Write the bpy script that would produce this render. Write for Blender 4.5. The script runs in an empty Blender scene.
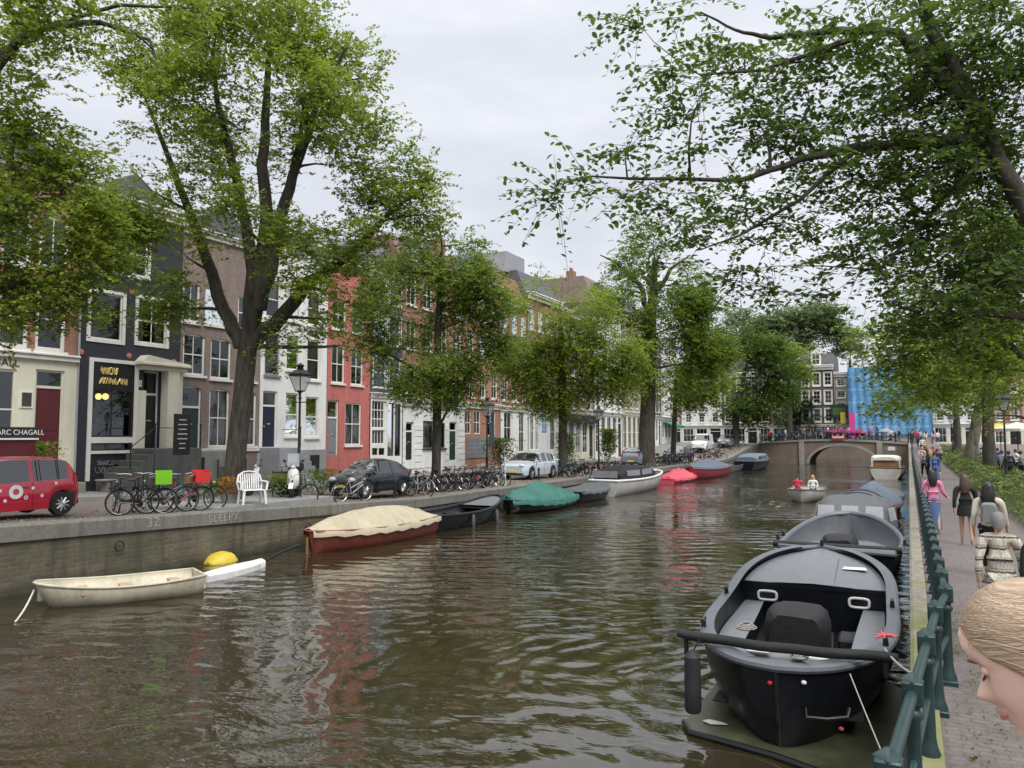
import bpy, bmesh, math, random
import numpy as np
from mathutils import Vector, Matrix
R=math.radians
sc=bpy.context.scene
C=sc.collection
rnd=random.Random(7)
# ------------------------------------------------------------------ camera (canal frame: y runs along the canal, x to the right)
YAW=R(27.2); PITCH=R(3.863); HC=3.5; FPX=770.0
cam=bpy.data.cameras.new('camera'); camo=bpy.data.objects.new('camera',cam); C.objects.link(camo)
cam.lens=FPX/1024*36; cam.sensor_width=36; cam.clip_end=4000; cam.clip_start=.05
camo.location=(0,0,HC); camo.rotation_euler=(R(90)+PITCH,0,YAW)
sc.camera=camo
FW=Vector((-math.sin(YAW)*math.cos(PITCH),math.cos(YAW)*math.cos(PITCH),math.sin(PITCH)))
RT=Vector((math.cos(YAW),math.sin(YAW),0)); UP=RT.cross(FW)
def ray(px,py): return FW+RT*((px-512)/FPX)+UP*((384-py)/FPX)
def onz(px,py,z):
    r=ray(px,py); t=(z-HC)/r.z; return Vector((r.x*t,r.y*t,z))
def onx(px,py,x):
    r=ray(px,py); t=x/r.x; return Vector((x,r.y*t,HC+r.z*t))
def ony(px,py,y):
    r=ray(px,py); t=y/r.y; return Vector((r.x*t,y,HC+r.z*t))
def atd(px,py,d):
    r=ray(px,py); return Vector((r.x*d,r.y*d,HC+r.z*d))
def xpx(px,x,z=2.0):
    """y on the line (x, z) seen at column px"""
    py=430
    for _ in range(6):
        p=onx(px,py,x); py+= (p.z-z)/max(1e-3,(p.y*.889-p.x*.457))*FPX
    return p.y
# ------------------------------------------------------------------ node helpers
class NT:
    def __init__(s,tree): s.t=tree
    def n(s,typ,**kw):
        o=s.t.nodes.new(typ); ins=kw.pop('ins',{})
        for k,v in kw.items(): setattr(o,k,v)
        for k,v in ins.items():
            i=o.inputs[k]
            if isinstance(v,bpy.types.NodeSocket): s.t.links.new(v,i)
            else: i.default_value=v
        return o
    def l(s,a,b): s.t.links.new(a,b)
def c4(c): return (c[0],c[1],c[2],1)
def newmat(name):
    m=bpy.data.materials.new(name); m.use_nodes=True
    t=NT(m.node_tree); m.node_tree.nodes.clear()
    out=t.n('ShaderNodeOutputMaterial'); return m,t,out
def mixc(t,f,a,b,mode='MIX'):
    o=t.n('ShaderNodeMix',data_type='RGBA',blend_type=mode)
    for idx,v in ((0,f),(6,a),(7,b)):
        i=o.inputs[idx]
        if isinstance(v,bpy.types.NodeSocket): t.l(v,i)
        else: i.default_value=v if idx==0 else c4(v)
    return o.outputs[2]
def ramp(t,fac,stops,interp='LINEAR'):
    o=t.n('ShaderNodeValToRGB'); t.l(fac,o.inputs[0]); cr=o.color_ramp; cr.interpolation=interp
    while len(cr.elements)<len(stops): cr.elements.new(.5)
    for e,(p,c) in zip(cr.elements,stops): e.position=p; e.color=c4(c) if len(c)==3 else c
    return o.outputs[0]
def noise(t,vec,scale,detail=4,rough=.55,dist=0):
    o=t.n('ShaderNodeTexNoise'); o.inputs['Scale'].default_value=scale; o.inputs['Detail'].default_value=detail
    o.inputs['Roughness'].default_value=rough; o.inputs['Distortion'].default_value=dist
    if vec is not None: t.l(vec,o.inputs['Vector'])
    return o.outputs['Fac']
def mp(t,vec,scale=(1,1,1),loc=(0,0,0),rot=(0,0,0)):
    o=t.n('ShaderNodeMapping'); t.l(vec,o.inputs[0]); o.inputs[1].default_value=loc; o.inputs[2].default_value=rot; o.inputs[3].default_value=scale
    return o.outputs[0]
def wpos(t): return t.n('ShaderNodeNewGeometry').outputs['Position']
def opos(t): return t.n('ShaderNodeTexCoord').outputs['Object']
def bump(t,h,strength=.3,dist=.02):
    o=t.n('ShaderNodeBump'); o.inputs['Strength'].default_value=strength; o.inputs['Distance'].default_value=dist; t.l(h,o.inputs['Height']); return o.outputs[0]
def mul(c,k): return tuple(min(1,x*k) for x in c)
def pm(name,col,rough=.6,var=.25,scale=2.0,metal=0,bmp=0,spec=.5,coat=0,local=True,dirt=0,fine=0):
    """principled surface with clouded colour, dirt and roughness variation"""
    m,t,out=newmat(name)
    v=opos(t) if local else wpos(t)
    n1=noise(t,v,scale,5,.6); n2=noise(t,v,scale*9,3,.6)
    f=t.n('ShaderNodeMath',operation='MULTIPLY_ADD',ins={0:n2,1:.4}); t.l(n1,f.inputs[2])
    lo=mul(col,1-var); hi=mul(col,1+var)
    c=ramp(t,f.outputs[0],[(.38,lo),(.95,hi)])
    if dirt:
        n3=noise(t,mp(t,v,(1,1,.35)),scale*1.7,6,.7)
        c=mixc(t,ramp(t,n3,[(.45,(0,0,0)),(.75,(dirt,dirt,dirt))]),c,mul(col,.35))
    b=t.n('ShaderNodeBsdfPrincipled'); t.l(c,b.inputs['Base Color'])
    rr=t.n('ShaderNodeMapRange',ins={0:n1,3:max(.02,rough-.12),4:min(1,rough+.12)}); t.l(rr.outputs[0],b.inputs['Roughness'])
    b.inputs['Metallic'].default_value=metal; b.inputs['Specular IOR Level'].default_value=spec
    if coat: b.inputs['Coat Weight'].default_value=coat; b.inputs['Coat Roughness'].default_value=.04
    if bmp: t.l(bump(t,f.outputs[0],bmp,.03),b.inputs['Normal'])
    t.l(b.outputs[0],out.inputs[0]); return m
def brickmat(name,col,mortar=(.3,.29,.27),bw=.22,bh=.065,var=.35,rough=.85,bstr=.25,mode='wall',ms=.012,wet=False,stain=.4):
    m,t,out=newmat(name); g=wpos(t)
    s=t.n('ShaderNodeSeparateXYZ',ins={0:g})
    if mode=='wall':
        a=t.n('ShaderNodeMath',operation='ADD',ins={0:s.outputs[0],1:s.outputs[1]}).outputs[0]; b_=s.outputs[2]
    else: a=s.outputs[0]; b_=s.outputs[1]
    cv=t.n('ShaderNodeCombineXYZ',ins={0:a,1:b_})
    br=t.n('ShaderNodeTexBrick',ins={'Vector':cv.outputs[0],'Color1':c4(mul(col,1-var)),'Color2':c4(mul(col,1+var)),'Mortar':c4(mortar),'Scale':1.0,'Mortar Size':ms,'Brick Width':bw,'Row Height':bh,'Mortar Smooth':.2,'Bias':0.0})
    n1=noise(t,g,.7,6,.65); n2=noise(t,g,14,3)
    c=mixc(t,ramp(t,n1,[(.35,(0,0,0)),(.7,(.55,.55,.55))]),br.outputs[0],mul(col,.6))
    c=mixc(t,.3,c,ramp(t,n2,[(.3,mul(col,.5)),(.7,mul(col,1.5))]))
    if stain:
        n4=noise(t,mp(t,g,(3,3,.25)),1.2,5,.65)
        c=mixc(t,ramp(t,n4,[(.5,(0,0,0)),(.72,(stain,)*3)]),c,mul(col,.35))
    if wet:  # algae and damp on the quay foot
        hz=t.n('ShaderNodeMath',operation='MULTIPLY_ADD',ins={0:noise(t,g,1.5,4),1:.55}); t.l(s.outputs[2],hz.inputs[2])
        c=mixc(t,ramp(t,hz.outputs[0],[(.28,(.9,.9,.9)),(.62,(0,0,0))]),c,(.022,.028,.014))
        n5=noise(t,mp(t,g,(1,1,.3)),.9,5); c=mixc(t,ramp(t,n5,[(.52,(0,0,0)),(.7,(.45,.45,.45))]),c,(.19,.18,.13))
        n6=noise(t,g,.5,4); c=mixc(t,ramp(t,n6,[(.55,(0,0,0)),(.7,(.5,.5,.5))]),c,(.05,.065,.035))
    b=t.n('ShaderNodeBsdfPrincipled',ins={'Base Color':c,'Roughness':rough})
    ad=t.n('ShaderNodeMath',operation='MULTIPLY_ADD',ins={0:n2,1:-.4,2:br.outputs[1]})
    sb=t.n('ShaderNodeMath',operation='SUBTRACT',ins={0:1.0,1:ad.outputs[0]})
    t.l(bump(t,sb.outputs[0],bstr,.012),b.inputs['Normal'])
    t.l(b.outputs[0],out.inputs[0]); return m
M={}
M['white']=pm('white_paint',(.72,.71,.66),.5,.08,1.5,dirt=.25)
M['cream']=pm('cream_paint',(.66,.64,.52),.55,.08,1.2,dirt=.25)
M['white_stucco']=pm('white_stucco',(.7,.7,.68),.8,.1,.8,dirt=.35,local=False)
M['black_paint']=pm('black_facade_paint',(.022,.025,.034),.6,.2,.8,local=False,dirt=.2)
M['grey_facade']=pm('slate_blue_facade',(.06,.07,.1),.6,.2,.8,local=False)
M['red_facade']=brickmat('red_painted_brick',(.52,.16,.14),(.42,.13,.11),var=.13,stain=.4)
M['brown_brick']=brickmat('taupe_brick',(.23,.17,.14),(.27,.24,.21),var=.22)
M['red_brick']=brickmat('red_brick',(.3,.12,.08),(.3,.26,.22),var=.3)
M['orange_brick']=brickmat('orange_brick',(.38,.16,.09),(.34,.3,.25),var=.28)
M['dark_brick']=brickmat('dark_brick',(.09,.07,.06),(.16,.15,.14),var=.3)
M['pale_brick']=brickmat('pale_brick',(.4,.33,.26),(.42,.4,.36),var=.2)
M['quay']=brickmat('quay_brick',(.125,.102,.07),(.15,.135,.10),bw=.3,bh=.11,var=.4,bstr=.6,wet=True,ms=.014,stain=.85)
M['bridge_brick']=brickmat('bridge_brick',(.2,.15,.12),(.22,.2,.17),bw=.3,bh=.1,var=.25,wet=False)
M['stone']=pm('grey_stone',(.27,.26,.23),.8,.25,.8,bmp=.3,local=False,dirt=.5)
M['capstone']=brickmat('cap_stone',(.175,.168,.145),(.07,.07,.06),bw=1.15,bh=.9,var=.14,mode='wall',ms=.012,bstr=.3,stain=.6)
M['kerb']=pm('kerb_stone',(.26,.26,.25),.8,.15,1.5,bmp=.2,local=False,dirt=.4)
M['street']=brickmat('street_clinkers',(.165,.135,.115),(.1,.09,.08),bw=.21,bh=.1,var=.25,mode='floor',stain=0,bstr=.3)
M['path']=brickmat('path_clinkers',(.15,.125,.118),(.09,.08,.075),bw=.21,bh=.1,var=.14,mode='floor',stain=0,bstr=.3)
M['pave']=brickmat('pavement_tiles',(.24,.23,.215),(.13,.12,.11),bw=.3,bh=.3,var=.12,mode='floor',stain=0)
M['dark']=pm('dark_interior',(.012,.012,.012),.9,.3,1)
M['dark2']=pm('dim_interior',(.05,.045,.04),.9,.6,1.2)
M['black']=pm('black_gloss',(.012,.012,.014),.3,.3,3,spec=.5)
M['black_matt']=pm('black_matt',(.016,.016,.018),.7,.3,3)
M['iron']=pm('black_iron',(.018,.02,.02),.45,.3,4,metal=.2)
M['green_iron']=pm('green_iron',(.013,.036,.035),.42,.25,5,bmp=.12,dirt=.35)
M['dark_green']=pm('dark_green_paint',(.01,.035,.028),.35,.2,2)
M['maroon']=pm('maroon_paint',(.09,.012,.016),.4,.2,2)
M['navy']=pm('navy_paint',(.012,.016,.04),.35,.2,2)
M['grey_paint']=pm('grey_paint',(.2,.21,.23),.5,.15,1,dirt=.3)
M['roof']=pm('roof_slate',(.09,.095,.105),.75,.3,1.2,bmp=.3,local=False)
M['roof_tile']=pm('roof_tiles',(.23,.11,.075),.8,.3,1.2,bmp=.4,local=False)
M['roof_red']=pm('muted_red_tiles',(.17,.1,.085),.8,.3,1.2,bmp=.4,local=False)
M['curtain']=pm('curtain',(.6,.6,.57),.9,.15,3)
M['lead']=pm('lead_grey',(.3,.31,.33),.6,.15,1,dirt=.3)
M['faded']=pm('faded_paint',(.3,.3,.29),.9,.4,8,dirt=.8)
M['gold']=pm('gold_letters',(.6,.47,.16),.4,.15,4,metal=.3)
M['letters_white']=pm('chalk_white',(.66,.66,.65),.6,.2,6)
M['letters_black']=pm('letter_black',(.02,.02,.02),.5,.1,3)
M['step_dark']=pm('dark_stone_steps',(.11,.11,.105),.8,.3,1.5,dirt=.5,local=False)
M['soil']=pm('soil',(.1,.075,.05),.95,.5,3,bmp=.5,local=False)
def glassmat():
    m,t,out=newmat('window_glass')
    n=noise(t,wpos(t),.9,2)
    bn=bump(t,n,.12,.05)
    gl=t.n('ShaderNodeBsdfGlossy',ins={'Color':(.85,.9,.95,1),'Roughness':.02,'Normal':bn})
    tr=t.n('ShaderNodeBsdfTransparent',ins={'Color':(.62,.66,.66,1)})
    fr=t.n('ShaderNodeFresnel',ins={0:1.5,'Normal':bn})
    mx=t.n('ShaderNodeMixShader')
    ma=t.n('ShaderNodeMath',operation='MULTIPLY_ADD',ins={0:fr.outputs[0],1:1.5,2:.02},use_clamp=True)
    t.l(ma.outputs[0],mx.inputs[0]); t.l(tr.outputs[0],mx.inputs[1]); t.l(gl.outputs[0],mx.inputs[2]); t.l(mx.outputs[0],out.inputs[0]); return m
M['glass']=glassmat()
M['dark_glass']=pm('dark_tinted_glass',(.012,.014,.016),.05,.1,1,spec=1.0,coat=1.0)
# ------------------------------------------------------------------ objects
def V3(a): return Vector(a)
class MB:
    def __init__(s): s.v=[]; s.f=[]; s.m=[]; s.k=0
    def mat(s,k): s.k=k; return s
    def add(s,vs,fs):
        o=len(s.v); s.v.extend([tuple(v) for v in vs])
        for f in fs: s.f.append([i+o for i in f]); s.m.append(s.k)
        return s
    def box(s,x0,y0,z0,x1,y1,z1,bev=0):
        if x0>x1:x0,x1=x1,x0
        if y0>y1:y0,y1=y1,y0
        if z0>z1:z0,z1=z1,z0
        if bev<=0:
            vs=[(x,y,z) for z in (z0,z1) for x,y in ((x0,y0),(x1,y0),(x1,y1),(x0,y1))]
            return s.add(vs,[(3,2,1,0),(4,5,6,7),(0,1,5,4),(1,2,6,5),(2,3,7,6),(3,0,4,7)])
        b=min(bev,(x1-x0)/2.1,(y1-y0)/2.1,(z1-z0)/2.1)
        def ring(z,i,c=None):
            c=b if c is None else c
            return [(x0+i+c,y0+i,z),(x1-i-c,y0+i,z),(x1-i,y0+i+c,z),(x1-i,y1-i-c,z),(x1-i-c,y1-i,z),(x0+i+c,y1-i,z),(x0+i,y1-i-c,z),(x0+i,y0+i+c,z)]
        rs=[ring(z0,b,b*.2),ring(z0+b,0),ring(z1-b,0),ring(z1,b,b*.2)]
        vs=sum(rs,[]); fs=[tuple(range(7,-1,-1)),tuple(range(24,32))]
        for r in range(3):
            for i in range(8): j=(i+1)%8; fs.append((r*8+i,r*8+j,r*8+8+j,r*8+8+i))
        return s.add(vs,fs)
    def obox(s,c,sx,sy,sz,mt):
        """box centred on c with orientation matrix mt"""
        vs=[Vector(c)+mt@Vector((x*sx/2,y*sy/2,z*sz/2)) for z in (-1,1) for x,y in ((-1,-1),(1,-1),(1,1),(-1,1))]
        return s.add(vs,[(3,2,1,0),(4,5,6,7),(0,1,5,4),(1,2,6,5),(2,3,7,6),(3,0,4,7)])
    def tube(s,pts,rad,n=8,cap=True,close=False,flat=1.0):
        pts=[Vector(p) for p in pts]
        if not isinstance(rad,(list,tuple)): rad=[rad]*len(pts)
        N=len(pts); rings=[]; prev=None
        for i,p in enumerate(pts):
            if close: d=pts[(i+1)%N]-pts[i-1]
            else: d=pts[min(i+1,N-1)]-pts[max(i-1,0)]
            if d.length<1e-7: d=Vector((0,0,1))
            d.normalize()
            if prev is None:
                a=Vector((0,0,1)) if abs(d.z)<.9 else Vector((1,0,0))
                u=d.cross(a).normalized()
            else:
                u=(prev-d*prev.dot(d))
                u=u.normalized() if u.length>1e-6 else d.orthogonal().normalized()
            prev=u; w=d.cross(u)
            rings.append([p+(u*math.cos(2*math.pi*j/n)+w*math.sin(2*math.pi*j/n)*flat)*rad[i] for j in range(n)])
        vs=sum(rings,[]); fs=[]
        for i in range(N if close else N-1):
            a=i*n; b=((i+1)%N)*n
            for j in range(n): k=(j+1)%n; fs.append((a+j,a+k,b+k,b+j))
        if cap and not close: fs.append(tuple(range(n-1,-1,-1))); fs.append(tuple((N-1)*n+j for j in range(n)))
        return s.add(vs,fs)
    def lathe(s,prof,c=(0,0,0),n=16,axis='z'):
        """prof: [(r, h)...] turned about an axis through c"""
        vs=[]
        for r,h in prof:
            for j in range(n):
                a=2*math.pi*j/n; x,y=r*math.cos(a),r*math.sin(a)
                p=(x,y,h) if axis=='z' else ((h,x,y) if axis=='x' else (y,h,x))
                vs.append((p[0]+c[0],p[1]+c[1],p[2]+c[2]))
        fs=[]
        for i in range(len(prof)-1):
            for j in range(n): k=(j+1)%n; fs.append((i*n+j,i*n+k,(i+1)*n+k,(i+1)*n+j))
        if prof[0][0]>1e-4: fs.append(tuple(range(n-1,-1,-1)))
        if prof[-1][0]>1e-4: fs.append(tuple((len(prof)-1)*n+j for j in range(n)))
        return s.add(vs,fs)
    def prism(s,poly,z0,z1):
        n=len(poly); vs=[(p[0],p[1],z0) for p in poly]+[(p[0],p[1],z1) for p in poly]
        fs=[tuple(range(n-1,-1,-1)),tuple(range(n,2*n))]+[(i,(i+1)%n,n+(i+1)%n,n+i) for i in range(n)]
        return s.add(vs,fs)
    def prismx(s,poly,x0,x1):
        """poly in (y,z) pushed along x"""
        n=len(poly); vs=[(x0,p[0],p[1]) for p in poly]+[(x1,p[0],p[1]) for p in poly]
        fs=[tuple(range(n-1,-1,-1)),tuple(range(n,2*n))]+[(i,(i+1)%n,n+(i+1)%n,n+i) for i in range(n)]
        return s.add(vs,fs)
    def prismy(s,poly,y0,y1):
        n=len(poly); vs=[(p[0],y0,p[1]) for p in poly]+[(p[0],y1,p[1]) for p in poly]
        fs=[tuple(range(n-1,-1,-1)),tuple(range(n,2*n))]+[(i,(i+1)%n,n+(i+1)%n,n+i) for i in range(n)]
        return s.add(vs,fs)
    def grid(s,rows,closeu=False,closev=False):
        nr=len(rows); nc=len(rows[0]); vs=[p for r in rows for p in r]; fs=[]
        for i in range(nr if closeu else nr-1):
            for j in range(nc if closev else nc-1):
                fs.append((i*nc+j,i*nc+(j+1)%nc,((i+1)%nr)*nc+(j+1)%nc,((i+1)%nr)*nc+j))
        return s.add(vs,fs)
    def ball(s,c,rx,ry=None,rz=None,n=10,m=7,jit=0,rn=None):
        ry=ry or rx; rz=rz or rx; vs=[]
        for i in range(1,m):
            th=math.pi*i/m
            for j in range(n):
                a=2*math.pi*j/n; k=1+(rn.uniform(-jit,jit) if jit else 0)
                vs.append((c[0]+rx*k*math.sin(th)*math.cos(a),c[1]+ry*k*math.sin(th)*math.sin(a),c[2]+rz*k*math.cos(th)))
        vs=[(c[0],c[1],c[2]+rz)]+vs+[(c[0],c[1],c[2]-rz)]; fs=[]
        for j in range(n): fs.append((0,1+j,1+(j+1)%n))
        for i in range(m-2):
            for j in range(n): a=1+i*n; b=a+n; k=(j+1)%n; fs.append((a+j,b+j,b+k,a+k))
        a=1+(m-2)*n
        for j in range(n): fs.append((a+j,len(vs)-1,a+(j+1)%n))
        return s.add(vs,fs)
    def build(s,name,mats,parent=None,smooth=False,fix=True,auto=None,shift=True):
        if not isinstance(mats,(list,tuple)): mats=[mats]
        me=bpy.data.meshes.new(name)
        off=Vector((0,0,0))
        if parent is not None and shift and parent.get('_w'): off=Vector(parent['_w'])
        vs=[(v[0]-off.x,v[1]-off.y,v[2]-off.z) for v in s.v]
        me.from_pydata(vs,[],s.f)
        for m in mats: me.materials.append(M[m] if isinstance(m,str) else m)
        me.polygons.foreach_set('material_index',s.m)
        if fix:
            bm=bmesh.new(); bm.from_mesh(me); bmesh.ops.recalc_face_normals(bm,faces=bm.faces); bm.to_mesh(me); bm.free()
        if smooth:
            me.polygons.foreach_set('use_smooth',[True]*len(me.polygons))
            me.set_sharp_from_angle(angle=R(auto or 40))
        me.update()
        o=bpy.data.objects.new(name,me); C.objects.link(o)
        if parent is not None:
            o.parent=parent
            if parent.get('_w'): o['_w']=list(parent['_w'])
        return o
def tag(o,label=None,cat=None,group=None,kind=None):
    if label: o['label']=label
    if cat: o['category']=cat
    if group: o['group']=group
    if kind: o['kind']=kind
    return o
def thing(name,label,cat,loc=(0,0,0),rotz=0,group=None,world=True):
    o=bpy.data.objects.new(name,None); o.empty_display_size=.3; C.objects.link(o)
    o.location=loc; o.rotation_euler=(0,0,rotz); tag(o,label,cat,group)
    if world: o['_w']=list(loc)
    return o
def struct(o): o['kind']='structure'; return o
def whole(name,mb,mats,label,cat,group=None,kind=None,smooth=False,loc=None,**k):
    """a thing that is a single mesh; origin at loc"""
    if loc is not None:
        mb.v=[(v[0]-loc[0],v[1]-loc[1],v[2]-loc[2]) for v in mb.v]
    o=mb.build(name,mats,None,smooth,**k)
    if loc is not None: o.location=loc
    return tag(o,label,cat,group,kind)
def dup(root,loc,rotz,label=None,group=None,scale=None):
    r=root.copy(); C.objects.link(r); r.location=loc; r.rotation_euler=(0,0,rotz)
    if label: r['label']=label
    if group: r['group']=group
    if scale: r.scale=(scale,)*3 if not isinstance(scale,(tuple,list)) else scale
    for ch in root.children:
        c=ch.copy(); C.objects.link(c); c.parent=r
        for g in ch.children: d=g.copy(); C.objects.link(d); d.parent=c
    return r
def textobj(name,body,mat,parent,loc,size,rot,ext=.004,align='CENTER',sx=1):
    cu=bpy.data.curves.new(name,'FONT'); cu.body=body; cu.size=size; cu.extrude=ext; cu.align_x=align; cu.align_y='CENTER'
    cu.materials.append(M[mat]); o=bpy.data.objects.new(name,cu); C.objects.link(o); o.scale=(sx,1,1)
    o.rotation_euler=rot; o.parent=parent; w=parent.get('_w') or (0,0,0)
    o.location=(loc[0]-w[0],loc[1]-w[1],loc[2]-w[2])
    dg=bpy.context.evaluated_depsgraph_get(); me=bpy.data.meshes.new_from_object(o.evaluated_get(dg)); n=bpy.data.objects.new(name,me); C.objects.link(n); bpy.data.objects.remove(o)
    n.scale=(sx,1,1); n.rotation_euler=rot; n.parent=parent; n.location=(loc[0]-w[0],loc[1]-w[1],loc[2]-w[2]); n.name=name
    if not me.materials: me.materials.append(M[mat])
    return n
FAC_ROT=(R(90),0,R(90))   # text facing +x
# ------------------------------------------------------------------ world and light
def setup_world():
    w=bpy.data.worlds.new('World'); sc.world=w; w.use_nodes=True; t=NT(w.node_tree); w.node_tree.nodes.clear()
    out=t.n('ShaderNodeOutputWorld')
    sky=t.n('ShaderNodeTexSky',sky_type='NISHITA',sun_disc=False,sun_elevation=R(50),sun_rotation=R(128),altitude=0,air_density=1,dust_density=3,ozone_density=1)
    b1=t.n('ShaderNodeBackground',ins={0:sky.outputs[0],1:.06})
    tc=t.n('ShaderNodeTexCoord').outputs['Generated']
    s=t.n('ShaderNodeSeparateXYZ',ins={0:tc})
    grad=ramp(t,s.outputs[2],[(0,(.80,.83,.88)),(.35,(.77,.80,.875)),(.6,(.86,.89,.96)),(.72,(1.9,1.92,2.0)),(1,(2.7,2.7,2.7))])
    v=mp(t,tc,(1,1,3.2))
    n=noise(t,v,2.1,6,.55,.4); n2=noise(t,v,6,5,.6,.3)
    k=t.n('ShaderNodeMath',operation='MULTIPLY_ADD',ins={0:n2,1:.35}); t.l(n,k.inputs[2])
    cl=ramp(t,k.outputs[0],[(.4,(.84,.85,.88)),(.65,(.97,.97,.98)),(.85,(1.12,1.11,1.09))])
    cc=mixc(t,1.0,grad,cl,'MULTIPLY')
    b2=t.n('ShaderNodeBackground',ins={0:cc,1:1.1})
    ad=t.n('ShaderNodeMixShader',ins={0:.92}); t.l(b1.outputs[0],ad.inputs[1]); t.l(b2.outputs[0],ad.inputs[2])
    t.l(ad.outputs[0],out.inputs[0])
    L=bpy.data.lights.new('sun','SUN'); L.energy=2.6; L.angle=R(25); L.color=(1,.97,.92)
    lo=bpy.data.objects.new('sun',L); C.objects.link(lo)
    # sun rotation 128 deg in the sky texture == azimuth direction (sin, cos)
    az=R(128); el=R(50); d=Vector((math.sin(az)*math.cos(el),math.cos(az)*math.cos(el),math.sin(el)))
    lo.rotation_euler=(-d).to_track_quat('-Z','Y').to_euler()
setup_world()
sc.view_settings.view_transform='Standard'; sc.view_settings.look='None'; sc.view_settings.exposure=0; sc.view_settings.gamma=1
sc.cycles.max_bounces=8; sc.cycles.diffuse_bounces=3; sc.cycles.glossy_bounces=3; sc.cycles.transparent_max_bounces=12; sc.cycles.caustics_reflective=False; sc.cycles.caustics_refractive=False
try: sc.cycles.use_denoising=True
except Exception: pass
# ================================================================== ground, quays, water
XQ=-17.4; XF=-28.9; YBR=104.0; YFAR=128.0
def ss(a,b,x):
    t=max(0,min(1,(x-a)/(b-a))); return t*t*(3-2*t)
def zl(y): return .97+.034*max(0,26-max(y,-6))+1.5*ss(82,104,y)
def zr(y): return .97+1.5*ss(82,104,y)
def yrange(a,b,step): n=max(1,int(round((b-a)/step))); return [a+(b-a)*i/n for i in range(n+1)]
def strip(mb,x0,x1,ys,zf,dz=0):
    mb.grid([[(x0,y,zf(y)+dz),(x1,y,zf(y)+dz)] for y in ys])
YL=yrange(-30,114,2)
m=MB(); strip(m,XQ-.5,-25.2,YL,zl); struct(m.build('street','street',smooth=True))
m=MB(); strip(m,-25.32,XF-1,YL,zl,.13); struct(m.build('pavement','pave',smooth=True))
m=MB()
for i in range(len(YL)-1):
    a,b=YL[i],YL[i+1]
    m.add([(-25.2,a,zl(a)-.1),(-25.2,b,zl(b)-.1),(-25.2,b,zl(b)+.134),(-25.2,a,zl(a)+.134),(-25.34,b,zl(b)+.134),(-25.34,a,zl(a)+.134)],[(0,1,2,3),(3,2,4,5)])
struct(m.build('kerb','kerb'))
m=MB(); strip(m,XF-.9,-900,YL,zl,-.05); m.grid([[(XQ-.5,-30,1.9),(-900,-30,1.9)],[(XQ-.5,-600,1.9),(-900,-600,1.9)]])
struct(m.build('ground','pave'))
# left quay wall: brick face, cap stones
q=thing('quay_wall','long weathered brick quay wall with stone capping below the parked cars','quay wall',(XQ,30,0))
m=MB(); m.grid([[(XQ,y,-1.2),(XQ,y,zl(y)-.26)] for y in YL]); m.build('wall','quay',q)
m=MB()
for i in range(len(YL)-1):
    a,b=YL[i],YL[i+1]; X=XQ+.07
    m.add([(X,a,zl(a)-.3),(X,b,zl(b)-.3),(X,b,zl(b)+.02),(X,a,zl(a)+.02),(X-.04,b,zl(b)+.06),(X-.04,a,zl(a)+.06),(XQ-.55,b,zl(b)+.06),(XQ-.55,a,zl(a)+.06),
           (XQ,a,zl(a)-.3),(XQ,b,zl(b)-.3)],[(0,1,2,3),(3,2,4,5),(5,4,6,7),(8,9,1,0)])
m.build('capping','capstone',q)
m=MB()  # raised inspection hatch recess and hanging iron ring
for y in (12.6,19.3,27,40):
    m.tube([(XQ+.1+.0,y+.12*math.cos(a),zl(y)-.62+.12*math.sin(a)) for a in [k*math.pi/6 for k in range(12)]],.018,6,close=True)
m.build('mooring_ring','iron',q)
def graf(y0,body,size,z):
    textobj('graffiti',body,'faded',q,(XQ+.078,y0,z),size,FAC_ROT,.001,sx=1.2)
graf(onx(222,523,XQ).y,'SLEEPY',.3,zl(15.6)-.13); graf(onx(151,528,XQ).y,'32',.34,zl(13)-.13)
# right quay wall and path
YR=yrange(4.0,114,2)
q2=thing('quay_wall','mossy stone-capped quay wall under the green railing','quay wall',(0,30,0))
m=MB(); m.grid([[(0,y,-1.2),(0,y,zr(y)-.25)] for y in [-30]+YR]); m.build('wall','quay',q2)
def mossstone():
    mm,t,out=newmat('mossy_stone'); g=wpos(t); n=noise(t,g,1.1,6,.6); n2=noise(t,g,9,5)
    c=mixc(t,ramp(t,n2,[(.3,(0,0,0)),(.7,(1,1,1))]),(.18,.16,.13),(.3,.27,.22))
    s=t.n('ShaderNodeSeparateXYZ',ins={0:g})
    fy=t.n('ShaderNodeMapRange',ins={0:s.outputs[1],1:8.0,2:16.0,3:.2,4:-.06})
    k=t.n('ShaderNodeMath',operation='ADD',ins={0:n,1:fy.outputs[0]})
    c=mixc(t,ramp(t,k.outputs[0],[(.48,(0,0,0)),(.62,(.8,.8,.8))]),c,(.17,.18,.05))
    b=t.n('ShaderNodeBsdfPrincipled',ins={'Base Color':c,'Roughness':.85}); t.l(bump(t,n2,.5,.02),b.inputs['Normal']); t.l(b.outputs[0],out.inputs[0]); return mm
M['moss']=mossstone()
m=MB()
for i in range(len(YR)-1):
    a,b=YR[i],YR[i+1]; X=-.06
    m.add([(X,a,zr(a)-.28),(X,b,zr(b)-.28),(X,b,zr(b)+.03),(X,a,zr(a)+.03),(X+.04,b,zr(b)+.06),(X+.04,a,zr(a)+.06),(.17,b,zr(b)+.06),(.17,a,zr(a)+.06),(.17,b,zr(b)-.1),(.17,a,zr(a)-.1)],[(0,1,2,3),(3,2,4,5),(5,4,6,7),(7,6,8,9)])
m.build('capping','moss',q2)
m=MB(); strip(m,.17,3.0,YR,zr); m.grid([[(0.0,1.6,1.9),(3.0,1.6,1.9)],[(0.0,4.0,.97),(3.0,4.0,.97)]]); struct(m.build('path','path',smooth=True))
m=MB()
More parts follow.
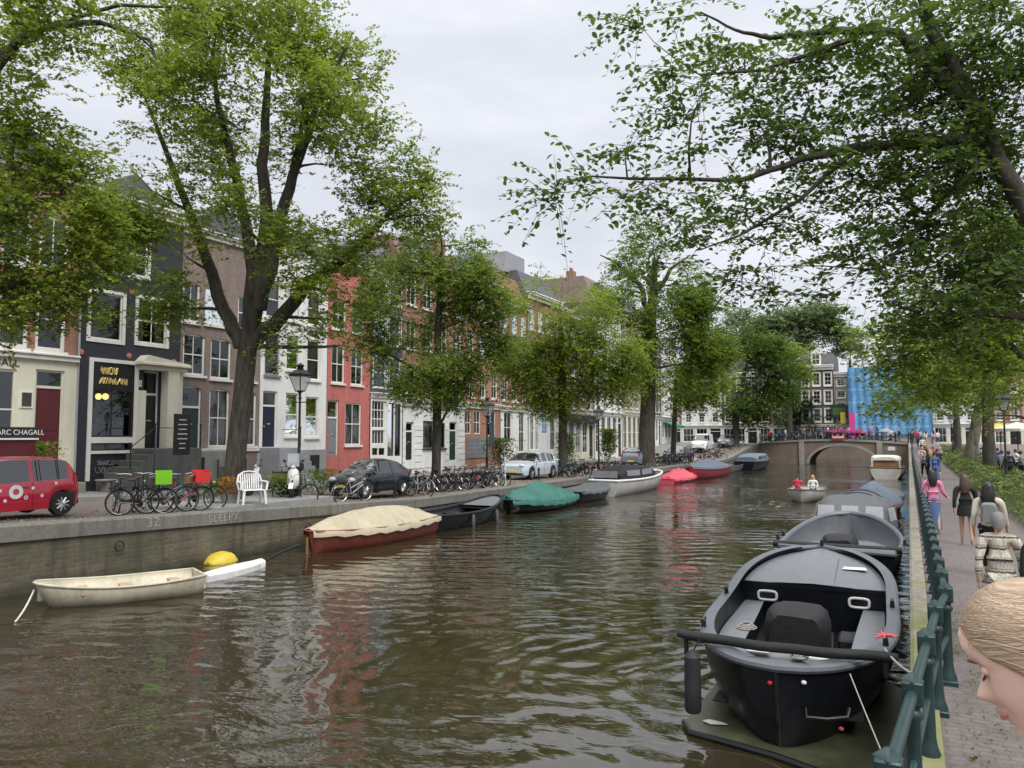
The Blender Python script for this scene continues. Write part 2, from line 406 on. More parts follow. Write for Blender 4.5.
for i in range(len(YR)-1):
    a,b=YR[i],YR[i+1]; m.add([(3.0,a,zr(a)-.1),(3.0,b,zr(b)-.1),(3.0,b,zr(b)+.05),(3.0,a,zr(a)+.05),(3.14,b,zr(b)+.05),(3.14,a,zr(a)+.05)],[(0,1,2,3),(3,2,4,5)])
struct(m.build('path_kerb','kerb'))
m=MB(); strip(m,3.1,6.6,YR,zr,.02); struct(m.build('verge','soil'))
m=MB(); strip(m,6.55,900,YR,zr,.0); m.grid([[(3.0,1.6,1.9),(900,1.6,1.9)],[(3.0,4.0,.97),(900,4.0,.97)]]); struct(m.build('quay_road','street'))
# deck of the bridge the picture is taken from
m=MB(); m.box(-17.4,-9,1.45,0.0,1.6,1.9); m.box(0.0,-9,.5,300,1.6,1.9); struct(m.build('near_bridge_deck','path'))
# far land across the junction
m=MB(); m.grid([[(-1800,YFAR,1.9),(1800,YFAR,1.9)],[(-2600,3000,1.9),(2600,3000,1.9)]]); struct(m.build('far_ground','pave'))
m=MB(); m.box(-900,YFAR,-1,900,YFAR+.5,1.95); tag(m.build('quay_wall','bridge_brick'),'brown brick quay wall seen through the bridge arch','quay wall')
m=MB(); m.box(-900,113.5,-1,XQ,114,2.42); m.box(0,113.5,-1,900,114,2.42); tag(m.build('quay_wall','bridge_brick'),'low brick quay wall just behind the bridge','quay wall')
# water
def watermat():
    mm,t,out=newmat('canal_water'); g=wpos(t)
    big=noise(t,mp(t,g,(.5,.5,1)),.28,3,.5)
    def wav(sc_,rot,scale,dist,det=2):
        w=t.n('ShaderNodeTexWave',wave_type='BANDS',bands_direction='X'); w.inputs['Scale'].default_value=scale; w.inputs['Distortion'].default_value=dist; w.inputs['Detail'].default_value=det; w.inputs['Detail Scale'].default_value=1.5
        t.l(mp(t,g,sc_,rot=(0,0,rot)),w.inputs['Vector']); return w.outputs['Fac']
    w1=wav((1,1,1),R(62),.42,6.0,3)
    w2=wav((1,1,1),R(118),.3,7.0,3)
    n1=noise(t,mp(t,g,(1,1,1),rot=(0,0,YAW)),3.0,4,.6,.3)
    n2=noise(t,mp(t,g,(1,2.2,1),rot=(0,0,-YAW)),1.25,3,.55,.4)
    def ma(a,k,b=None):
        o=t.n('ShaderNodeMath',operation='MULTIPLY_ADD',ins={0:a,1:k}); 
        if b is None: o.inputs[2].default_value=0
        else: t.l(b,o.inputs[2])
        return o.outputs[0]
    h=ma(n1,.10,ma(n2,.62,ma(w1,.34,ma(w2,.22))))
    amp=t.n('ShaderNodeMapRange',ins={0:big,1:.40,2:.60,3:.22,4:1.2}).outputs[0]
    hh=t.n('ShaderNodeMath',operation='MULTIPLY',ins={0:h,1:amp}).outputs[0]
    ctr=onz(760,690,0); rv=mp(t,g,(1,1,1),loc=(-ctr.x,-ctr.y,0))
    rw=t.n('ShaderNodeTexWave',wave_type='RINGS',rings_direction='Z'); rw.inputs['Scale'].default_value=.62; rw.inputs['Distortion'].default_value=7.5; rw.inputs['Detail'].default_value=2; rw.inputs['Detail Scale'].default_value=.8; t.l(rv,rw.inputs['Vector'])
    ln=t.n('ShaderNodeVectorMath',operation='LENGTH'); t.l(rv,ln.inputs[0])
    mk=t.n('ShaderNodeMapRange',interpolation_type='SMOOTHSTEP',ins={0:ln.outputs['Value'],1:1.5,2:9.5,3:.2,4:.0}).outputs[0]
    rm_=t.n('ShaderNodeMath',operation='MULTIPLY',ins={0:rw.outputs['Fac'],1:mk}).outputs[0]
    hh=t.n('ShaderNodeMath',operation='ADD',ins={0:hh,1:rm_}).outputs[0]
    bn=bump(t,hh,1.0,.055)
    col=ramp(t,noise(t,g,.25,4),[(.3,(.024,.020,.010)),(.7,(.040,.033,.018))])
    b=t.n('ShaderNodeBsdfPrincipled',ins={'Base Color':col,'Roughness':.035,'IOR':2.0,'Normal':bn}); b.inputs['Specular IOR Level'].default_value=.5
    t.l(b.outputs[0],out.inputs[0]); return mm
M['water']=watermat()
m=MB(); m.add([(-900,-300,0),(900,-300,0),(900,YFAR+.1,0),(-900,YFAR+.1,0)],[(0,1,2,3)]); struct(m.build('water','water'))

# ================================================================== canal houses on the left quay
def holes(mb,x,y0,y1,z0,z1,ops,dep=.16,nrm=1):
    ys=sorted({y0,y1,*[o[0] for o in ops],*[o[1] for o in ops]}); zs=sorted({z0,z1,*[o[2] for o in ops],*[o[3] for o in ops]})
    ys=[v for v in ys if y0-1e-6<=v<=y1+1e-6]; zs=[v for v in zs if z0-1e-6<=v<=z1+1e-6]
    for i in range(len(ys)-1):
        for j in range(len(zs)-1):
            cy=(ys[i]+ys[i+1])/2; cz=(zs[j]+zs[j+1])/2
            if any(o[0]<cy<o[1] and o[2]<cz<o[3] for o in ops): continue
            mb.add([(x,ys[i],zs[j]),(x,ys[i+1],zs[j]),(x,ys[i+1],zs[j+1]),(x,ys[i],zs[j+1])],[(0,1,2,3)])
    for a,b,c,d in ops:
        X=x-dep*nrm
        mb.add([(x,a,c),(x,b,c),(x,b,d),(x,a,d),(X,a,c),(X,b,c),(X,b,d),(X,a,d)],[(0,1,5,4),(1,2,6,5),(2,3,7,6),(3,0,4,7)])
def fits(ops,zt): return [o for o in ops if o[3]<zt-.45]
def window(h,x,a,b,c,d,fr='white',fw=.09,muntin=(2,2),curtain=0,sill=True,low=False,xr=-.05,side=0,trim=0):
    """sash window filling the opening (y a..b, z c..d) of a facade facing +x"""
    X=x+xr; m=MB()
    m.box(X-.09,a,c,X,a+fw,d); m.box(X-.09,b-fw,c,X,b,d); m.box(X-.088,a+fw,d-fw,X-.002,b-fw,d); m.box(X-.088,a+fw,c,X-.002,b-fw,c+fw)
    nx,nz=muntin
    for i in range(1,nz):
        z=c+(d-c)*i/nz; m.box(X-.07,a+fw,z-.028,X-.018,b-fw,z+.028)
    for i in range(1,nx):
        y=a+(b-a)*i/nx; m.box(X-.066,y-.018,c+fw,X-.024,y+.018,d-fw)
    if trim:
        m.box(x,a-trim,c-trim,x+.045,a,d+trim); m.box(x,b,c-trim,x+.045,b+trim,d+trim); m.box(x,a,d,x+.043,b,d+trim); m.box(x,a,c-trim,x+.043,b,c)
    w=m.build('window',fr,h)
    p=MB(); p.add([(X-.05,a+fw*.6,c+fw*.6),(X-.05,b-fw*.6,c+fw*.6),(X-.05,b-fw*.6,d-fw*.6),(X-.05,a+fw*.6,d-fw*.6)],[(0,1,2,3)]); p.build('pane','glass',w)
    if sill:
        s_=MB(); s_.box(x-.02,a-.08,c-.12-trim,x+.1,b+.08,c-.01-trim); s_.build('sill',fr,w)
    if curtain:
        k=MB(); n=14; zt=d-fw; zb=c+(d-c)*(.5 if curtain==2 else 0)+fw*.5
        seg=[(a+fw,b-fw)] if curtain!=3 else [(a+fw,a+(b-a)*.3),(b-(b-a)*.3,b-fw)]
        for s0,s1 in seg:
            k.grid([[(X-.17+.025*math.sin(i*2.3+s0),s0+(s1-s0)*i/n,z) for i in range(n+1)] for z in (zb,zt)])
        k.build('curtain','curtain',w,smooth=True)
    return w
def door(h,x,a,b,c,d,mat='dark_green',fr='white',transom=.5,panels=2):
    X=x-.07; m=MB(); fw=.08
    m.box(X-.08,a,c,X,a+fw,d); m.box(X-.08,b-fw,c,X,b,d); m.box(X-.078,a+fw,d-fw,X-.002,b-fw,d)
    zt=d-transom if transom else d
    if transom: m.box(X-.07,a+fw,zt-.05,X+.01,b-fw,zt+.05)
    f=m.build('door_frame',fr,h)
    if transom:
        p=MB(); p.add([(X-.05,a+fw,zt+.05),(X-.05,b-fw,zt+.05),(X-.05,b-fw,d-fw),(X-.05,a+fw,d-fw)],[(0,1,2,3)]); p.build('pane','glass',f)
    dd=MB(); top=zt-.05 if transom else d-fw
    dd.box(X-.09,a+fw,c,X-.03,b-fw,top)
    n=panels
    for i in range(n):
        z0=c+.15+(top-c-.2)*i/n; z1=c+.08+(top-c-.2)*(i+1)/n
        dd.box(X-.03,a+fw+.1,z0,X-.012,b-fw-.1,z1,.008)
    o=dd.build('door',mat,h)
    k=MB(); k.ball((X+.02,b-fw-.08 if panels%2 else a+fw+.08,c+1.05),.035); k.box(X-.03,(a+b)/2-.12,c+1.15,X-.005,(a+b)/2+.12,c+1.2); k.build('handle','gold',o)
    return o
def shell(h,y0,y1,z0,z1,depth=11,wm='dark_brick',x=XF,roof='flat',rm='roof',rh=3.0,gap=.0):
    """side walls, back wall and roof of a house"""
    m=MB(); e=.004
    X=x-.02
    m.add([(X,y0+e,z0),(X-depth,y0+e,z0),(X-depth,y0+e,z1),(X,y0+e,z1)],[(0,1,2,3)])
    m.add([(X,y1-e,z0),(X-depth,y1-e,z0),(X-depth,y1-e,z1),(X,y1-e,z1)],[(3,2,1,0)])
    m.add([(X-depth,y0+e,z0),(X-depth,y1-e,z0),(X-depth,y1-e,z1),(X-depth,y0+e,z1)],[(0,1,2,3)])
    m.build('side_wall',wm,h,fix=False)
    m=MB()
    if roof=='flat': m.box(X-depth+.02,y0+.02,z1-.3,X-.02,y1-.02,z1+.02)
    elif roof=='mansard':
        p=[(X-.15,z1+.003),(X-1.1,z1+rh),(X-depth+1,z1+rh),(X-depth,z1+.003)]
        m.prismy(p,y0+.02,y1-.02)
    elif roof=='gable':   # ridge runs away from the canal
        ym=(y0+y1)/2; m.prismx([(y0+.01,z1),(ym,z1+rh),(y1-.01,z1)],X-depth,X-.1)
    m.build('roof',rm,h)
def room_dark(h,y0,y1,z0,z1,x=XF,mat='dark',dep=.75):
    m=MB(); m.add([(x-dep,y0,z0),(x-dep,y1,z0),(x-dep,y1,z1),(x-dep,y0,z1)],[(0,1,2,3)]); m.build('room_dark',mat,h)  # near-black sheet behind the panes, painted in for the darkness of the rooms
def cornice(h,y0,y1,z,mat='white',d=.25,hh=.35,x=XF):
    m=MB(); m.box(x,y0,z,x+d*.5,y1,z+hh*.5); m.box(x,y0-.03,z+hh*.5,x+d,y1+.03,z+hh*.8,.02); m.box(x-.2,y0-.05,z+hh*.8,x+d+.07,y1+.05,z+hh,.015)
    m.build('cornice',mat,h)
def FR(px0,px1,py0,py1,x=XF):
    pm_=(px0+px1)/2; qm=(py0+py1)/2
    a=onx(px0,qm,x).y; b=onx(px1,qm,x).y; d=onx(pm_,py0,x).z; c=onx(pm_,py1,x).z
    return (a,b,c,d)
def fy(px,py=400): return onx(px,py,XF).y
def fz(px,py): return onx(px,py,XF).z
def arch_top(mb,x,a,b,d,rise,mat=None,n=8,dep=.17):
    """shallow segmental lintel strip over an opening"""
    pts=[(a+(b-a)*i/n,d-rise+rise*math.sin(math.pi*i/n)) for i in range(n+1)]
    poly=pts+[(b,d+.01),(a,d+.01)]
    mb.prismx(poly,x-dep,x-.003)

# --- house 1: white gallery ground floor, red brick above
y0,y1=fy(-60),fy(75.5); zb=zl(13)+.1; zt=13.6
h=thing('canal_house','red brick canal house with a cream gallery front and maroon door','house',(XF,(y0+y1)/2,zb),group='canal houses along the left quay')
zc=fz(38,356)
ops_g=[FR(33,62,370,474),FR(-28,14.5,368,450)]
ops_g[0]=(ops_g[0][0],ops_g[0][1],zb+.5,ops_g[0][3])
m=MB(); holes(m,XF+.06,y0,y1,zb-.6,zc,[ops_g[0],ops_g[1]],.22); m.build('ground_floor_front','cream',h)
up=[FR(36,66,288,351),FR(-2,29,284,347),FR(-44,-12,280,343)]
up+= [(a,b,d+.75,d+.75+(d-c)*.85) for a,b,c,d in up]; up+=[(a,b,d+.7,d+.7+1.5) for a,b,c,d in up[3:]]
up=fits(up,zt)
m=MB(); holes(m,XF,y0,y1,zc,zt,up); m.build('wall','red_brick',h)
for i,o in enumerate(up): window(h,XF,*o,muntin=(2,2) if i>2 else (1,2),fw=.13,curtain=[0,3,0][i%3])
door(h,XF+.06,*ops_g[0],mat='maroon',fr='cream',transom=.65); window(h,XF+.06,*ops_g[1],fr='cream',muntin=(1,2),sill=False)
m=MB(); m.box(XF+.06,y0,zc-.14,XF+.2,y1,zc+.03,.02); m.box(XF+.06,y0,zc+.03,XF+.27,y1,zc+.12,.02); m.build('cornice','white',h)
a,b,c,d=FR(18.5,31.5,391,408); m=MB(); m.box(XF+.06,a,c,XF+.1,b,d); o=m.build('plaque','white',h); m=MB(); m.box(XF+.1,a+.06,c+.06,XF+.112,b-.06,d-.06); m.build('plaque_face','dark2',o)
textobj('gallery_lettering','MARC CHAGALL','letters_black',h,(XF+.085,fy(18.5,362),fz(4,362.5)),.36,FAC_ROT,sx=1.1,align='RIGHT')
room_dark(h,y0,y1,zb-.3,zt-.2); shell(h,y0,y1,zb-.6,zt,roof='gable',rh=1.6); cornice(h,y0,y1,zt-.25)
m=MB(); m.box(XF+.06,ops_g[0][0]-.2,zb-.5,XF+1.3,ops_g[0][1]+.2,zb+.25,.02); m.box(XF+.06,ops_g[0][0]-.1,zb+.25,XF+.9,ops_g[0][1]+.1,zb+.5,.02); m.build('front_step','stone',h)
m=MB(); m.box(XF+.03,y1-.02,zb-.4,XF+.11,y1+.06,zt-.3,.02); m.build('drainpipe','lead',h)
# --- house 2: black house with white windows and lunch shop
y0,y1=fy(76.5),fy(178,420); zt=13.3; zb=zl((y0+y1)/2)+.1
h=thing('canal_house','narrow black canal house with white-framed windows and gold shop sign','house',(XF,(y0+y1)/2,zb),group='canal houses along the left quay')
shop=FR(91.5,133.5,363,453); portal=FR(143,160,371,448); 
shop=(shop[0],shop[1],fz(110,480),shop[3])
w1=FR(90,122.5,293,340); w2=FR(137.5,166.5,300,344); w3=FR(116,148,232,275)
ops=[w1,w2,w3,shop,portal]
m=MB(); holes(m,XF,y0,y1,zb-.6,zt,ops,.3); m.build('wall','black_paint',h)
for o,cu in ((w1,0),(w2,3),(w3,2)): window(h,XF,*o,muntin=(1,1) if o is w1 else (2,2),curtain=cu,fw=.07,trim=.13,sill=False,xr=-.02)
# shop front: frame, signboard, two glass fields, lower board
a,b,c,d=shop; m=MB(); X=XF
m.box(X,a-.17,c,X+.05,a,d+.15); m.box(X,b,c,X+.05,b+.17,d+.15); m.box(X,a,d,X+.048,b,d+.15)
zs=fz(112,389); zm=fz(112,440); zm2=fz(112,452)
m.box(X-.1,a,zm-.12,X+.04,b,zm+.12); m.box(X-.1,a,zm2-.06,X+.04,b,zm2+.06); m.build('shop_front_frame','white',h)
m=MB(); m.box(X-.14,a,zs,X-.04,b,d); o=m.build('signboard','black',h)
SIGN=['THE OTHER','CANAL HOUSE']
m=MB(); rr=random.Random(3)
def scrib(mb,y0_,y1_,z,hh,x,n,th=.02,seed=1):
    """flourished hand lettering: looped strokes in a line"""
    r=random.Random(seed)
    for i in range(n):
        yc=y0_+(y1_-y0_)*(i+.5)/n; w=(y1_-y0_)/n*.42; pts=[]
        ph=r.uniform(0,6); kx=r.choice([1,2]); kz=r.choice([1,2,3]); n_=9
        for k in range(n_):
            t_=k/(n_-1)*math.pi*1.6; pts.append((x,yc+w*math.cos(kx*t_+ph),z+hh*.5*math.sin(kz*t_+ph*1.7)))
        mb.tube(pts,th,4)
scrib(m,a+.35,b-.75,zs+.93*(d-zs)*.74,.3,X-.025,6,.026,5); scrib(m,a+.3,b-.3,zs+(d-zs)*.3,.27,X-.025,8,.026,9); m.build('gold_script','gold',o)
window(h,XF,a,b,zm+.12,zs,fr='black_matt',fw=.06,muntin=(2,1),sill=False,xr=-.05)
window(h,XF,a,b,zm2+.06,zm-.12,fr='black_matt',fw=.04,muntin=(1,1),sill=False,xr=-.05)
m=MB(); m.box(X-.12,a,c,X-.04,b,zm2-.06); o=m.build('chalk_board','black_matt',h)
m=MB(); scrib(m,a+.35,b-.5,c+(zm2-c)*.62,.2,X-.03,8,.011,21); scrib(m,a+.25,b-.7,c+(zm2-c)*.36,.24,X-.03,7,.012,22); m.build('chalk_script','grey_paint',o)
# goods behind the lower pane
m=MB(); rr=random.Random(5)
for i in range(9):
    y_=a+.2+(b-a-.4)*i/8; m.lathe([(.05,0),(.09,.05),(.1,.14+rr.random()*.1),(.04,.2+rr.random()*.1)],(X-.35,y_,zm2+.08),8)
m.box(X-.5,a,zm2,X-.2,b,zm2+.08); m.build('display_crockery','letters_white',h)
m=MB()
for i in range(7):
    y_=a+.3+(b-a-.6)*i/6; z_=zm+.12; k=rr.uniform(.3,.95)
    m.box(X-.55,y_-.14,z_,X-.4,y_+.14,z_+k*.6); m.ball((X-.47,y_,z_+k*.6+.12),.12)
m.build('display_goods','grey_paint',h)
def lampmat():
    mm,t,out=newmat('warm_lamp'); e=t.n('ShaderNodeEmission',ins={0:(1,.5,.16,1),1:3.2}); t.l(e.outputs[0],out.inputs[0]); return mm
M['lamp']=lampmat()
for px in (98.5,105.5):
    p=onx(px,396.5,XF-.45); m=MB(); m.ball((p.x,p.y,p.z),.13,n=10); o=m.build('pendant_lamp','lamp',h,smooth=True)
    m=MB(); m.tube([(p.x,p.y,p.z+.12),(p.x,p.y,p.z+.5)],.01,5); m.build('lamp_cord','black',o)
# portal
a,b,c,d=portal; m=MB()
m.box(X,a-.28,c,X+.2,a-.02,fz(146,391)); m.box(X-.1,b+.02,c-.1,X+.45,b+.62,d); m.box(X,b+.62,c-.1,X+.3,b+.9,d)
m.build('portal_pilaster','cream',h)
m=MB(); m.box(X,a-.35,d,X+.45,b+1.0,d+.2,.02); m.box(X,a-.5,d+.2,X+.62,b+1.1,d+.32,.02); m.prismx([(a-.5,d+.32),(b+1.1,d+.32),(b+1.1,d+.36),(a-.2,d+.62)],X,X+.55); m.build('door_canopy','cream',h)
door(h,XF-.1,a,b,c,d,mat='black',transom=1.0)
m=MB(); m.box(X,fy(136),fz(138,386.5),X+.02,fy(141),fz(138,380)); o=m.build('number_plate','white',h)
textobj('house_number','52','letters_black',o,(X+.022,fy(138.5),fz(138,383.2)),.2,FAC_ROT)
for px,py in ((132,292),(174,299),(81,352),(129,356),(174,362)):
    m=MB(); p=onx(px,py,XF); m.lathe([(0,.07),(.1,.05),(.13,0)],(XF,p.y,p.z),8,'x'); m.build('wall_anchor','red_facade',h)
# stoop
zz=c; m=MB(); m.box(X,a-.5,zb-.5,X+1.5,b+1.0,zz,.02)
for i in range(5): m.box(X+.1,a-.5-.32*(i+1),zb-.5,X+1.45,a-.5-.32*i,zz-.24*(i+1),.015)
m.build('stoop','step_dark',h)
m=MB()
for yy in (a-1.6,a-.5,b+.95):
    m.tube([(X+1.45,yy,zz-.8 if yy<a-1 else zz),(X+1.45,yy,zz+.95 if yy>a-1 else zz+.1)],.028,6); m.ball((X+1.45,yy,zz+1.0 if yy>a-1 else zz+.15),.05)
m.tube([(X+1.45,a-1.6,zz+.05),(X+1.45,a-.5,zz+.85)],.02,6); m.tube([(X+1.45,a-.5,zz+.85),(X+1.45,a+.3,zz+.85)],.02,6); m.build('stoop_railing','iron',h)
room_dark(h,y0,y1,zb-.3,zt-.2,dep=1.3); shell(h,y0,y1,zb-.6,zt,roof='gable',rh=1.4); cornice(h,y0,y1,zt-.35,hh=.5)
# --- house 3: taupe brick
y0,y1=fy(178.3,420),fy(259,420); zt=13.0; zb=zl((y0+y1)/2)+.1
h=thing('canal_house','taupe brick canal house with arched windows and a dark green door','house',(XF,(y0+y1)/2,zb),group='canal houses along the left quay')
g=[FR(180,201,386,450),FR(209,229,389,447),FR(238,256,392,446)]
f1=[FR(183,205,334,375),FR(210.5,231,339,379),FR(238,256,343,381)]
f2=[FR(177+4,196,289,322) if False else FR(183,200,282,322),FR(205,224,288,325),FR(238,255,297,330)]
f3=[(a,b,d+.8,d+.8+1.5) for a,b,c,d in f2]
f3=fits(f3,zt)
m=MB(); holes(m,XF,y0,y1,zb-.6,zt,g+f1+f2+f3); m.build('wall','brown_brick',h)
m=MB()
for o in g+f1+f2+f3: arch_top(m,XF,o[0],o[1],o[3],.12)
m.build('arched_lintel','brown_brick',h)
door(h,XF,*g[0],mat='dark_green',transom=.95)
for i,o in enumerate(g[1:]+f1+f2+f3): window(h,XF,*o,curtain=[1,1,0,0,2,3,0,2][i%8],muntin=(2,2) if i<2 else (2,2),fw=.09)
m=MB(); zq=fz(205,452); m.box(XF,fy(201.5),zq,XF+.08,y1,zq+.16); m.build('stone_band','white',h)
m=MB(); m.box(XF,y0+.1,zb-.5,XF+1.3,g[0][1]+.35,g[0][2]-.02,.02)
for i in range(4): m.box(XF+.08,g[0][1]+.35+.3*i,zb-.5,XF+1.2,g[0][1]+.65+.3*i,g[0][2]-.25*(i+1),.015)
m.build('stoop','stone',h)
m=MB(); m.box(XF+1.303,fy(174,460),fz(180,470),XF+1.32,fy(184,460),fz(180,457)); m.build('cellar_window','dark_glass',h)
m=MB(); ya,yb=fy(198),fy(226); 
for i in range(16): yy=ya+(yb-ya)*i/15; m.tube([(XF+1.4,yy,zb-.1),(XF+1.4,yy,zb+1.05)],.012,5)
m.tube([(XF+1.4,ya,zb+1.0),(XF+1.4,yb,zb+1.0)],.02,6); m.tube([(XF+1.4,ya,zb+.15),(XF+1.4,yb,zb+.15)],.015,6)
for yy in (ya,yb): m.tube([(XF+1.4,yy,zb-.1),(XF+1.4,yy,zb+1.3)],.03,6); m.ball((XF+1.4,yy,zb+1.33),.05)
m.build('area_railing','iron',h)
p=onx(190,376,XF); m=MB(); m.box(XF,fy(177.5),fz(178,450),XF+.09,fy(179),fz(178,420)); m.build('letter_box','grey_paint',h)
room_dark(h,y0,y1,zb-.3,zt-.2); shell(h,y0,y1,zb-.6,zt,roof='gable',rh=1.6,rm='roof'); cornice(h,y0,y1,zt-.3)
# --- house 4: white stucco
y0,y1=fy(259.2,420),fy(326,420); zt=14.0; zb=zl((y0+y1)/2)+.1
h=thing('canal_house','white stucco canal house with a navy door behind the street lamp','house',(XF,(y0+y1)/2,zb),group='canal houses along the left quay')
g=[FR(262.5,277,391,447),FR(285.5,299,393,436),FR(305.5,318.5,397,437)]
f1=[FR(265,279.5,333,375),FR(286.5,300,336,370),FR(307,320,340,380)]
f2=[(a,b,d+.8,d+.8+1.9) for a,b,c,d in f1]; f3=[(a,b,d+.7,d+.7+1.6) for a,b,c,d in f2]
f3=fits(f3,zt)
m=MB(); holes(m,XF,y0,y1,zb-.6,zt,g+f1+f2+f3); m.build('wall','white_stucco',h)
door(h,XF,*g[0],mat='navy',transom=.75)
for i,o in enumerate(g[1:]+f1+f2+f3): window(h,XF,*o,curtain=[0,1,0,3,1,2][i%6],fw=.08,muntin=(1,2),fr='grey_paint' if i==2 else 'white')
m=MB(); zq=fz(300,450); m.box(XF,g[0][1]+.2,zb-.5,XF+.07,y1,zq); m.build('plinth','kerb',h)
m=MB(); m.box(XF,y0+.02,zb-.5,XF+1.4,g[0][1]+.3,g[0][2]-.02,.02)
for i in range(4): m.box(XF+.08,g[0][1]+.3+.3*i,zb-.5,XF+1.3,g[0][1]+.6+.3*i,g[0][2]-.25*(i+1),.015)
m.build('stoop','lead',h)
m=MB()
for yy in (g[0][1]+.28,): m.tube([(XF+1.35,yy,zb),(XF+1.35,yy,g[0][2]+.95)],.03,6); m.tube([(XF+1.35,yy,g[0][2]+.9),(XF+.1,yy,g[0][2]+.9)],.02,6); m.ball((XF+1.35,yy,g[0][2]+1),.05)
m.build('stoop_railing','iron',h)
a,b,c,d=FR(309,318,455,478); m=MB(); m.box(XF+.075,a,c,XF+.1,b,d); m.build('cellar_door','dark',h)
room_dark(h,y0,y1,zb-.3,zt-.2); shell(h,y0,y1,zb-.6,zt,wm='white_stucco',roof='flat'); cornice(h,y0,y1,zt-.4,hh=.6,d=.4)
# --- house 5: red painted
y0,y1=fy(326.3,420),fy(369.5,420); zt=13.6; zb=zl((y0+y1)/2)+.1
h=thing('canal_house','salmon red painted canal house behind the small dark hatchback','house',(XF,(y0+y1)/2,zb),group='canal houses along the left quay')
g=[FR(327.3,338.5,400,455),FR(345,361,403,445)]
f1=[FR(331.5,344.5,345,383),FR(351,363,348,385)]; f2=[FR(332.5,346,300,329),FR(352,364,306,333)]; f3=[(a,b,d+.8,d+2.3) for a,b,c,d in f2]
f3=fits(f3,zt)
m=MB(); holes(m,XF,y0,y1,zb-.6,zt,g+f1+f2+f3); m.build('wall','red_facade',h)
door(h,XF,*g[0],mat='grey_paint',transom=1.0)
for i,o in enumerate(g[1:]+f1+f2+f3): window(h,XF,*o,curtain=[1,1,2,0,3,1,0][i%7],fw=.08,muntin=(2,2))
room_dark(h,y0,y1,zb-.3,zt-.2); shell(h,y0,y1,zb-.6,zt,roof='gable',rh=1.5,rm='roof'); cornice(h,y0,y1,zt-.35,hh=.5)
# --- house 6: slate blue over white timber front
y0,y1=fy(369.8,420),fy(401.5,420); zt=13.9; zb=zl((y0+y1)/2)+.1
h=thing('canal_house','slate blue canal house above a white timber shop front','house',(XF,(y0+y1)/2,zb),group='canal houses along the left quay')
zc=fz(385,395); g=[FR(371.5,384,401,428),FR(371.5,384,430,444),FR(387,393.2,403,456),FR(394.2,400,404,456),FR(371.5,377,448,455),FR(378,384,448,455)]
f1=[FR(373,386.5,357,388),FR(389,400.5,359,389)]; f2=[(a,b,d+.8,d+2.7) for a,b,c,d in f1]; f3=[(a,b,d+.7,d+2.2) for a,b,c,d in f2]
m=MB(); holes(m,XF+.05,y0,y1,zb-.6,zc,g,.15); m.build('timber_front','white',h)
f3=fits(f3,zt)
m=MB(); holes(m,XF,y0,y1,zc,zt,f1+f2+f3); m.build('wall','grey_facade',h)
for i,o in enumerate(g): window(h,XF+.05,*o,fw=.05,muntin=(4,3) if i==0 else (1,1) if i>1 else (4,1),sill=False,fr='white' if i<2 else 'black_matt')
for i,o in enumerate(f1+f2+f3): window(h,XF,*o,muntin=(1,2),trim=.05,sill=False,curtain=[0,2][i%2])
room_dark(h,y0,y1,zb-.3,zt-.2); shell(h,y0,y1,zb-.6,zt,roof='gable',rh=1.5); cornice(h,y0,y1,zt-.35,hh=.5); cornice(h,y0+.03,y1-.03,zc-.2,hh=.3,x=XF+.05,d=.18)
# --- house 7: white rusticated ground floor, brick above
y0,y1=fy(401.8,420),fy(463.5,420); zt=15.0; zb=zl((y0+y1)/2)+.1
h=thing('canal_house','wide brick canal house with a white rusticated ground floor and two doors','house',(XF,(y0+y1)/2,zb),group='canal houses along the left quay')
zc=fz(432,405); g=[FR(404.8,412.5,422,460),FR(422,432,421,448),FR(437,444,423,448),FR(448.5,456,422,460)]
W_=(y1-y0); fs=[]
for fl in range(4):
    for i in range(4):
        yc=y0+W_*(i+.5)/4; z=zc+.7+fl*2.9; fs.append((yc-.55,yc+.55,z,z+1.9))
m=MB(); holes(m,XF+.08,y0,y1,zb-.6,zc,g,.25); m.build('ground_floor_front','white_stucco',h)
m=MB(); holes(m,XF,y0,y1,zc,zt,fits(fs,zt)); m.build('wall','red_brick',h)
m=MB()
for i in range(7):
    z=zb+.3+i*.42
    for a_,b_ in ((y0,g[0][0]-.1),(g[0][1]+.1,g[1][0]-.1),(g[1][1]+.1,g[2][0]-.1),(g[2][1]+.1,g[3][0]-.1),(g[3][1]+.1,y1)): m.box(XF+.083,a_,z,XF+.13,b_,z+.37,.01)
m.build('rustication','white_stucco',h)
door(h,XF+.08,*g[0],mat='black',transom=.6); door(h,XF+.08,*g[3],mat='dark_green',transom=.6)
window(h,XF+.08,*g[1],muntin=(1,2),fr='black_matt',curtain=1); window(h,XF+.08,*g[2],muntin=(1,2),fr='black_matt')
for i,o in enumerate(fits(fs,zt)): window(h,XF,*o,muntin=(2,2),curtain=[0,1,3,0,2][i%5])
cornice(h,y0,y1,zc-.15,hh=.5,x=XF+.08,d=.3)
room_dark(h,y0,y1,zb-.3,zt-.2); shell(h,y0,y1,zb-.6,zt,roof='mansard',rh=1.8,rm='roof_red'); cornice(h,y0,y1,zt-.35,hh=.6,d=.4)
m=MB(); m.box(XF-1.6,y0+1,zt-.2,XF-.4,y0+2.6,zt+1.7); m.prismx([(y0+.8,zt+1.7),(y0+1.8,zt+2.6),(y0+2.8,zt+1.7)],XF-3,XF-.3); m.build('dormer','lead',h)
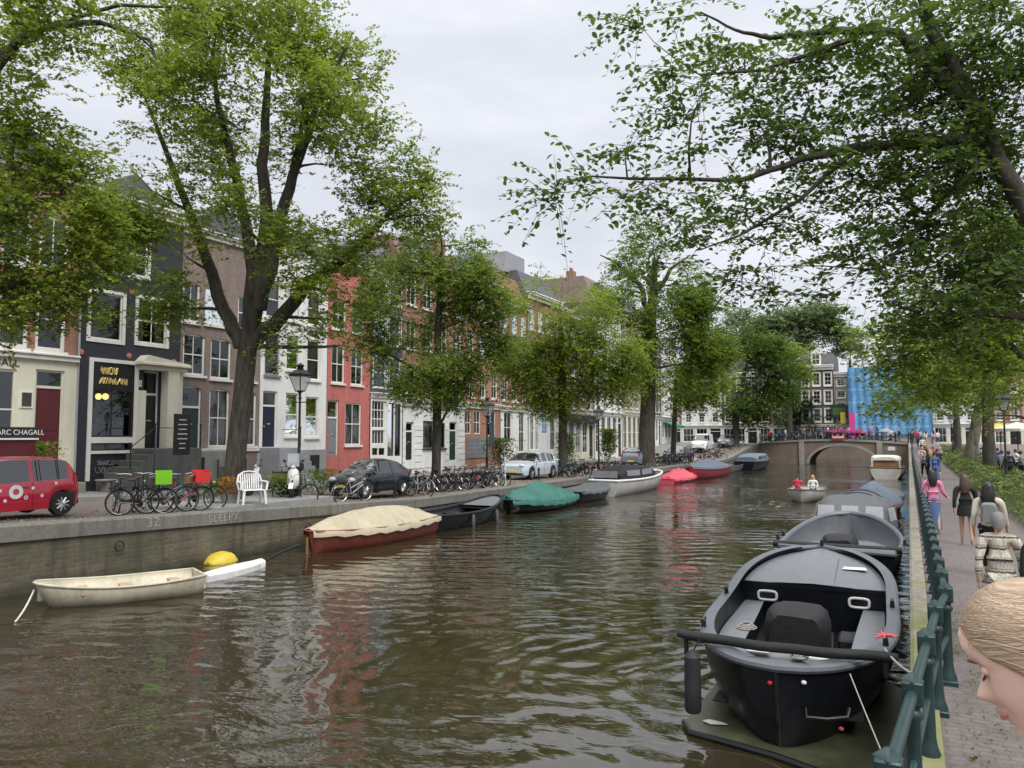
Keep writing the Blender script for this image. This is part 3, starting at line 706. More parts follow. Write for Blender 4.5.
# --- houses 8 .. 13
def simple_house(px0,px1,zt,wm,label,nw,floors,gm=None,gtop=409,roof='gable',rm='roof',rh=2.6,gops=None,ww=.95,y01=None,gfr='white'):
    y0,y1=(fy(px0,420),fy(px1,420)) if y01 is None else y01
    zb=zl((y0+y1)/2)+.05; px=(px0+px1)/2 if px0 else 0
    h=thing('canal_house',label,'house',(XF,(y0+y1)/2,zb),group='canal houses along the left quay')
    zc=fz(px,gtop) if px0 else zb+3.6
    W_=y1-y0; fs=[]; fh=(zt-.5-zc)/floors
    for fl in range(floors):
        for i in range(nw):
            yc=y0+W_*(i+.5)/nw; z=zc+fl*fh+.55; fs.append((yc-ww/2,yc+ww/2,z,z+min(fh-.95,2.1-.15*fl)))
    if gops is None:
        gops=[]
        for i in range(nw+1):
            yc=y0+W_*(i+.5)/(nw+1); gops.append((yc-W_/(nw+1)*.36,yc+W_/(nw+1)*.36,zb+(.15 if i==nw else .8),zc-.45))
    else: gops=[FR(*g_) for g_ in gops]
    m=MB(); holes(m,XF+.05,y0,y1,zb-.5,zc,gops,.2); m.build('ground_floor_front',gm or wm,h)
    m=MB(); holes(m,XF,y0,y1,zc,zt,fs); m.build('wall',wm,h)
    for i,o in enumerate(fs): window(h,XF,*o,muntin=(2,2),fw=.1,curtain=(i*7)%4)
    for i,o in enumerate(gops):
        if o[2]<zb+.4: door(h,XF+.05,*o,mat=['dark_green','black','navy'][i%3],transom=.6)
        else: window(h,XF+.05,*o,muntin=(2,2),fw=.08,sill=False,curtain=(i*5)%4,fr=gfr)
    cornice(h,y0+.02,y1-.02,zc-.3,hh=.4,x=XF+.05,d=.2); cornice(h,y0,y1,zt-.4,hh=.6,d=.4)
    m=MB(); m.tube([(XF+.09,y1-.12,zb),(XF+.09,y1-.12,zt-.4)],.05,6); m.build('drainpipe','lead',h)
    room_dark(h,y0,y1,zb-.3,zt-.2); shell(h,y0,y1,zb-.5,zt,roof=roof,rh=rh,rm=rm)
    m=MB(); cy=y0+.7; m.box(XF-3.2,cy-.45,zt,XF-2.4,cy+.45,zt+rh*.9+1.0); 
    for k in (-.2,.2): m.lathe([(.1,0),(.13,.35),(.09,.4)],(XF-2.8,cy+k,zt+rh*.9+1.0),8)
    m.build('chimney','red_brick',h)
    return h
h=simple_house(463.8,500,15.2,'orange_brick','orange brick canal house with a grey garage door','x' and 3,3,gops=[(464.5,470.5,411,434),(473.5,480,411,434),(486,495,411,436)],gtop=405)
a,b,c,d=FR(466,487,437.5,458); m=MB(); m.box(XF+.053,a,c,XF+.1,b,d)
for i in range(5): m.box(XF+.1,a,c+(d-c)*i/5+.02,XF+.115,b,c+(d-c)*(i+1)/5-.02)
m.build('garage_door','grey_paint',h)
h=simple_house(500.3,528,14.6,'red_brick','red brick canal house with tall white columned windows','' or 3,3,gm='white_stucco',gtop=408,gops=[(503.5,511,412,443),(518.5,523.8,412,452)],roof='mansard',rm='roof_tile',rh=2.4)
h=simple_house(528.3,560,15.8,'red_brick','brick canal house with a white pilastered base behind the pale blue car',4,3,gm='white_stucco',gtop=408,gops=[(530,533.5,412,450),(535,538.5,412,450),(541.5,547.5,412,434),(549.8,554.6,414,450)],roof='mansard',rh=2.2)
m=MB(); y_=fy(535,420); m.box(XF-4,y_-2,17.8,XF-1.8,y_+1.6,19.6); m.build('roof_cabin','lead',h)
h=simple_house(560.3,594,15.4,'brown_brick','brown brick canal house with a black awning fascia over its shop',4,3,gm='cream',gtop=414,roof='flat')
y0,y1=fy(560.3),fy(594); m=MB(); m.box(XF+.25,y0+.1,fz(577,423),XF+.5,y1-.3,fz(577,415.5),.02); m.build('fascia','black_matt',h)
h=simple_house(594.3,622,17.6,'white_stucco','tall cream canal house with a pediment under a tan mansard roof',4,4,gm='white_stucco',gtop=413,roof='mansard',rm='brown_brick',rh=2.8)
h=simple_house(622.3,645,17.2,'pale_brick','pale brick canal house with white framed bay windows',4,4,gm='cream',gtop=413,roof='mansard')
h=simple_house(645.3,661,16.2,'dark_brick','dark brick canal house beyond the stout tree trunk',4,4,gm='white_stucco',gtop=416,roof='gable')
h=simple_house(661.3,676,16.6,'white_stucco','white canal house with a green awning near the far bridge',4,4,gm='white_stucco',gtop=418,roof='flat')
y0,y1=fy(663,420),fy(675,420); zz=zl(y0)+3.1
m=MB(); n=10
m.grid([[(XF+.1+1.3*k,y0+(y1-y0)*i/n,zz-.55*k+.0) for i in range(n+1)] for k in (0,1)]); m.grid([[(XF+1.4,y0+(y1-y0)*i/n,zz-.55-.25*k) for i in range(n+1)] for k in (0,1)])
M['awning']=pm('green_awning',(.03,.22,.14),.7,.15,2); m.build('awning','awning',h)
from mathutils import noise as mnoise
# ================================================================== trees
def leafmat(name,dark,light,trans=.35,yel=None):
    m,t,out=newmat(name); g=t.n('ShaderNodeNewGeometry')
    n=noise(t,g.outputs['Position'],.55,3)
    k=t.n('ShaderNodeMath',operation='MULTIPLY_ADD',ins={0:n,1:1.3}); t.n  # clump tone + leaf tone
    sub=t.n('ShaderNodeMath',operation='MULTIPLY_ADD',ins={0:g.outputs['Random Per Island'],1:.55,2:-.42}); t.l(sub.outputs[0],k.inputs[2])
    st=[(.05,dark),(.55,light)]+([(.95,yel)] if yel else [])
    c=ramp(t,k.outputs[0],st)
    d=t.n('ShaderNodeBsdfPrincipled',ins={'Base Color':c,'Roughness':.5}); d.inputs['Specular IOR Level'].default_value=.25
    tr=t.n('ShaderNodeBsdfTranslucent'); t.l(mixc(t,.5,c,mul(light,1.7)),tr.inputs[0])
    mx=t.n('ShaderNodeMixShader',ins={0:trans}); t.l(d.outputs[0],mx.inputs[1]); t.l(tr.outputs[0],mx.inputs[2]); t.l(mx.outputs[0],out.inputs[0]); return m
M['leaf_bright']=leafmat('bright_elm_leaves',(.055,.092,.013),(.19,.26,.032),.48,(.36,.40,.05))
M['leaf_mid']=leafmat('mid_elm_leaves',(.045,.082,.014),(.15,.225,.03),.45,(.29,.34,.045))
M['leaf_dark']=leafmat('dark_elm_leaves',(.026,.055,.012),(.085,.14,.024),.42,(.16,.22,.04))  # darker green than the bright and mid leaf tones
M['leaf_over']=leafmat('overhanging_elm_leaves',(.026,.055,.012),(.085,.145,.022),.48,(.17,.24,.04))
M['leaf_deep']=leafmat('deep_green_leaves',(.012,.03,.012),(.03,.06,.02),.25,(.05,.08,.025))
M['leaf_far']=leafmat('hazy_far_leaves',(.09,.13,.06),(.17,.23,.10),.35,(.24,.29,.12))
def barkmat(name,col):
    m,t,out=newmat(name); g=wpos(t)
    n=noise(t,mp(t,g,(1,1,.22)),7,6,.65,.3); n2=noise(t,g,1.2,4)
    c=ramp(t,n,[(.35,mul(col,.35)),(.65,mul(col,1.4))]); c=mixc(t,ramp(t,n2,[(.45,(0,0,0)),(.7,(.5,.5,.5))]),c,(.05,.065,.03))
    b=t.n('ShaderNodeBsdfPrincipled',ins={'Base Color':c,'Roughness':.9}); t.l(bump(t,n,.9,.06),b.inputs['Normal']); t.l(b.outputs[0],out.inputs[0]); return m
M['bark']=barkmat('elm_bark',(.06,.05,.04)); M['bark_grey']=barkmat('grey_bark',(.15,.14,.11))
def leaves(name,cen,size,mat,parent,seed,droop=.25,folded=False,wr=.55):
    rg=np.random.default_rng(seed); n=len(cen); cen=np.asarray(cen,dtype=np.float32)
    off=np.array(parent['_w'],dtype=np.float32); cen=cen-off
    nr=rg.normal(size=(n,3)); nr[:,2]=np.abs(nr[:,2])+1.1; nr/=np.linalg.norm(nr,axis=1)[:,None]
    a=rg.normal(size=(n,3)); a[:,2]-=droop; a-=nr*np.sum(a*nr,1)[:,None]; a/=np.linalg.norm(a,axis=1)[:,None]+1e-9
    b=np.cross(nr,a); L=(size*rg.uniform(.65,1.3,n))[:,None]*.5; W=L*wr
    if folded:
        up=nr*L*.22
        P=[cen-a*L,cen-a*L*.35+b*W+up,cen+a*L*.3+b*W*.9+up,cen+a*L*1.05,cen+a*L*.3-b*W*.9+up,cen-a*L*.35-b*W+up]
        v=np.stack(P,1).reshape(-1,3); nv=6
        idx=np.arange(n)[:,None]*6; f=np.concatenate([idx+np.array([0,1,2,3]),idx+np.array([0,3,4,5])],1).reshape(-1,4)
    else:
        v=np.stack([cen-a*L,cen+b*W-a*L*.1,cen+a*L,cen-b*W-a*L*.1],1).reshape(-1,3); f=(np.arange(n)[:,None]*4+np.arange(4)).reshape(-1,4)
    me=bpy.data.meshes.new(name); nf=len(f)
    me.vertices.add(len(v)); me.vertices.foreach_set('co',v.astype(np.float32).ravel())
    me.loops.add(nf*4); me.loops.foreach_set('vertex_index',f.astype(np.int32).ravel())
    me.polygons.add(nf); me.polygons.foreach_set('loop_start',np.arange(0,nf*4,4,dtype=np.int32))
    me.materials.append(M[mat]); me.update(); me.validate()
    o=bpy.data.objects.new(name,me); C.objects.link(o); o.parent=parent; o['_w']=list(parent['_w']); return o
def bend(a,b,k,rn):
    a=Vector(a); b=Vector(b); d=b-a; s=Vector((rn.uniform(-1,1),rn.uniform(-1,1),rn.uniform(-.2,1)))*d.length*k
    return [a,a+d*.33+s*.8,a+d*.66+s*.9,b]
def tree(label,D,trunk,lobes,limbs=(),leaf=.14,dens=1.0,mat='leaf_mid',bark='bark',seed=1,tr=.4,group=None,name='elm_tree',base=None,near=False,cl=.55,twig=.02,trunk3=None,perc=60,gapf=.3,gapt=-.16,cat='tree'):
    """D depth of the trunk; trunk: [(px,py,r)..] bottom to top; lobes: (px,py,rpx[,dD[,density]]); limbs: lists of (px,py,r[,dD])"""
    rn=random.Random(seed); rg=np.random.default_rng(seed)
    tp=trunk3 or [(atd(px,py,D),r) for px,py,r in trunk]
    if isinstance(base,str): base=Vector((tp[0][0].x,tp[0][0].y,1.9))
    elif base is not None and trunk3 is None: D=base[1]*.889-base[0]*.457; tp=[(atd(px,py,D),r) for px,py,r in trunk if py<450]
    b0=tp[0][0] if base is None else Vector(base)
    if base is not None: tp=[(b0,tp[0][1]*1.25),(b0+Vector((0,0,.5)),tp[0][1]*1.03)]+tp[1:]
    root=thing(name,label,cat,tuple(b0),group=group)
    wood=MB(); pts=[p for p,_ in tp]; rad=[r for _,r in tp]
    pts=[b0-Vector((0,0,.3))]+pts; rad=[rad[0]*1.2]+rad
    P=[];Rr=[]
    for i in range(len(pts)-1):
        for k in range(3): 
            t_=k/3; P.append(pts[i].lerp(pts[i+1],t_)+Vector((rn.uniform(-1,1),rn.uniform(-1,1),0))*rad[i]*.06); Rr.append(rad[i]*(1-t_)+rad[i+1]*t_)
    P.append(pts[-1]); Rr.append(rad[-1]); wood.tube(P,Rr,12)
    nodes=[(p,r) for p,r in zip(P[len(P)//2:],Rr[len(P)//2:])]
    for lb in limbs:
        q=[atd(l[0],l[1],D+(l[3] if len(l)>3 else 0)) for l in lb]; r=[l[2] for l in lb]
        Q=[];RR=[]
        for i in range(len(q)-1):
            for k in range(4):
                t_=k/4; Q.append(q[i].lerp(q[i+1],t_)+Vector((rn.uniform(-1,1),rn.uniform(-1,1),rn.uniform(-1,1)))*r[i]*.25); RR.append(r[i]*(1-t_)+r[i+1]*t_)
        Q.append(q[-1]); RR.append(r[-1]); wood.tube(Q,RR,8); nodes+=list(zip(Q,RR))
    cl_=[]
    for lb in lobes:
        px,py,rp=lb[:3]; dD=lb[3] if len(lb)>3 else 0; de=lb[4] if len(lb)>4 else 1
        c=atd(px,py,D+dD); r=rp*(D+dD)/FPX
        # a secondary limb reaches each lobe from the nearest wood
        j=min(range(len(nodes)),key=lambda i:(nodes[i][0]-c).length+ (2.0 if nodes[i][0].z>c.z else 0))
        s,sr=nodes[j]; L=(c-s).length
        if L>r*.35:
            path=bend(s,c,.08,rn); rr0=min(sr*.75,.035+.02*L); Q=[];RR=[]
            for i in range(3):
                for k in range(3): t_=k/3; Q.append(path[i].lerp(path[i+1],t_)); RR.append(rr0*(1-(i+t_)/3*.75))
            Q.append(path[-1]); RR.append(rr0*.25); wood.tube(Q,RR,6); nodes+=list(zip(Q,RR))
        n=max(3,int(de*dens*(r/cl)**2*(14.0 if not near else 9.0)))
        for i in range(n):
            d=Vector((rn.gauss(0,1),rn.gauss(0,1),rn.gauss(0,1))).normalized()*r*(rn.random()**.45)*rn.uniform(.8,1.28)
            d.z*=.8; q=c+d
            if mnoise.noise(q*(gapf/cl))+rn.uniform(-.25,.25)>(gapt if not near else -9) : cl_.append(q)
    rn.shuffle(cl_)
    A=np.array([tuple(n_[0]) for n_ in nodes]); lv=[]
    order=sorted(range(len(cl_)),key=lambda i:np.min(np.sum((A-np.array(cl_[i]))**2,1)))
    NP=list(map(tuple,A)); NR=[n_[1] for n_ in nodes]
    arr=np.zeros((len(NP)+len(cl_)*3,3)); arr[:len(NP)]=NP; cnt=len(NP)
    for i in order:
        c=np.array(cl_[i]); dd=np.sum((arr[:cnt]-c)**2,1); j=int(np.argmin(dd)); s=Vector(arr[j]); cv=Vector(c); L=(cv-s).length
        r0=max(min(NR[j]*.7,twig*(.5+L*.35)),twig*.25)
        pth=bend(s,cv,.1,rn)
        if near: # continue past the centre as a drooping spray
            pass
        wood.tube(pth,[r0,r0*.75,r0*.55,r0*.25],4 if near else 3,cap=False)
        for q,rf in ((pth[1],.75),(pth[2],.6),(cv,.35)):
            arr[cnt]=tuple(q); cnt+=1; NR.append(r0*rf)
        k=int(perc*(1.35 if not near else 1.3)*rn.uniform(.5,1.4))
        if near:
            outd=(cv-tp[1][0]); outd.z*=.3; outd.normalize()
            for s_ in range(rn.randint(3,6)):
                st=pth[2].lerp(cv,rn.random()) if rn.random()<.6 else cv
                dr=(outd*.55+Vector((rn.gauss(0,.6),rn.gauss(0,.6),rn.gauss(-.12,.35)))).normalized(); ln=rn.uniform(.4,.95)
                md=st+dr*ln*.5+Vector((0,0,.02)); en=st+dr*ln+Vector((0,0,-.16*ln)); wood.tube([st,md,en],[.005,.0035,.002],3,cap=False)
                nl=int(ln/.055); sd0=Vector((-dr.y,dr.x,0)).normalized()*.045
                for q in range(nl):
                    t_=(q+.8)/nl; pt=st.lerp(md,t_*2) if t_<.5 else md.lerp(en,t_*2-1); lv.append(tuple(pt+(sd0 if q%2 else -sd0)+Vector((rn.gauss(0,.014),rn.gauss(0,.014),rn.gauss(-.03,.02)))))
        else:
            ns=max(3,k//11); o_=c-np.array(tuple(tp[-1][0])); o_[2]*=.4; o_/=np.linalg.norm(o_)+1e-6
            for s_ in range(ns):
                og=c+rg.normal(size=3)*np.array([.42,.42,.34])*cl; dr=o_*.45+rg.normal(size=3)*np.array([.7,.7,.22]); dr/=np.linalg.norm(dr); ln=cl*rg.uniform(.6,1.35); q=max(5,k//ns)
                tt=(np.arange(q)+rg.random(q))/q; lat=np.array([-dr[1],dr[0],0]); P_=og+dr*ln*tt[:,None]+lat*(rg.normal(size=q)*.13*cl*(1.1-.6*tt))[:,None]
                P_[:,2]+=rg.normal(size=q)*.045*cl-.22*ln*tt*tt; lv.append(P_)
                if leaf<.15 and s_%2==0: wood.tube([Vector(og),Vector(og+dr*ln*.5),Vector(og+dr*ln-np.array([0,0,.2*ln]))],[.006,.004,.002],3,cap=False)
    cen=np.array(lv) if near else np.concatenate(lv)
    w=wood.build('trunk',bark,root,smooth=True,fix=False,auto=60)
    leaves('crown',cen,leaf,mat,root,seed,folded=near)
    return root
LQ='elms along the left quay'
def lqb(px,x=-19.3):
    y=xpx(px,x,1.0); return Vector((x,y,zl(y)))
# T1 large elm beside the white chair
tree('broad elm with dark forking limbs beside the white plastic chair',24.4,[(233,490,.5),(236,455,.39),(241,400,.33),(247,350,.32),(256,305,.27)],
 [(262,50,72,0,.85),(185,105,62,-1),(325,75,52,1,.8),(150,190,55,-1),(240,130,55,2,.6),(330,165,58,0),(385,195,48,0),(300,100,50,-2,.6),(405,160,24,0,.5),(310,290,36,-1,.7),(355,255,48,0,.8),(330,320,28,1,.6),(185,255,42,-1,.55),(125,225,42,-1),(110,150,35,-2,.7),(350,45,26,1,.5),(215,30,50,-1,.8),(140,60,40,-1,.6),(180,310,22,1,.35),(275,230,40,2,.4),(420,185,18,0,.7),(165,20,45,0,.7),(300,15,50,0,.7),(375,70,22,0,.35),(275,335,26,-1,.5),(235,215,34,-2,.6),(290,235,30,-2,.6),(210,180,30,-1,.6),(350,130,40,0,.7),(95,215,34,-1,.7),(165,300,30,0,.7),(365,295,22,0,.5),(400,262,28,0,.8),(425,215,20,0,.7),(385,235,30,-1,.7),(345,345,16,0,.4),(150,235,34,-1,.9),(118,262,26,-1,.8),(200,225,26,-1,.7),(350,215,26,0,.7)],
 limbs=[[(243,345,.26),(228,322,.23),(210,270,.19),(190,212,.14),(168,155,.09),(150,110,.05)],[(250,330,.26),(254,270,.22),(236,180,.16),(217,100,.09),(212,50,.05)],
  [(256,310,.3),(265,245,.24),(264,140,.16),(268,60,.09),(280,10,.04)],[(258,310,.28),(277,232,.22),(294,175,.16),(320,95,.09),(345,50,.04)],[(250,345,.3),(272,325,.25),(310,283,.21),(354,252,.15),(392,210,.08),(425,185,.03)],
  [(262,270,.16),(285,200,.13),(300,140,.08),(305,90,.04)],[(345,80,.03),(372,78,.02),(388,62,.012)]],
 leaf=.135,dens=.85,gapt=-.1,mat='leaf_bright',seed=11,group=LQ,cl=.62,perc=84,base=lqb(232,-20.2),twig=.03)
# T0 elm off the left edge
tree('bright leafy elm reaching in over the red car from outside the view',16.0,[(-90,560,.4),(-85,400,.34),(-70,250,.28),(-60,120,.2)],
 [(15,135,50),(60,165,42),(25,215,55),(75,215,40),(45,275,48),(5,300,42),(95,250,34),(90,190,26,0,.6),(-60,230,110,0,.5),(70,305,24,0,.8),(50,18,52,-1,.8),(120,22,45,-1,.6),(-20,40,70,0,.6),(175,12,30,-1,.4),(150,60,22,-1,.35),(-30,330,36,0,.8)],
 limbs=[[(-70,250,.15),(0,205,.1),(60,200,.06),(100,215,.02)],[(-60,130,.14),(30,30,.09),(100,22,.06),(150,40,.035),(160,75,.02)],[(30,30,.05),(120,5,.04),(190,8,.02)],[(-80,330,.12),(0,290,.08),(60,270,.03)]],
 leaf=.11,dens=.95,mat='leaf_bright',seed=12,group=LQ,cl=.45,perc=60,twig=.02,base=lqb(-95))
tree('young feathery elm in front of the brick house with two doors',35.8,[(436,470,.24),(437,400,.21),(438,330,.17),(441,260,.09)],
 [(478,275,24,-1,.8),(500,300,20,-1,.7),(385,315,18,-1,.7),(436,222,14,0,.7),(468,245,16,0,.6),(396,268,16,0,.6),(452,210,8,0,.6),(490,300,20,0,.7),(372,340,14,0,.6),(444,235,20,0,.7),(425,268,34),(458,280,34,0,.9),(398,308,36),(476,318,34),(440,328,44,1),(392,345,28),(482,355,32),(430,372,40,-1),(405,378,24),(500,345,18,0,.7),(380,290,20),(478,262,14,0,.35),(415,240,16,0,.6),(455,385,24,0,.8),(368,318,12,0,.6)],
 leaf=.145,dens=1.15,gapt=-.06,mat='leaf_mid',seed=13,group=LQ,cl=.7,perc=75,base=lqb(436),twig=.035)
tree('round crowned elm standing behind the pale blue car',49,[(563,462,.33),(564,400,.28),(562,350,.22),(560,310,.12)],
 [(562,296,24,0,.8),(540,318,32),(590,322,32),(520,345,28),(612,350,28),(562,355,42),(530,382,28),(600,384,30),(622,372,16),(565,398,28),(578,285,12,0,.6),(545,400,18),(508,362,14),(530,300,14,0,.5),(548,282,12,0,.6),(522,305,20,-1,.8),(612,318,24,-1,.8),(635,365,16,-1,.7),(565,318,36,-1,.6),(590,350,34,-1,.6),(535,355,30,-1,.6),(600,298,16,0,.6),(505,330,16,0,.6),(630,345,14,0,.6)],
 leaf=.175,dens=1.15,gapt=-.06,mat='leaf_bright',seed=14,group=LQ,cl=.9,perc=85,base=lqb(563),twig=.045)
tree('stout trunked elm with an airy upper crown halfway to the bridge',64,[(647,455,.72),(647,410,.66),(648,370,.6),(651,320,.45),(655,260,.22)],
 [(655,236,20,0,.45),(638,248,20,0,.45),(675,258,22,0,.5),(618,262,18,0,.45),(692,285,20,0,.6),(660,292,24,0,.5),(640,325,26),(690,325,28),(710,362,20),(662,352,32),(640,378,24),(680,380,26),(700,345,20),(645,225,10,0,.5),(605,285,10,0,.3),(650,270,26,-1,.8),(612,305,22,-1,.7),(690,300,24,-1,.7),(665,315,26,-1,.8),(640,300,24,-1,.7),(700,300,22,0,.7),(625,345,20),(720,345,16)],
 limbs=[[(650,320,.3),(640,285,.2),(615,262,.1),(600,255,.04)],[(652,300,.25),(670,270,.15),(690,255,.06)]],
 leaf=.22,dens=1.05,gapt=-.12,mat='leaf_mid',seed=15,group=LQ,cl=1.0,perc=80,base=lqb(647),twig=.05)
tree('slender elm just past the stout trunk',76,[(673,455,.3),(673,410,.26),(676,380,.16)],[(690,372,20),(668,385,18),(702,392,18),(685,398,20),(715,378,16)],leaf=.26,mat='leaf_bright',gapt=-.45,seed=16,group=LQ,cl=1.1,perc=70,base=lqb(673),twig=.05)
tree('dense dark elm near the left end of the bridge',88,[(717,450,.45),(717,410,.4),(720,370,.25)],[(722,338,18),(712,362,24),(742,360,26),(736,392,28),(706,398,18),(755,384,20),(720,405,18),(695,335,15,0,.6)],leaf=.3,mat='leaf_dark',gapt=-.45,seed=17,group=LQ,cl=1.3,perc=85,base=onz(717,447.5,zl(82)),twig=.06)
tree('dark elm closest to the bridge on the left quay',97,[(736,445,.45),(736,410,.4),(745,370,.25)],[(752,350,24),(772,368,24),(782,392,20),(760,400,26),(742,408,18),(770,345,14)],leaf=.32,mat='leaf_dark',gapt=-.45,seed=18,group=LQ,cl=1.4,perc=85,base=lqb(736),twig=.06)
FB='trees beyond the bridge'
tree('yellowish green tree peeping over the dark elms beyond the bridge',118,[(790,440,.4),(790,400,.3),(788,380,.2)],[(786,358,18),(798,372,14),(770,345,14)],leaf=.4,mat='leaf_bright',gapt=-.45,seed=19,group=FB,cl=1.6,perc=70,name='leafy_tree',base='flat',twig=.06)
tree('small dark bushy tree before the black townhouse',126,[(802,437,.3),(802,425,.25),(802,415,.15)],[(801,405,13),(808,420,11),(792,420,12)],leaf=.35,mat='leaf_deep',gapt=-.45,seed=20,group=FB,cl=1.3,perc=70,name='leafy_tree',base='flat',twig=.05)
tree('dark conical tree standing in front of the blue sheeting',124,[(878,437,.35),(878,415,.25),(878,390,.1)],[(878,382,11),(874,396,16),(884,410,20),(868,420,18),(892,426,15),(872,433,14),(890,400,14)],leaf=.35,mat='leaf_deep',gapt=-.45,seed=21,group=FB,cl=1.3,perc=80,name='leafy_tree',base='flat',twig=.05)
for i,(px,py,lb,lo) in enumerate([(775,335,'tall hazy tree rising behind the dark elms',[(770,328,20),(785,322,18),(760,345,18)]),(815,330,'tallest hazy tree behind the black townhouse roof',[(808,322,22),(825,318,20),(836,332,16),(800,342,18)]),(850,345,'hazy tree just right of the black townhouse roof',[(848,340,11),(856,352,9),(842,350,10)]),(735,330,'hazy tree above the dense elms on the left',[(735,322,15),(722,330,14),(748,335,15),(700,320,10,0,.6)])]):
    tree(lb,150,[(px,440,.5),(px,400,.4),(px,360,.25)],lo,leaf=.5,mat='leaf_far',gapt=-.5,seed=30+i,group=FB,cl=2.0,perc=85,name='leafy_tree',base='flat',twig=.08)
# right side
RQ='elms along the right quay'
tree('great overhanging elm with dark sprays of leaves across the sky',9.6,[],
 [(1000,40,95,0,.9),(905,45,75,0,.9),(820,60,62,0,.8),(745,55,45,0,.6),(700,95,32,-.5,.5),(760,125,45,0,.6),(850,150,62,0,.8),(950,160,75,0,.9),(690,165,32,-.3,.55),(640,182,24,-.3,.5),(585,185,17,-.3,.6),(556,192,9,-.3,.9),(735,205,42,0,.7),(800,225,45,0,.7),(885,250,50,0,.9),(980,280,70,0,.8),(700,240,24,0,.5),(735,272,22,.2,.4),(665,215,20,0,.4),(775,285,24,.3,.4),(848,300,24,.3,.6),(690,15,28,0,.5),(1010,200,70,.5,.8),(640,25,0.5,0,0),(670,70,16,-.3,.5),(920,315,34,.5,.8),(660,270,12,.2,.35),(960,95,60,.4,1.0),(1000,150,60,.5,1),(900,200,55,.4,.8),(940,235,50,.4,1.1),(1010,270,50,.5,1.1),(960,320,36,.6,1.0),(800,130,45,.3,.5),(690,120,22,0,.4),(625,150,14,0,.35)],
 trunk3=[(Vector((5.0,10.4,.97)),.42),(Vector((4.9,10.4,3.2)),.34),(Vector((4.3,10.2,5.6)),.28),(Vector((3.5,10,7.6)),.2)],
 limbs=[[(1100,330,.17),(1024,212,.12),(975,110,.095),(930,25,.07),(905,-60,.04)],[(1060,270,.1),(985,140,.09),(860,146,.06),(800,160,.045),(740,180,.03),(640,179,.02),(590,176,.012),(560,185,.006)],[(985,125,.09),(900,32,.06),(840,30,.045),(770,38,.03),(735,30,.018),(700,12,.01)],
  [(860,146,.04),(800,200,.025),(740,235,.015),(700,250,.008)],[(990,150,.05),(930,215,.03),(880,270,.014)],[(850,40,.04),(760,70,.02),(700,75,.012)]],
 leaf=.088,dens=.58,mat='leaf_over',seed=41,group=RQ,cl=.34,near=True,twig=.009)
tree('bright green elm hanging low over the walkers',27,[(1068,520,.38),(1062,400,.33),(1050,300,.25),(1035,230,.15)],
 [(960,275,34),(1005,300,45),(920,320,34),(900,352,30),(950,350,36),(1000,370,34),(885,372,18,0,.8),(935,385,20,0,.7),(1030,250,50),(860,335,12,0,.5),(990,415,14,0,.4),(970,240,30),(1000,235,36),(915,285,30),(880,320,20,0,.8),(985,330,36),(895,405,16,0,.7),(915,400,16,0,.7),(1015,400,22,0,.7)],
 limbs=[[(1055,340,.16),(1010,300,.1),(960,290,.06),(915,310,.03)],[(1060,400,.14),(1010,345,.09),(950,345,.05),(905,355,.025)],[(1050,320,.16),(1024,270,.1),(1000,210,.05)]],
 leaf=.14,dens=.9,mat='leaf_bright',seed=42,group=RQ,cl=.6,perc=60,base=Vector((4.6,31,.97)),twig=.025)
def rtree(y,lbl,lo,tr_,mat,leaf,cl,seed,lean=0,bark='bark',x=4.6):
    p=Vector((x,y,zr(y))); D=p.y*.889-p.x*.457; L=lambda h,r,l=0:(p+Vector((l,0,h)),r)
    return tree(lbl,D,None,lo,trunk3=[L(0,tr_),L(2,tr_*.85,lean*.3),L(4.5,tr_*.75,lean*.7),L(7,tr_*.5,lean)],leaf=leaf,mat=mat,cl=cl,seed=seed,group=RQ,perc=65,base=p,bark=bark,twig=.04)
rtree(42,'dark straight trunk close beside the lantern with the orange awning',[(1010,345,30,0,.8),(1030,330,40),(1000,320,30,0,.7)],.3,'leaf_mid',.18,.8,43,x=5.5)
rtree(58.5,'dark upright elm between the two red-posted lanterns',[(985,340,26),(905,385,15),(893,402,12),(918,372,15),(965,360,22),(1005,360,22),(950,385,18),(975,385,14,0,.7),(930,365,22)],.42,'leaf_mid',.22,.95,44)
rtree(78,'leaning grey elm beside the walkers on the right',[(960,370,20),(940,390,18),(975,375,14),(925,395,14),(910,380,16)],.55,'leaf_bright',.28,1.1,45,lean=1.2,bark='bark_grey')
rtree(74,'thin pale trunk among the elms on the verge',[(975,360,14),(968,380,10,0,.6)],.2,'leaf_bright',.26,1.1,46,bark='bark_grey',x=5.8)
rtree(95,'elm farthest along the right quay before the bridge',[(945,395,14),(930,400,12),(955,385,12),(915,408,10)],.4,'leaf_mid',.32,1.3,47)
rtree(50,'slim dark elm behind the lantern on the right verge',[(1000,385,16,0,.8),(1018,392,18,0,.8),(1005,365,20)],.26,'leaf_mid',.2,.9,51,x=6.3)
rtree(68,'slim elm between the leaning grey trunk and the lanterns',[(975,392,14),(990,400,12,0,.7),(960,402,12,0,.7),(985,375,16)],.24,'leaf_bright',.24,1.0,52,x=5.2)
tree('pale leafy tree beyond the right end of the bridge',120,None,[(935,405,10),(945,420,9),(928,425,8),(950,400,9)],trunk3=[(Vector((6,126,2.2)),.4),(Vector((6,126,6)),.3)],leaf=.4,mat='leaf_far',seed=48,group=FB,cl=1.5,perc=70,name='leafy_tree',base=Vector((6,126,1.9)),twig=.06)
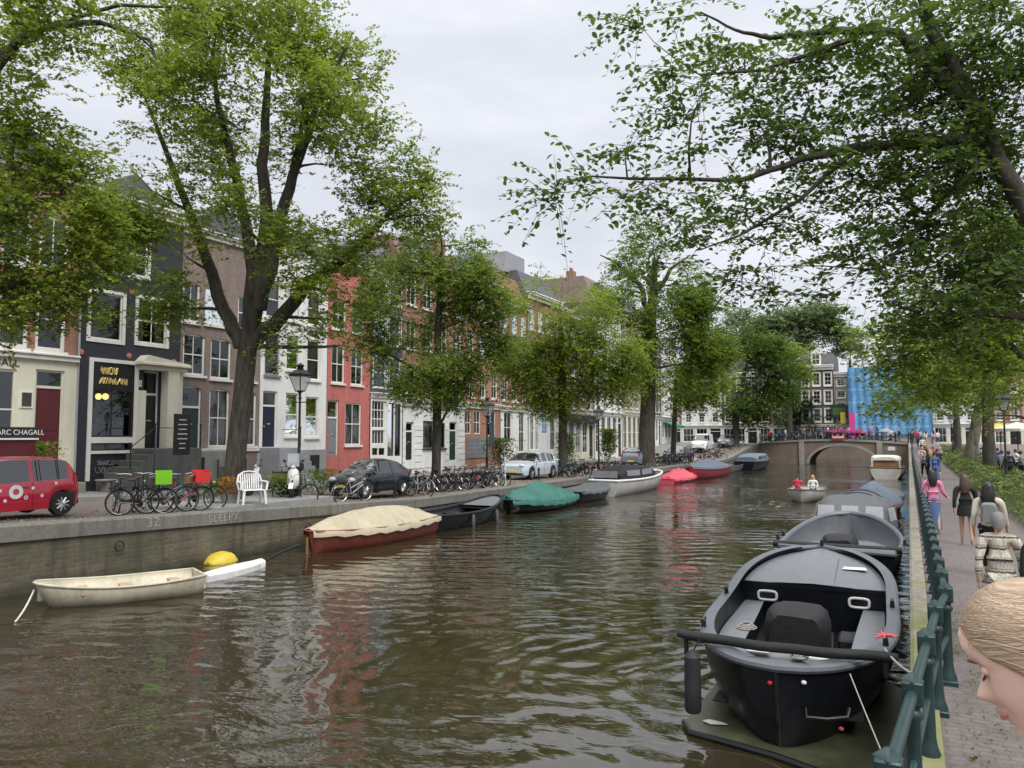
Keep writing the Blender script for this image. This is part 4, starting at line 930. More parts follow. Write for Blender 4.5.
# ================================================================== far bridge
def dkz(x): return 2.5+.42*math.sin(math.pi*max(0,min(1,(x+17.4)/17.4)))
AC,AW,AH=-7.4,3.85,2.25
def archz(x):
    k=1-((x-AC)/AW)**2
    return .05+AH*math.sqrt(k) if k>0 else -1.0
br=thing('canal_bridge','low brick arch bridge with stone pilasters spanning the far end','bridge',(-8.7,104,0))
xs=sorted(set([-17.4+17.4*i/24 for i in range(25)]+[AC+AW*math.cos(math.pi*i/24) for i in range(25)]))
m=MB()
for y in (104,112):
    for a,b in zip(xs[:-1],xs[1:]):
        m.add([(a,y,archz(a+1e-4)),(b,y,archz(b-1e-4)),(b,y,dkz(b)+.1),(a,y,dkz(a)+.1)],[(0,1,2,3)])
m.build('wall','bridge_brick',br,fix=False)
m=MB(); n=24; m.grid([[(AC+AW*math.cos(math.pi*i/n),y,.05+AH*math.sin(math.pi*i/n)) for i in range(n+1)] for y in (104,112)])
for sx in (-AW,AW): m.grid([[(AC+sx,104,-1),(AC+sx,112,-1)],[(AC+sx,104,.05),(AC+sx,112,.05)]])
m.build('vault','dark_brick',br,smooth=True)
m=MB()
for i in range(n):
    a0,a1=math.pi*i/n,math.pi*(i+1)/n; k=1.09
    p=[(AC+AW*math.cos(a)*q,.05+AH*math.sin(a)*(q if q==1 else 1.14)) for a,q in ((a0,1),(a1,1),(a1,k),(a0,k))]
    m.prismy(p,103.93,104.0)
m.build('arch_ring','stone',br)
for x in (-12.15,-3.2): 
    m=MB(); m.box(x-.32,103.82,-1,x+.32,104,dkz(x)+.02,.02); m.build('pilaster','stone',br)
m=MB()
for a,b in zip(xs[:-1],xs[1:]):
    m.add([(a,103.86,dkz(a)-.05),(b,103.86,dkz(b)-.05),(b,103.86,dkz(b)+.17),(a,103.86,dkz(a)+.17),(b,104.15,dkz(b)+.17),(a,104.15,dkz(a)+.17),(b,104,dkz(b)-.05),(a,104,dkz(a)-.05)],[(0,1,2,3),(3,2,4,5),(7,6,1,0)])
m.build('string_course','kerb',br,fix=False)
m=MB(); m.box(-2.3,103.96,1.75,-1.5,104,2.2); m.build('sign_plate','letters_white',br)
m=MB(); m.grid([[(x,104.1,dkz(x)+.08),(x,112.2,dkz(x)+.08)] for x in xs]); struct(m.build('bridge_deck','street',smooth=True))
for yy,lb in ((104.05,'iron railing along the near side of the arch bridge'),(111.9,'iron railing along the rear side of the arch bridge')):
    r=thing('bridge_railing',lb,'railing',(-8.7,yy,2.6)); X=[-17.2+1.43*i for i in range(13)]
    for x in X: 
        m=MB(); m.box(x-.06,yy-.06,dkz(x)+.1,x+.06,yy+.06,dkz(x)+1.25); m.ball((x,yy,dkz(x)+1.3),.08,n=6,m=4); m.build('post','iron',r)
    for h in (.25,.7,1.15):
        m=MB(); m.tube([(x,yy,dkz(x)+h) for x in X],.03,5); m.build('rail','iron',r)
M['pink']=pm('pink_flowers',(.62,.07,.2),.8,.5,9); M['purple']=pm('purple_flowers',(.3,.06,.28),.8,.5,9); M['leafp']=pm('plant_green',(.06,.11,.03),.8,.5,9)
for px,c in ((829,'purple'),(835,'pink'),(841,'purple'),(852,'purple'),(857,'pink'),(863,'pink')):
    p=ony(px,433,103.75); z=dkz(p.x)+1.0; rn=random.Random(px)
    r=thing('flower_basket','%s flower basket hung on the bridge railing'%('pink' if c=='pink' else 'purple'),'flower basket',(p.x,103.8,z),group='flower baskets on the bridge railing')
    m=MB(); m.lathe([(.15,-.35),(.3,-.1),(.33,0)],(p.x,103.75,z),8); m.build('basket','iron',r)
    m=MB()
    for i in range(40): m.ball((p.x+rn.gauss(0,.24),103.72+rn.gauss(0,.15),z+.12+rn.gauss(0,.14)),.07,n=5,m=3)
    m.build('blossoms',c,r)
M['red']=pm('signal_red',(.5,.03,.04),.45,.15,2); M['pinkred']=pm('pink_red_tarp',(.55,.08,.11),.55,.3,2,bmp=.5); M['yellow']=pm('yellow_tarp',(.62,.47,.05),.55,.2,3,bmp=.3,dirt=.3)
M['magenta']=pm('magenta_banner',(.6,.06,.3),.6,.1,2)
p=ony(838,437,103.7); m=MB(); z=dkz(p.x)+.55
m.box(p.x-.75,103.68,z-.4,p.x+.75,103.72,z+.35); r=whole('barrier_sign',m,'red','red and white barrier board on the bridge railing','sign',loc=(p.x,103.7,z))
m=MB(); m.box(-.66,-.035,-.2,.66,-.021,.0); m.box(-.66,-.035,.1,.66,-.021,.2); m.build('stripe','white',r,shift=False)
# ------------------------------------------------------------------ houses across the junction (facing us)
def far_house(x0,x1,y,zt,wm,label,nw,floors,z0=1.9,roof='gable',rm='roof',rh=2.5,gm=None,top=0,ww=1.0,wh=1.75,trim=.07,gfr='white'):
    h=thing('canal_house',label,'house',((x0+x1)/2,y,z0),rotz=R(-90),group='houses beyond the canal junction',world=False)
    W2=(x1-x0)/2; H=zt-z0; g=3.4; fh=(H-g-.6)/floors; fs=[]
    for fl in range(floors):
        for i in range(nw):
            yc=-W2+2*W2*(i+.5)/nw; z=g+fl*fh+.55; fs.append((yc-ww/2,yc+ww/2,z,z+min(wh,fh-.8)))
    gs=[(-W2+2*W2*(i+.1)/3,-W2+2*W2*(i+.9)/3,.6 if i<2 else .1,2.9) for i in range(3)]
    m=MB(); holes(m,.05,-W2,W2,0,g,gs,.2); m.build('ground_floor_front',gm or wm,h)
    m=MB(); holes(m,0,-W2,W2,g,H,fs); m.build('wall',wm,h)
    for i,o in enumerate(fs): window(h,0,*o,muntin=(2,3),fw=.12,curtain=(i*5)%4,trim=trim)
    for i,o in enumerate(gs): 
        if i==2: door(h,.05,*o,mat='black',transom=.5)
        else: window(h,.05,*o,muntin=(3,2),fw=.1,sill=False,fr=gfr)
    cornice(h,-W2,W2,H-.5,hh=.8,d=.45,x=0); cornice(h,-W2+.02,W2-.02,g-.3,hh=.35,x=.05,d=.2)
    room_dark(h,-W2,W2,0,H-.2,x=0); shell(h,-W2,W2,0,H,roof=roof,rh=rh,rm=rm,x=0,depth=12)
    return h
xa=ony(800,400,133).x; xb=ony(834,400,133).x; zt=ony(817,367,133).z
h=far_house(xa,xb,133,zt,'dark_brick','black brick townhouse with bright white windows and a grey mansard',3,3,roof='mansard',rh=2.2,ww=1.05,wh=2.0,trim=.14)
m=MB(); H=zt-1.9; m.box(-1.3,-.75,H+.02,-.15,.75,H+2.2,.02); m.prismx([(-.95,H+2.2),(0,H+2.9),(.95,H+2.2)],-1.4,-.05); o=m.build('dormer','white',h)
m=MB(); m.box(-.15,-.5,H+.5,-.13,.5,H+2.0); m.build('pane','dark_glass',o)
m=MB(); m.box(-.16,-.03,H+.5,-.1,.03,H+2.0); m.box(-.158,-.5,H+1.2,-.102,.5,H+1.27); m.build('glazing_bar','white',o)
far_house(xb+.02,ony(848,400,133).x,133.4,zt-1.2,'pale_brick','narrow sand coloured house squeezed beside the blue sheeting',1,4,roof='flat',ww=1.3)
x=ony(851,400,133).x
# advertising column / banner and shopfront signs by the bridge
p=ony(850,430,127); m=MB(); m.tube([(p.x,127,1.9),(p.x,127,7.2)],.06,6); m.box(p.x-.08,126.95,3.2,p.x+.75,127.0,7.0); whole('banner','' or m,'magenta','tall magenta banner on a pole beside the blue sheeting','banner',loc=(p.x,127,1.9))
p=ony(839,412,132.6); z=ony(839,412,132.6).z
m=MB(); m.box(p.x-1.2,132.5,z-1.0,p.x+1.3,132.6,z+1.2,.02); o=whole('shop_sign',m,'dark_green','green picture panel above the corner shop','sign',loc=(p.x,132.5,z))
m=MB(); m.box(-.9,-.02,-.5,.9,-.005,.7); m.build('picture','leafp',o,shift=False)
p=ony(843,418,132.4); m=MB(); m.box(p.x-.35,132.2,p.z-.9,p.x+.35,132.3,p.z+.9); whole('shop_sign',m,'yellow','small yellow hanging sign on the corner shop','sign',loc=tuple(p))
# pink-red market figure-coloured parasol stand on the bridge foot
p=ony(841,428,115); r=thing('parasol','closed red parasol standing behind the flower baskets','parasol',(p.x,115,2.6))
m=MB(); m.tube([(p.x,115,2.4),(p.x,115,4.8)],.04,6); m.build('pole','iron',r); m=MB(); m.lathe([(.42,2.95),(.34,3.6),(.2,4.2),(.03,4.75)],(p.x,115,0),10); m.build('canopy','pinkred',r)
# blue sheeted scaffolding
def bluemat():
    mm,t,out=newmat('blue_sheeting'); g=wpos(t); s=t.n('ShaderNodeSeparateXYZ',ins={0:g})
    n=noise(t,mp(t,g,(1.2,1,.5)),.8,5,.6); w=t.n('ShaderNodeTexWave',bands_direction='Z'); w.inputs['Scale'].default_value=.16; w.inputs['Distortion'].default_value=1.2; t.l(g,w.inputs['Vector'])
    c=ramp(t,n,[(.3,(.07,.22,.44)),(.7,(.14,.36,.6))]); c=mixc(t,ramp(t,w.outputs['Fac'],[(.9,(0,0,0)),(.98,(.4,.4,.4))]),c,(.35,.5,.7))
    b=t.n('ShaderNodeBsdfPrincipled',ins={'Base Color':c,'Roughness':.6}); t.l(bump(t,n,.6,.2),b.inputs['Normal']); t.l(b.outputs[0],out.inputs[0]); return mm
M['blue']=bluemat()
x0=ony(848.5,400,131).x; x1=ony(931,400,131).x; zt=ony(870,367,131).z
r=thing('scaffolding','scaffolding wrapped in bright blue sheeting','scaffolding',((x0+x1)/2,131,1.9))
m=MB(); nx=60; nz=14; rn=random.Random(2)
m.grid([[(x0+(x1-x0)*i/nx,131+.12*math.sin(i*1.1+j*.2)+.06*rn.random(),3.6+(zt-3.6)*j/nz) for i in range(nx+1)] for j in range(nz+1)]); 
m.grid([[(x0,131+2.5*k,3.6),(x0,131+2.5*k,zt)] for k in (0,1)]); m.grid([[(x1,131+2.5*k,3.6),(x1,131+2.5*k,zt)] for k in (0,1)]); m.build('sheeting','blue',r,smooth=True,fix=False)
for i in range(6):
    x=x0+(x1-x0)*i/5; m=MB(); m.tube([(x,131.2,1.9),(x,131.2,zt+1.1)],.05,6); m.build('pole','kerb',r)
m=MB()
for h_ in (.5,1.05): m.tube([(x0,131.2,zt+h_),(x1,131.2,zt+h_)],.035,5)
m.build('guard_rail','kerb',r)
m=MB(); m.box(x0+.05,131.3,1.95,x1-.05,140,zt-.3); m.build('covered_wall','pale_brick',r)
rn=random.Random(4)
X=x1+.2
for i,(w,zz,wm,lb) in enumerate([(6,15,'white_stucco','white house just right of the blue sheeting behind the trees'),(5.5,14,'red_brick','red brick house behind the right hand trees'),(6.5,16,'pale_brick','pale brick house behind the lanterns on the right'),(6,14.5,'red_brick','brick house behind the orange awning'),(7,15.5,'white_stucco','cream house farthest to the right')]):
    far_house(X,X+w-.02,134,zz,wm,lb,3,4,gm='cream',roof='mansard' if i%2 else 'gable'); X+=w
X=xa-.3
for i,(w,zz,wm,lb) in enumerate([(6.5,12.5,'pale_brick','pale house with white windows left of the black townhouse'),(6,14,'dark_brick','dark brick house half hidden by the dense elms'),(7,13,'white_stucco','white house behind the dense dark elms'),(6,14.5,'red_brick','red house at the left end of the far row'),(8,13.5,'cream','cream house at the far left of the junction')]):
    far_house(X-w+.02,X,134,zz,wm,lb,3,3,gm='cream',roof='gable' if i%2 else 'mansard'); X-=w
# ------------------------------------------------------------------ green railing on the right quay
rl=thing('canal_railing','dark green cast iron railing along the right quay edge','railing',(.27,10,.97))
def post_mb(p,z0,h=.95,s=1.0):
    m=MB(); x,y=p; 
    m.lathe([(.088*s,0),(.088*s,.08),(.066*s,.13),(.055*s,.2),(.05*s,.5),(.05*s,h-.22),(.07*s,h-.2),(.07*s,h-.17),(.052*s,h-.15),(.055*s,h-.12)],(x,y,z0),10)
    m.box(x-.075*s,y-.075*s,z0+h-.12,x+.075*s,y+.075*s,z0+h+.03,.01)
    m.lathe([(.085*s,h+.03),(.02*s,h+.075),(.0005,h+.08)],(x,y,z0),4)
    m.box(x-.095*s,y-.095*s,z0-.02,x+.095*s,y+.095*s,z0+.05,.008); return m
NP_=[onz(px,py,1.95) for px,py in ((888,757),(912,680),(926,634),(935,605))]
e=NP_[0]-(NP_[1]-NP_[0]); posts=[(e.x,e.y)]+[(p.x,p.y) for p in NP_]
y=posts[-1][1]; posts+= [(.29,y+1.02*i) for i in range(1,88)]
for x,y in posts: post_mb((x,y),zr(max(4,y)),s=.85).build('post','green_iron',rl,smooth=True)
for h_,rr_ in ((.9,.036),(.48,.022)):
    m=MB(); m.tube([(x,y,zr(y)+h_) for x,y in posts],rr_,10); m.build('rail','green_iron',rl,smooth=True)
# ------------------------------------------------------------------ lanterns
def lamp_glass():
    mm,t,out=newmat('lantern_glass'); b=t.n('ShaderNodeBsdfPrincipled',ins={'Base Color':(.75,.78,.8,1),'Roughness':.2}); tr=t.n('ShaderNodeBsdfTransparent'); mx=t.n('ShaderNodeMixShader',ins={0:.45}); t.l(tr.outputs[0],mx.inputs[1]); t.l(b.outputs[0],mx.inputs[2]); t.l(mx.outputs[0],out.inputs[0]); return mm
M['lampglass']=lamp_glass()
def lantern(x,y,z,label,H=4.6,group='canal lanterns',dist=''):
    r=thing('street_lamp',label,'street lamp',(x,y,z),group=group)
    m=MB(); m.lathe([(.17,0),(.17,.12),(.13,.18),(.11,.55),(.13,.6),(.075,.7),(.06,1.4),(.075,1.44),(.05,1.5),(.04,H-1.25),(.07,H-1.22),(.04,H-1.15),(.05,H-1.0)],(x,y,z),10)
    m.tube([(x-.35,y,z+H-1.35),(x+.35,y,z+H-1.35)],.02,5); m.build('post','iron',r,smooth=True)
    zb=z+H-.95; f=MB(); a,b=.12,.27; hh=.55
    cs=[(math.cos(math.pi/4+k*math.pi/2),math.sin(math.pi/4+k*math.pi/2)) for k in range(4)]
    q=1.414
    for cx,cy in cs: f.tube([(x+cx*a*q,y+cy*a*q,zb),(x+cx*b*q,y+cy*b*q,zb+hh)],.016,4)
    for k in range(4):
        (ax,ay),(bx,by)=cs[k],cs[(k+1)%4]
        f.tube([(x+ax*b*q,y+ay*b*q,zb+hh),(x+bx*b*q,y+by*b*q,zb+hh)],.025,4); f.tube([(x+ax*a*q,y+ay*a*q,zb),(x+bx*a*q,y+by*a*q,zb)],.02,4)
    f.lathe([(.42,hh),(.4,hh+.05),(.2,hh+.2),(.12,hh+.22),(.1,hh+.3),(.15,hh+.36),(.07,hh+.42),(.001,hh+.47)],(x,y,zb),8)
    f.lathe([(.06,-.06),(.16,0),(.14,.02)],(x,y,zb),8)
    lan=f.build('lantern','iron',r)
    g=MB(); g.grid([[(x+cx*k*q,y+cy*k*q,z_) for cx,cy in cs] for k,z_ in ((a,zb+.01),(b,zb+hh-.01))],closev=True); g.build('lantern_glass','lampglass',lan)
    return r
lx=-19.2; y=xpx(298,lx,1.2); lantern(lx,y,zl(y),'black lantern beside the broad elm and the scooter on the left',4.9)
y=xpx(487,lx,1.0); lantern(lx,y,zl(y),'black lantern in front of the orange brick house',4.5)
y=xpx(599,lx,1.0); lantern(lx,y,zl(y),'black lantern past the pale blue car')
def laxis(px,pyb):
    p=onz(px,pyb,.97); return p
for px,pyb,lb in ((1007,489,'lantern nearest the walkers on the right verge'),(985,471,'lantern between two elm trunks on the right verge'),(953,461,'small distant lantern beside the leaning grey elm'),(1019,497,'lantern partly outside the right edge') ):
    if px==1019: continue
    p=laxis(px,pyb); lantern(p.x,p.y,.97,lb,4.7)
# ------------------------------------------------------------------ verge planting
root=MB(); rg=np.random.default_rng(5); cc=[]
class _W(dict): pass
def scatter_stuff(name,pts,size,mat,label,cat,seed):
    o0=bpy.data.objects.new(name,None); C.objects.link(o0); o0.location=(0,0,0); o0['_w']=[0,0,0]
    o=leaves(name,pts,size,mat,o0,seed,droop=-.4); o.parent=None; bpy.data.objects.remove(o0); o.name=name; tag(o,label,cat,kind='stuff'); return o
N=90000; yy=8+(100-8)*rg.random(N)**1.7; xx=2.75+3.6*rg.random(N); edge=np.clip((xx-2.75)/.5,0,1)*np.clip((6.6-xx)/.6,0,1)
zz=.97+(.25+.42*edge*(.75+.35*np.sin(xx*5+yy*1.3)))*rg.random(N)**.5+1.5*np.clip((yy-82)/22,0,1)**2
M['leaf_hedge']=leafmat('hedge_leaves',(.04,.065,.02),(.12,.165,.045),.35,(.24,.26,.08))
scatter_stuff('hedge_planting',np.stack([xx,yy,zz],1)[yy<35],.1,'leaf_hedge','low light green hedge planting along the right walkway','hedge',61)
scatter_stuff('hedge_planting',np.stack([xx,yy,zz],1)[yy>=35],.2,'leaf_hedge','far stretch of green verge planting under the right quay elms','hedge',62)
pts=[]; rn=random.Random(8)
for y0_ in np.arange(5.0,13,.16):
    if rn.random()<.3: continue
    k=rn.randint(4,26); cx=rn.choice([.5,.5,.56,.62,.4]); 
    for i in range(k): pts.append((cx+rn.gauss(0,.05),y0_+rn.gauss(0,.08),.985+abs(rn.gauss(0,.05))))
for i in range(300): pts.append((rn.uniform(.45,1.9),rn.uniform(5,14),.985))
scatter_stuff('weeds',np.array(pts),.035,'leaf_hedge','small weeds growing between the paving at the railing foot','weeds',63)
# fallen-leaf litter and weeds along the left kerb
pts=[]
for i in range(5000):
    y_=rn.uniform(9,80); pts.append((XQ-.5-abs(rn.gauss(0,1.4)),y_,zl(y_)+.012+rn.random()*.015))
M['litter']=leafmat('dry_litter',(.16,.12,.06),(.3,.24,.12),.1)
scatter_stuff('fallen_leaves',np.array(pts),.07,'litter','dry leaf litter on the left quay paving','leaf litter',64)
# tree pit with kerb, planter, chair
ya,yb=xpx(198,-18.2,1.2),xpx(330,-18.2,1.2)
m=MB(); P=[(-18.05,ya+.5),(-18.05,yb),(-20.9,yb-.3),(-20.9,ya)]
zi=zl((ya+yb)/2); m.prism(P,zi-.4,zi+.17); whole('tree_island',m,'kerb','raised stone kerbed island around the broad elm','kerb island',kind='structure',loc=(-19.4,(ya+yb)/2,zi))
ZI=zi+.17
def plant(px,x,rw,h,label,mat='leaf_mid',n=500,ls=.09,z=None,seed=1,ctr=None,name='shrub',y=None):
    y=xpx(px,x,1.2) if y is None else y; z=zl(y) if z is None else z
    r=thing(name,label,'plant',(x,y,z)); rn=random.Random(seed); m=MB()
    for i in range(7): m.tube([(x+rn.gauss(0,.05),y+rn.gauss(0,.05),z),(x+rn.gauss(0,rw*.4),y+rn.gauss(0,rw*.4),z+h*.7)],.012,4)
    m.build('stem','bark',r); p=np.array([(x+rn.gauss(0,rw*.42),y+rn.gauss(0,rw*.42),z+h*(.15+.85*rn.random()**.7)) for i in range(n)]); leaves('foliage',p,ls,mat,r,seed,droop=0); return r
plant(212,-19.6,.6,.75,'leafy weeds growing at the foot of the broad elm',seed=3,z=ZI); plant(281,-19.4,.8,.8,'low green shrub behind the white chair',seed=4,z=ZI,n=900)
plant(322,-22.5,1.0,1.1,'bushy green planting behind the dark hatchback',seed=5,n=900,ls=.12); plant(500,-26.5,1.3,2.4,'dark rounded bush in front of the red brick house','leaf_dark',seed=6,n=2600,ls=.16)
plant(37,XF+1.6,.7,1.6,'green plant beside the gallery sign',seed=7,n=1100,ls=.12,z=zl(13)+.3)
plant(566,-24.5,.9,2.8,'small street tree beside the elm trunk','leaf_dark',seed=8,n=1500,ls=.2)
plant(608,-25,1.0,3.2,'leafy bush in front of the cream house','leaf_mid',seed=9,n=1500,ls=.25)
p=onz(229,503,ZI); r=thing('flower_pot','stone pot of orange brown chrysanthemums beside the white chair','flower pot',tuple(p))
m=MB(); m.lathe([(.2,0),(.27,.25),(.3,.28),(.3,.34),(.24,.34)],tuple(p),12); m.build('pot','stone',r,smooth=True)
M['mum']=leafmat('rust_blossom',(.16,.07,.015),(.4,.2,.03),.1); rn=random.Random(6); q=[]
for i in range(2600):
    d=Vector((rn.gauss(0,1),rn.gauss(0,1),rn.gauss(0,1))).normalized(); q.append((p.x+d.x*.4,p.y+d.y*.4,p.z+.52+d.z*.3))
leaves('blossoms',np.array(q),.06,'mum',r,9)
# monobloc chair
p=onz(252,504,ZI); r=thing('garden_chair','white plastic garden chair on the kerb island','chair',tuple(p),rotz=R(62),world=False); r.scale=(1.3,1.15,1.05)
m=MB(); m.box(-.26,-.24,.40,.26,.24,.43,.012); m.build('seat','letters_white',r)
for sx,sy in ((-1,-1),(1,-1),(-1,1),(1,1)):
    m=MB(); m.tube([(sx*.27,sy*.24,.0),(sx*.24,sy*.21,.41)],[.028,.036],6,flat=1); m.build('leg','letters_white',r)
m=MB()
for i in range(9):
    a=-1+2*i/8; m.obox((a*.21,.28+.05*(1-a*a)*.4,.66),.03,.014,.46,Matrix.Rotation(-.2,3,'X'))
m.tube([(-.27,.22,.42),(-.29,.28,.62),(-.25,.33,.84),(-.13,.36,.93),(0,.37,.95),(.13,.36,.93),(.25,.33,.84),(.29,.28,.62),(.27,.22,.42)],.024,6); m.build('backrest','letters_white',r)
for sx in (-1,1):
    m=MB(); m.tube([(sx*.26,.27,.66),(sx*.31,.05,.66),(sx*.31,-.2,.64),(sx*.27,-.24,.41)],.026,6); m.build('armrest','letters_white',r)
# gallery notice board
a=onx(-3,433,XF+2.0); b=onx(38.5,433,XF+2.0); zt_=onx(18,427,XF+2.0).z; zb_=onx(18,438,XF+2.0).z; zz_=zl(12)
r=thing('gallery_sign','black and maroon sign board lettered in white before the gallery','sign',(XF+2,(a.y+b.y)/2,zz_))
m=MB(); m.box(XF+1.9,a.y,zb_,XF+2.0,b.y,zt_,.01); m.build('board','black_matt',r); m=MB(); m.box(XF+1.9,a.y,zb_-.06,XF+2.03,b.y,zb_-.003); m.build('ledge','white',r)
m=MB(); m.box(XF+1.8,a.y+.05,zz_,XF+1.95,b.y-.05,zb_-.06); m.build('base','maroon',r)
textobj('gallery_name','MARC CHAGALL','letters_white',r,(XF+2.004,(a.y+b.y)/2,(zt_+zb_)/2),(zt_-zb_)*.66,FAC_ROT,sx=.95)
# menu board on the stoop of the black house
p=onx(182,434,XF+1.5); r=thing('menu_board','black menu board with white lines standing on the stoop','sign',(p.x,p.y,p.z-.8))
m=MB(); m.box(p.x-.03,p.y-.42,p.z-.85,p.x+.03,p.y+.42,p.z+.85,.01); m.build('board','black_matt',r)
rn=random.Random(3)
m=MB()
for i in range(7):
    w=rn.uniform(.15,.3); z=p.z+.6-i*.2; m.box(p.x+.031,p.y-w,z-.02,p.x+.036,p.y+w,z+.02)
m.build('chalk_lines','letters_white',r)
# benches / ledges in front of the black house
y0_,y1_=fy(85,470),fy(120,470); m=MB(); z0_=zl(y0_)+.13
m.box(XF+.6,y0_,z0_+.42,XF+1.1,y1_,z0_+.48,.01); r=whole('bench',m,'stone','grey bench against the black shop front','bench',loc=(XF+.85,(y0_+y1_)/2,z0_))
for yy in (y0_+.3,y1_-.3): m=MB(); m.box(-.2,yy-(y0_+y1_)/2-.06,0,.2,yy-(y0_+y1_)/2+.06,.42); m.build('leg','stone',r,shift=False)
# awnings, parasols on the right
def parasol(px,py,y,col,label,r0=1.6):
    p=ony(px,py,y); z=.97 if y<80 else 2.0; r=thing('parasol',label,'parasol',(p.x,y,z)); H=max(2.4,p.z-z)
    m=MB(); m.tube([(p.x,y,z),(p.x,y,z+H)],.035,6); m.build('pole','iron',r)
    m=MB(); m.lathe([(r0,H-.55),(r0,H-.35),(r0*.5,H-.1),(.02,H+.15)],(p.x,y,z),8); m.build('canopy',col,r)
parasol(1000,424,75,'yellow','orange yellow parasol behind the dark tree trunk on the right',1.2); parasol(1017,424,70,'cream','cream parasol at the right edge by the road'); parasol(985,432,86,'pinkred','red parasol by the far right terrace',1.3)
parasol(886,432,108,'grey_paint','grey parasol on the bridge',1.0)
# ================================================================== boats
M['hull_black']=pm('black_hull_paint',(.006,.007,.010),.3,.35,1.5,dirt=.2,spec=.35)
M['rub_grey']=pm('grey_rubbing_strake',(.10,.11,.125),.45,.15,4)
M['deck_grey']=pm('grey_anti_slip_deck',(.15,.16,.175),.5,.12,6,bmp=.15,dirt=.3)
M['inner_grey']=pm('grey_inner_hull',(.09,.097,.107),.55,.15,2,dirt=.3)
M['canvas_black']=pm('black_canvas',(.006,.006,.007),.7,.35,5,bmp=.6)
M['canvas_grey']=pm('grey_canvas',(.085,.088,.095),.75,.2,3,bmp=.35,dirt=.2)
M['canvas_cream']=pm('cream_canvas',(.42,.37,.26),.8,.16,1.5,bmp=.3,dirt=.35)
M['canvas_green']=pm('green_tarpaulin',(.022,.12,.095),.6,.25,1.2,bmp=.4)
M['canvas_blue']=pm('blue_grey_canvas',(.10,.13,.17),.7,.2,2,bmp=.3)
M['hull_white']=pm('white_hull',(.5,.49,.45),.4,.18,1.5,dirt=.45)
M['hull_dirty']=pm('weathered_cream_hull',(.5,.46,.35),.6,.2,1.5,dirt=.6)
M['hull_red']=pm('red_brown_hull',(.2,.045,.03),.45,.25,1.5,dirt=.4)
M['red_deep']=pm('deep_red_hull',(.3,.02,.035),.4,.2,1.5,dirt=.2)
M['wood']=pm('varnished_wood',(.28,.14,.06),.4,.3,3)
M['tan']=pm('sandy_plywood',(.42,.3,.17),.8,.25,3,dirt=.4)
M['rope']=pm('rope',(.35,.33,.29),.9,.3,20)
M['rope_w']=pm('pale_rope',(.6,.58,.52),.9,.2,20)
M['algae']=pm('algae_wet_board',(.05,.055,.03),.35,.5,2,dirt=.3)
def hullf(L,B,zg=.8,keel=-.35,bow=1.0,stern=.75,bowp=2.0,sheer_b=.25,sheer_s=.08,full=.55,bowstart=.45,stemrake=.3):
    """returns station functions; y from 0 (stern) to L (bow)"""
    def w(t):
        if t>bowstart:
            k=(t-bowstart)/(1-bowstart); return B/2*max(0.0,1-k**bowp)**.5 if bow<1.5 else B/2*(1-k**bowp*(1-.02))
        k=(bowstart-t)/bowstart; return B/2*(1-(1-stern)*k*k)
    def z(t): return zg+sheer_b*max(0,(t-.4)/.6)**2+sheer_s*max(0,(.4-t)/.4)**2
    return dict(L=L,B=B,w=w,z=z,keel=keel,full=full,rake=stemrake)
def section(h,t,inner=0,m_=8,zf=None):
    w=h['w'](t)-inner; zg=h['z'](t); y=h['L']*t; k=h['keel'] if zf is None else zf
    if w<.02: w=.02
    up=max(0,(t-.8)/.2)**2*(h['rake']); kk=k+(up*.6 if zf is None else 0); pts=[]
    for j in range(m_+1):
        s=j/m_; x=w*(math.sin(s*math.pi/2)**(h['full']+.75*max(0,(t-.55)/.45)**1.5)); z_=kk+(zg-kk)*(s**1.35)
        yy=y-(1-s)*up if t>.8 else y
        pts.append((x,yy,z_))
    return pts
def make_hull(root,h,mat,inner='inner_grey',floor=None,rub='rub_grey',rubr=.045,rubw=None,N=28,th=.07,transom=True,topm=None):
    ts=[1-(1-i/N)**1.25 for i in range(N+1)]; ts[-1]=1.0
    m=MB(); rows=[]
    for t in ts:
        s=section(h,t); rows.append([(-x,y,z) for x,y,z in s[::-1]]+s[1:])
    m.grid(rows)
    if transom: m.add(rows[0],[tuple(range(len(rows[0])))])
    m.build('hull',mat,root,smooth=True)
    if floor is not None:
        m=MB(); rows=[]
        for t in ts[:-1]:
            zf=floor; s=section(h,max(t,.012),inner=th,zf=floor); s=[(x,y,z) for x,y,z in s]
            rows.append([(-x,y,z) for x,y,z in s[::-1]]+s[1:])
        rows.append([(0,max(q_[1],h['L']-th),q_[2]) for q_ in rows[-1]])
        m.grid(rows); m.build('inner_hull',inner,root,smooth=True)
    m=MB(); pl=[(h['w'](t),h['L']*t,h['z'](t)) for t in ts]; loop=[(-x,y,z) for x,y,z in pl]+[(x,y,z) for x,y,z in pl[::-1]]
    rw=rubw or rubr
    m.tube(loop,rubr,8,close=True); 
    if rubw:  # flat capping board inside the rubbing strake
        a=[]; 
        for x,y,z in pl: a.append([(x,y,z+rubr*.8),(max(0,x-rubw),min(y,h['L']-rubw*1.3) if True else y,z+rubr*.8)])
        m.grid(a); m.grid([[(-p[0],p[1],p[2]) for p in r] for r in a])
    m.build('gunwale',rub,root,smooth=True)
def place(name,label,p,ang,group=None,cat='boat'):
    return thing(name,label,cat,(p[0],p[1],0),rotz=ang,group=group,world=False)
def rope(a,b,sag,label,r=.012,mat='rope',parent=None,n=12,cat='rope'):
    a=Vector(a); b=Vector(b); m=MB(); m.tube([a.lerp(b,i/n)-Vector((0,0,sag*4*(i/n)*(1-i/n))) for i in range(n+1)],r,6)
    return whole('mooring_rope',m,mat,label,cat,loc=tuple(a),smooth=True)
GB='moored boats along the quays'
def axis_angle(a,b):  # boat local +y from a to b
    d=Vector(b)-Vector(a); return math.atan2(-d.x,d.y)
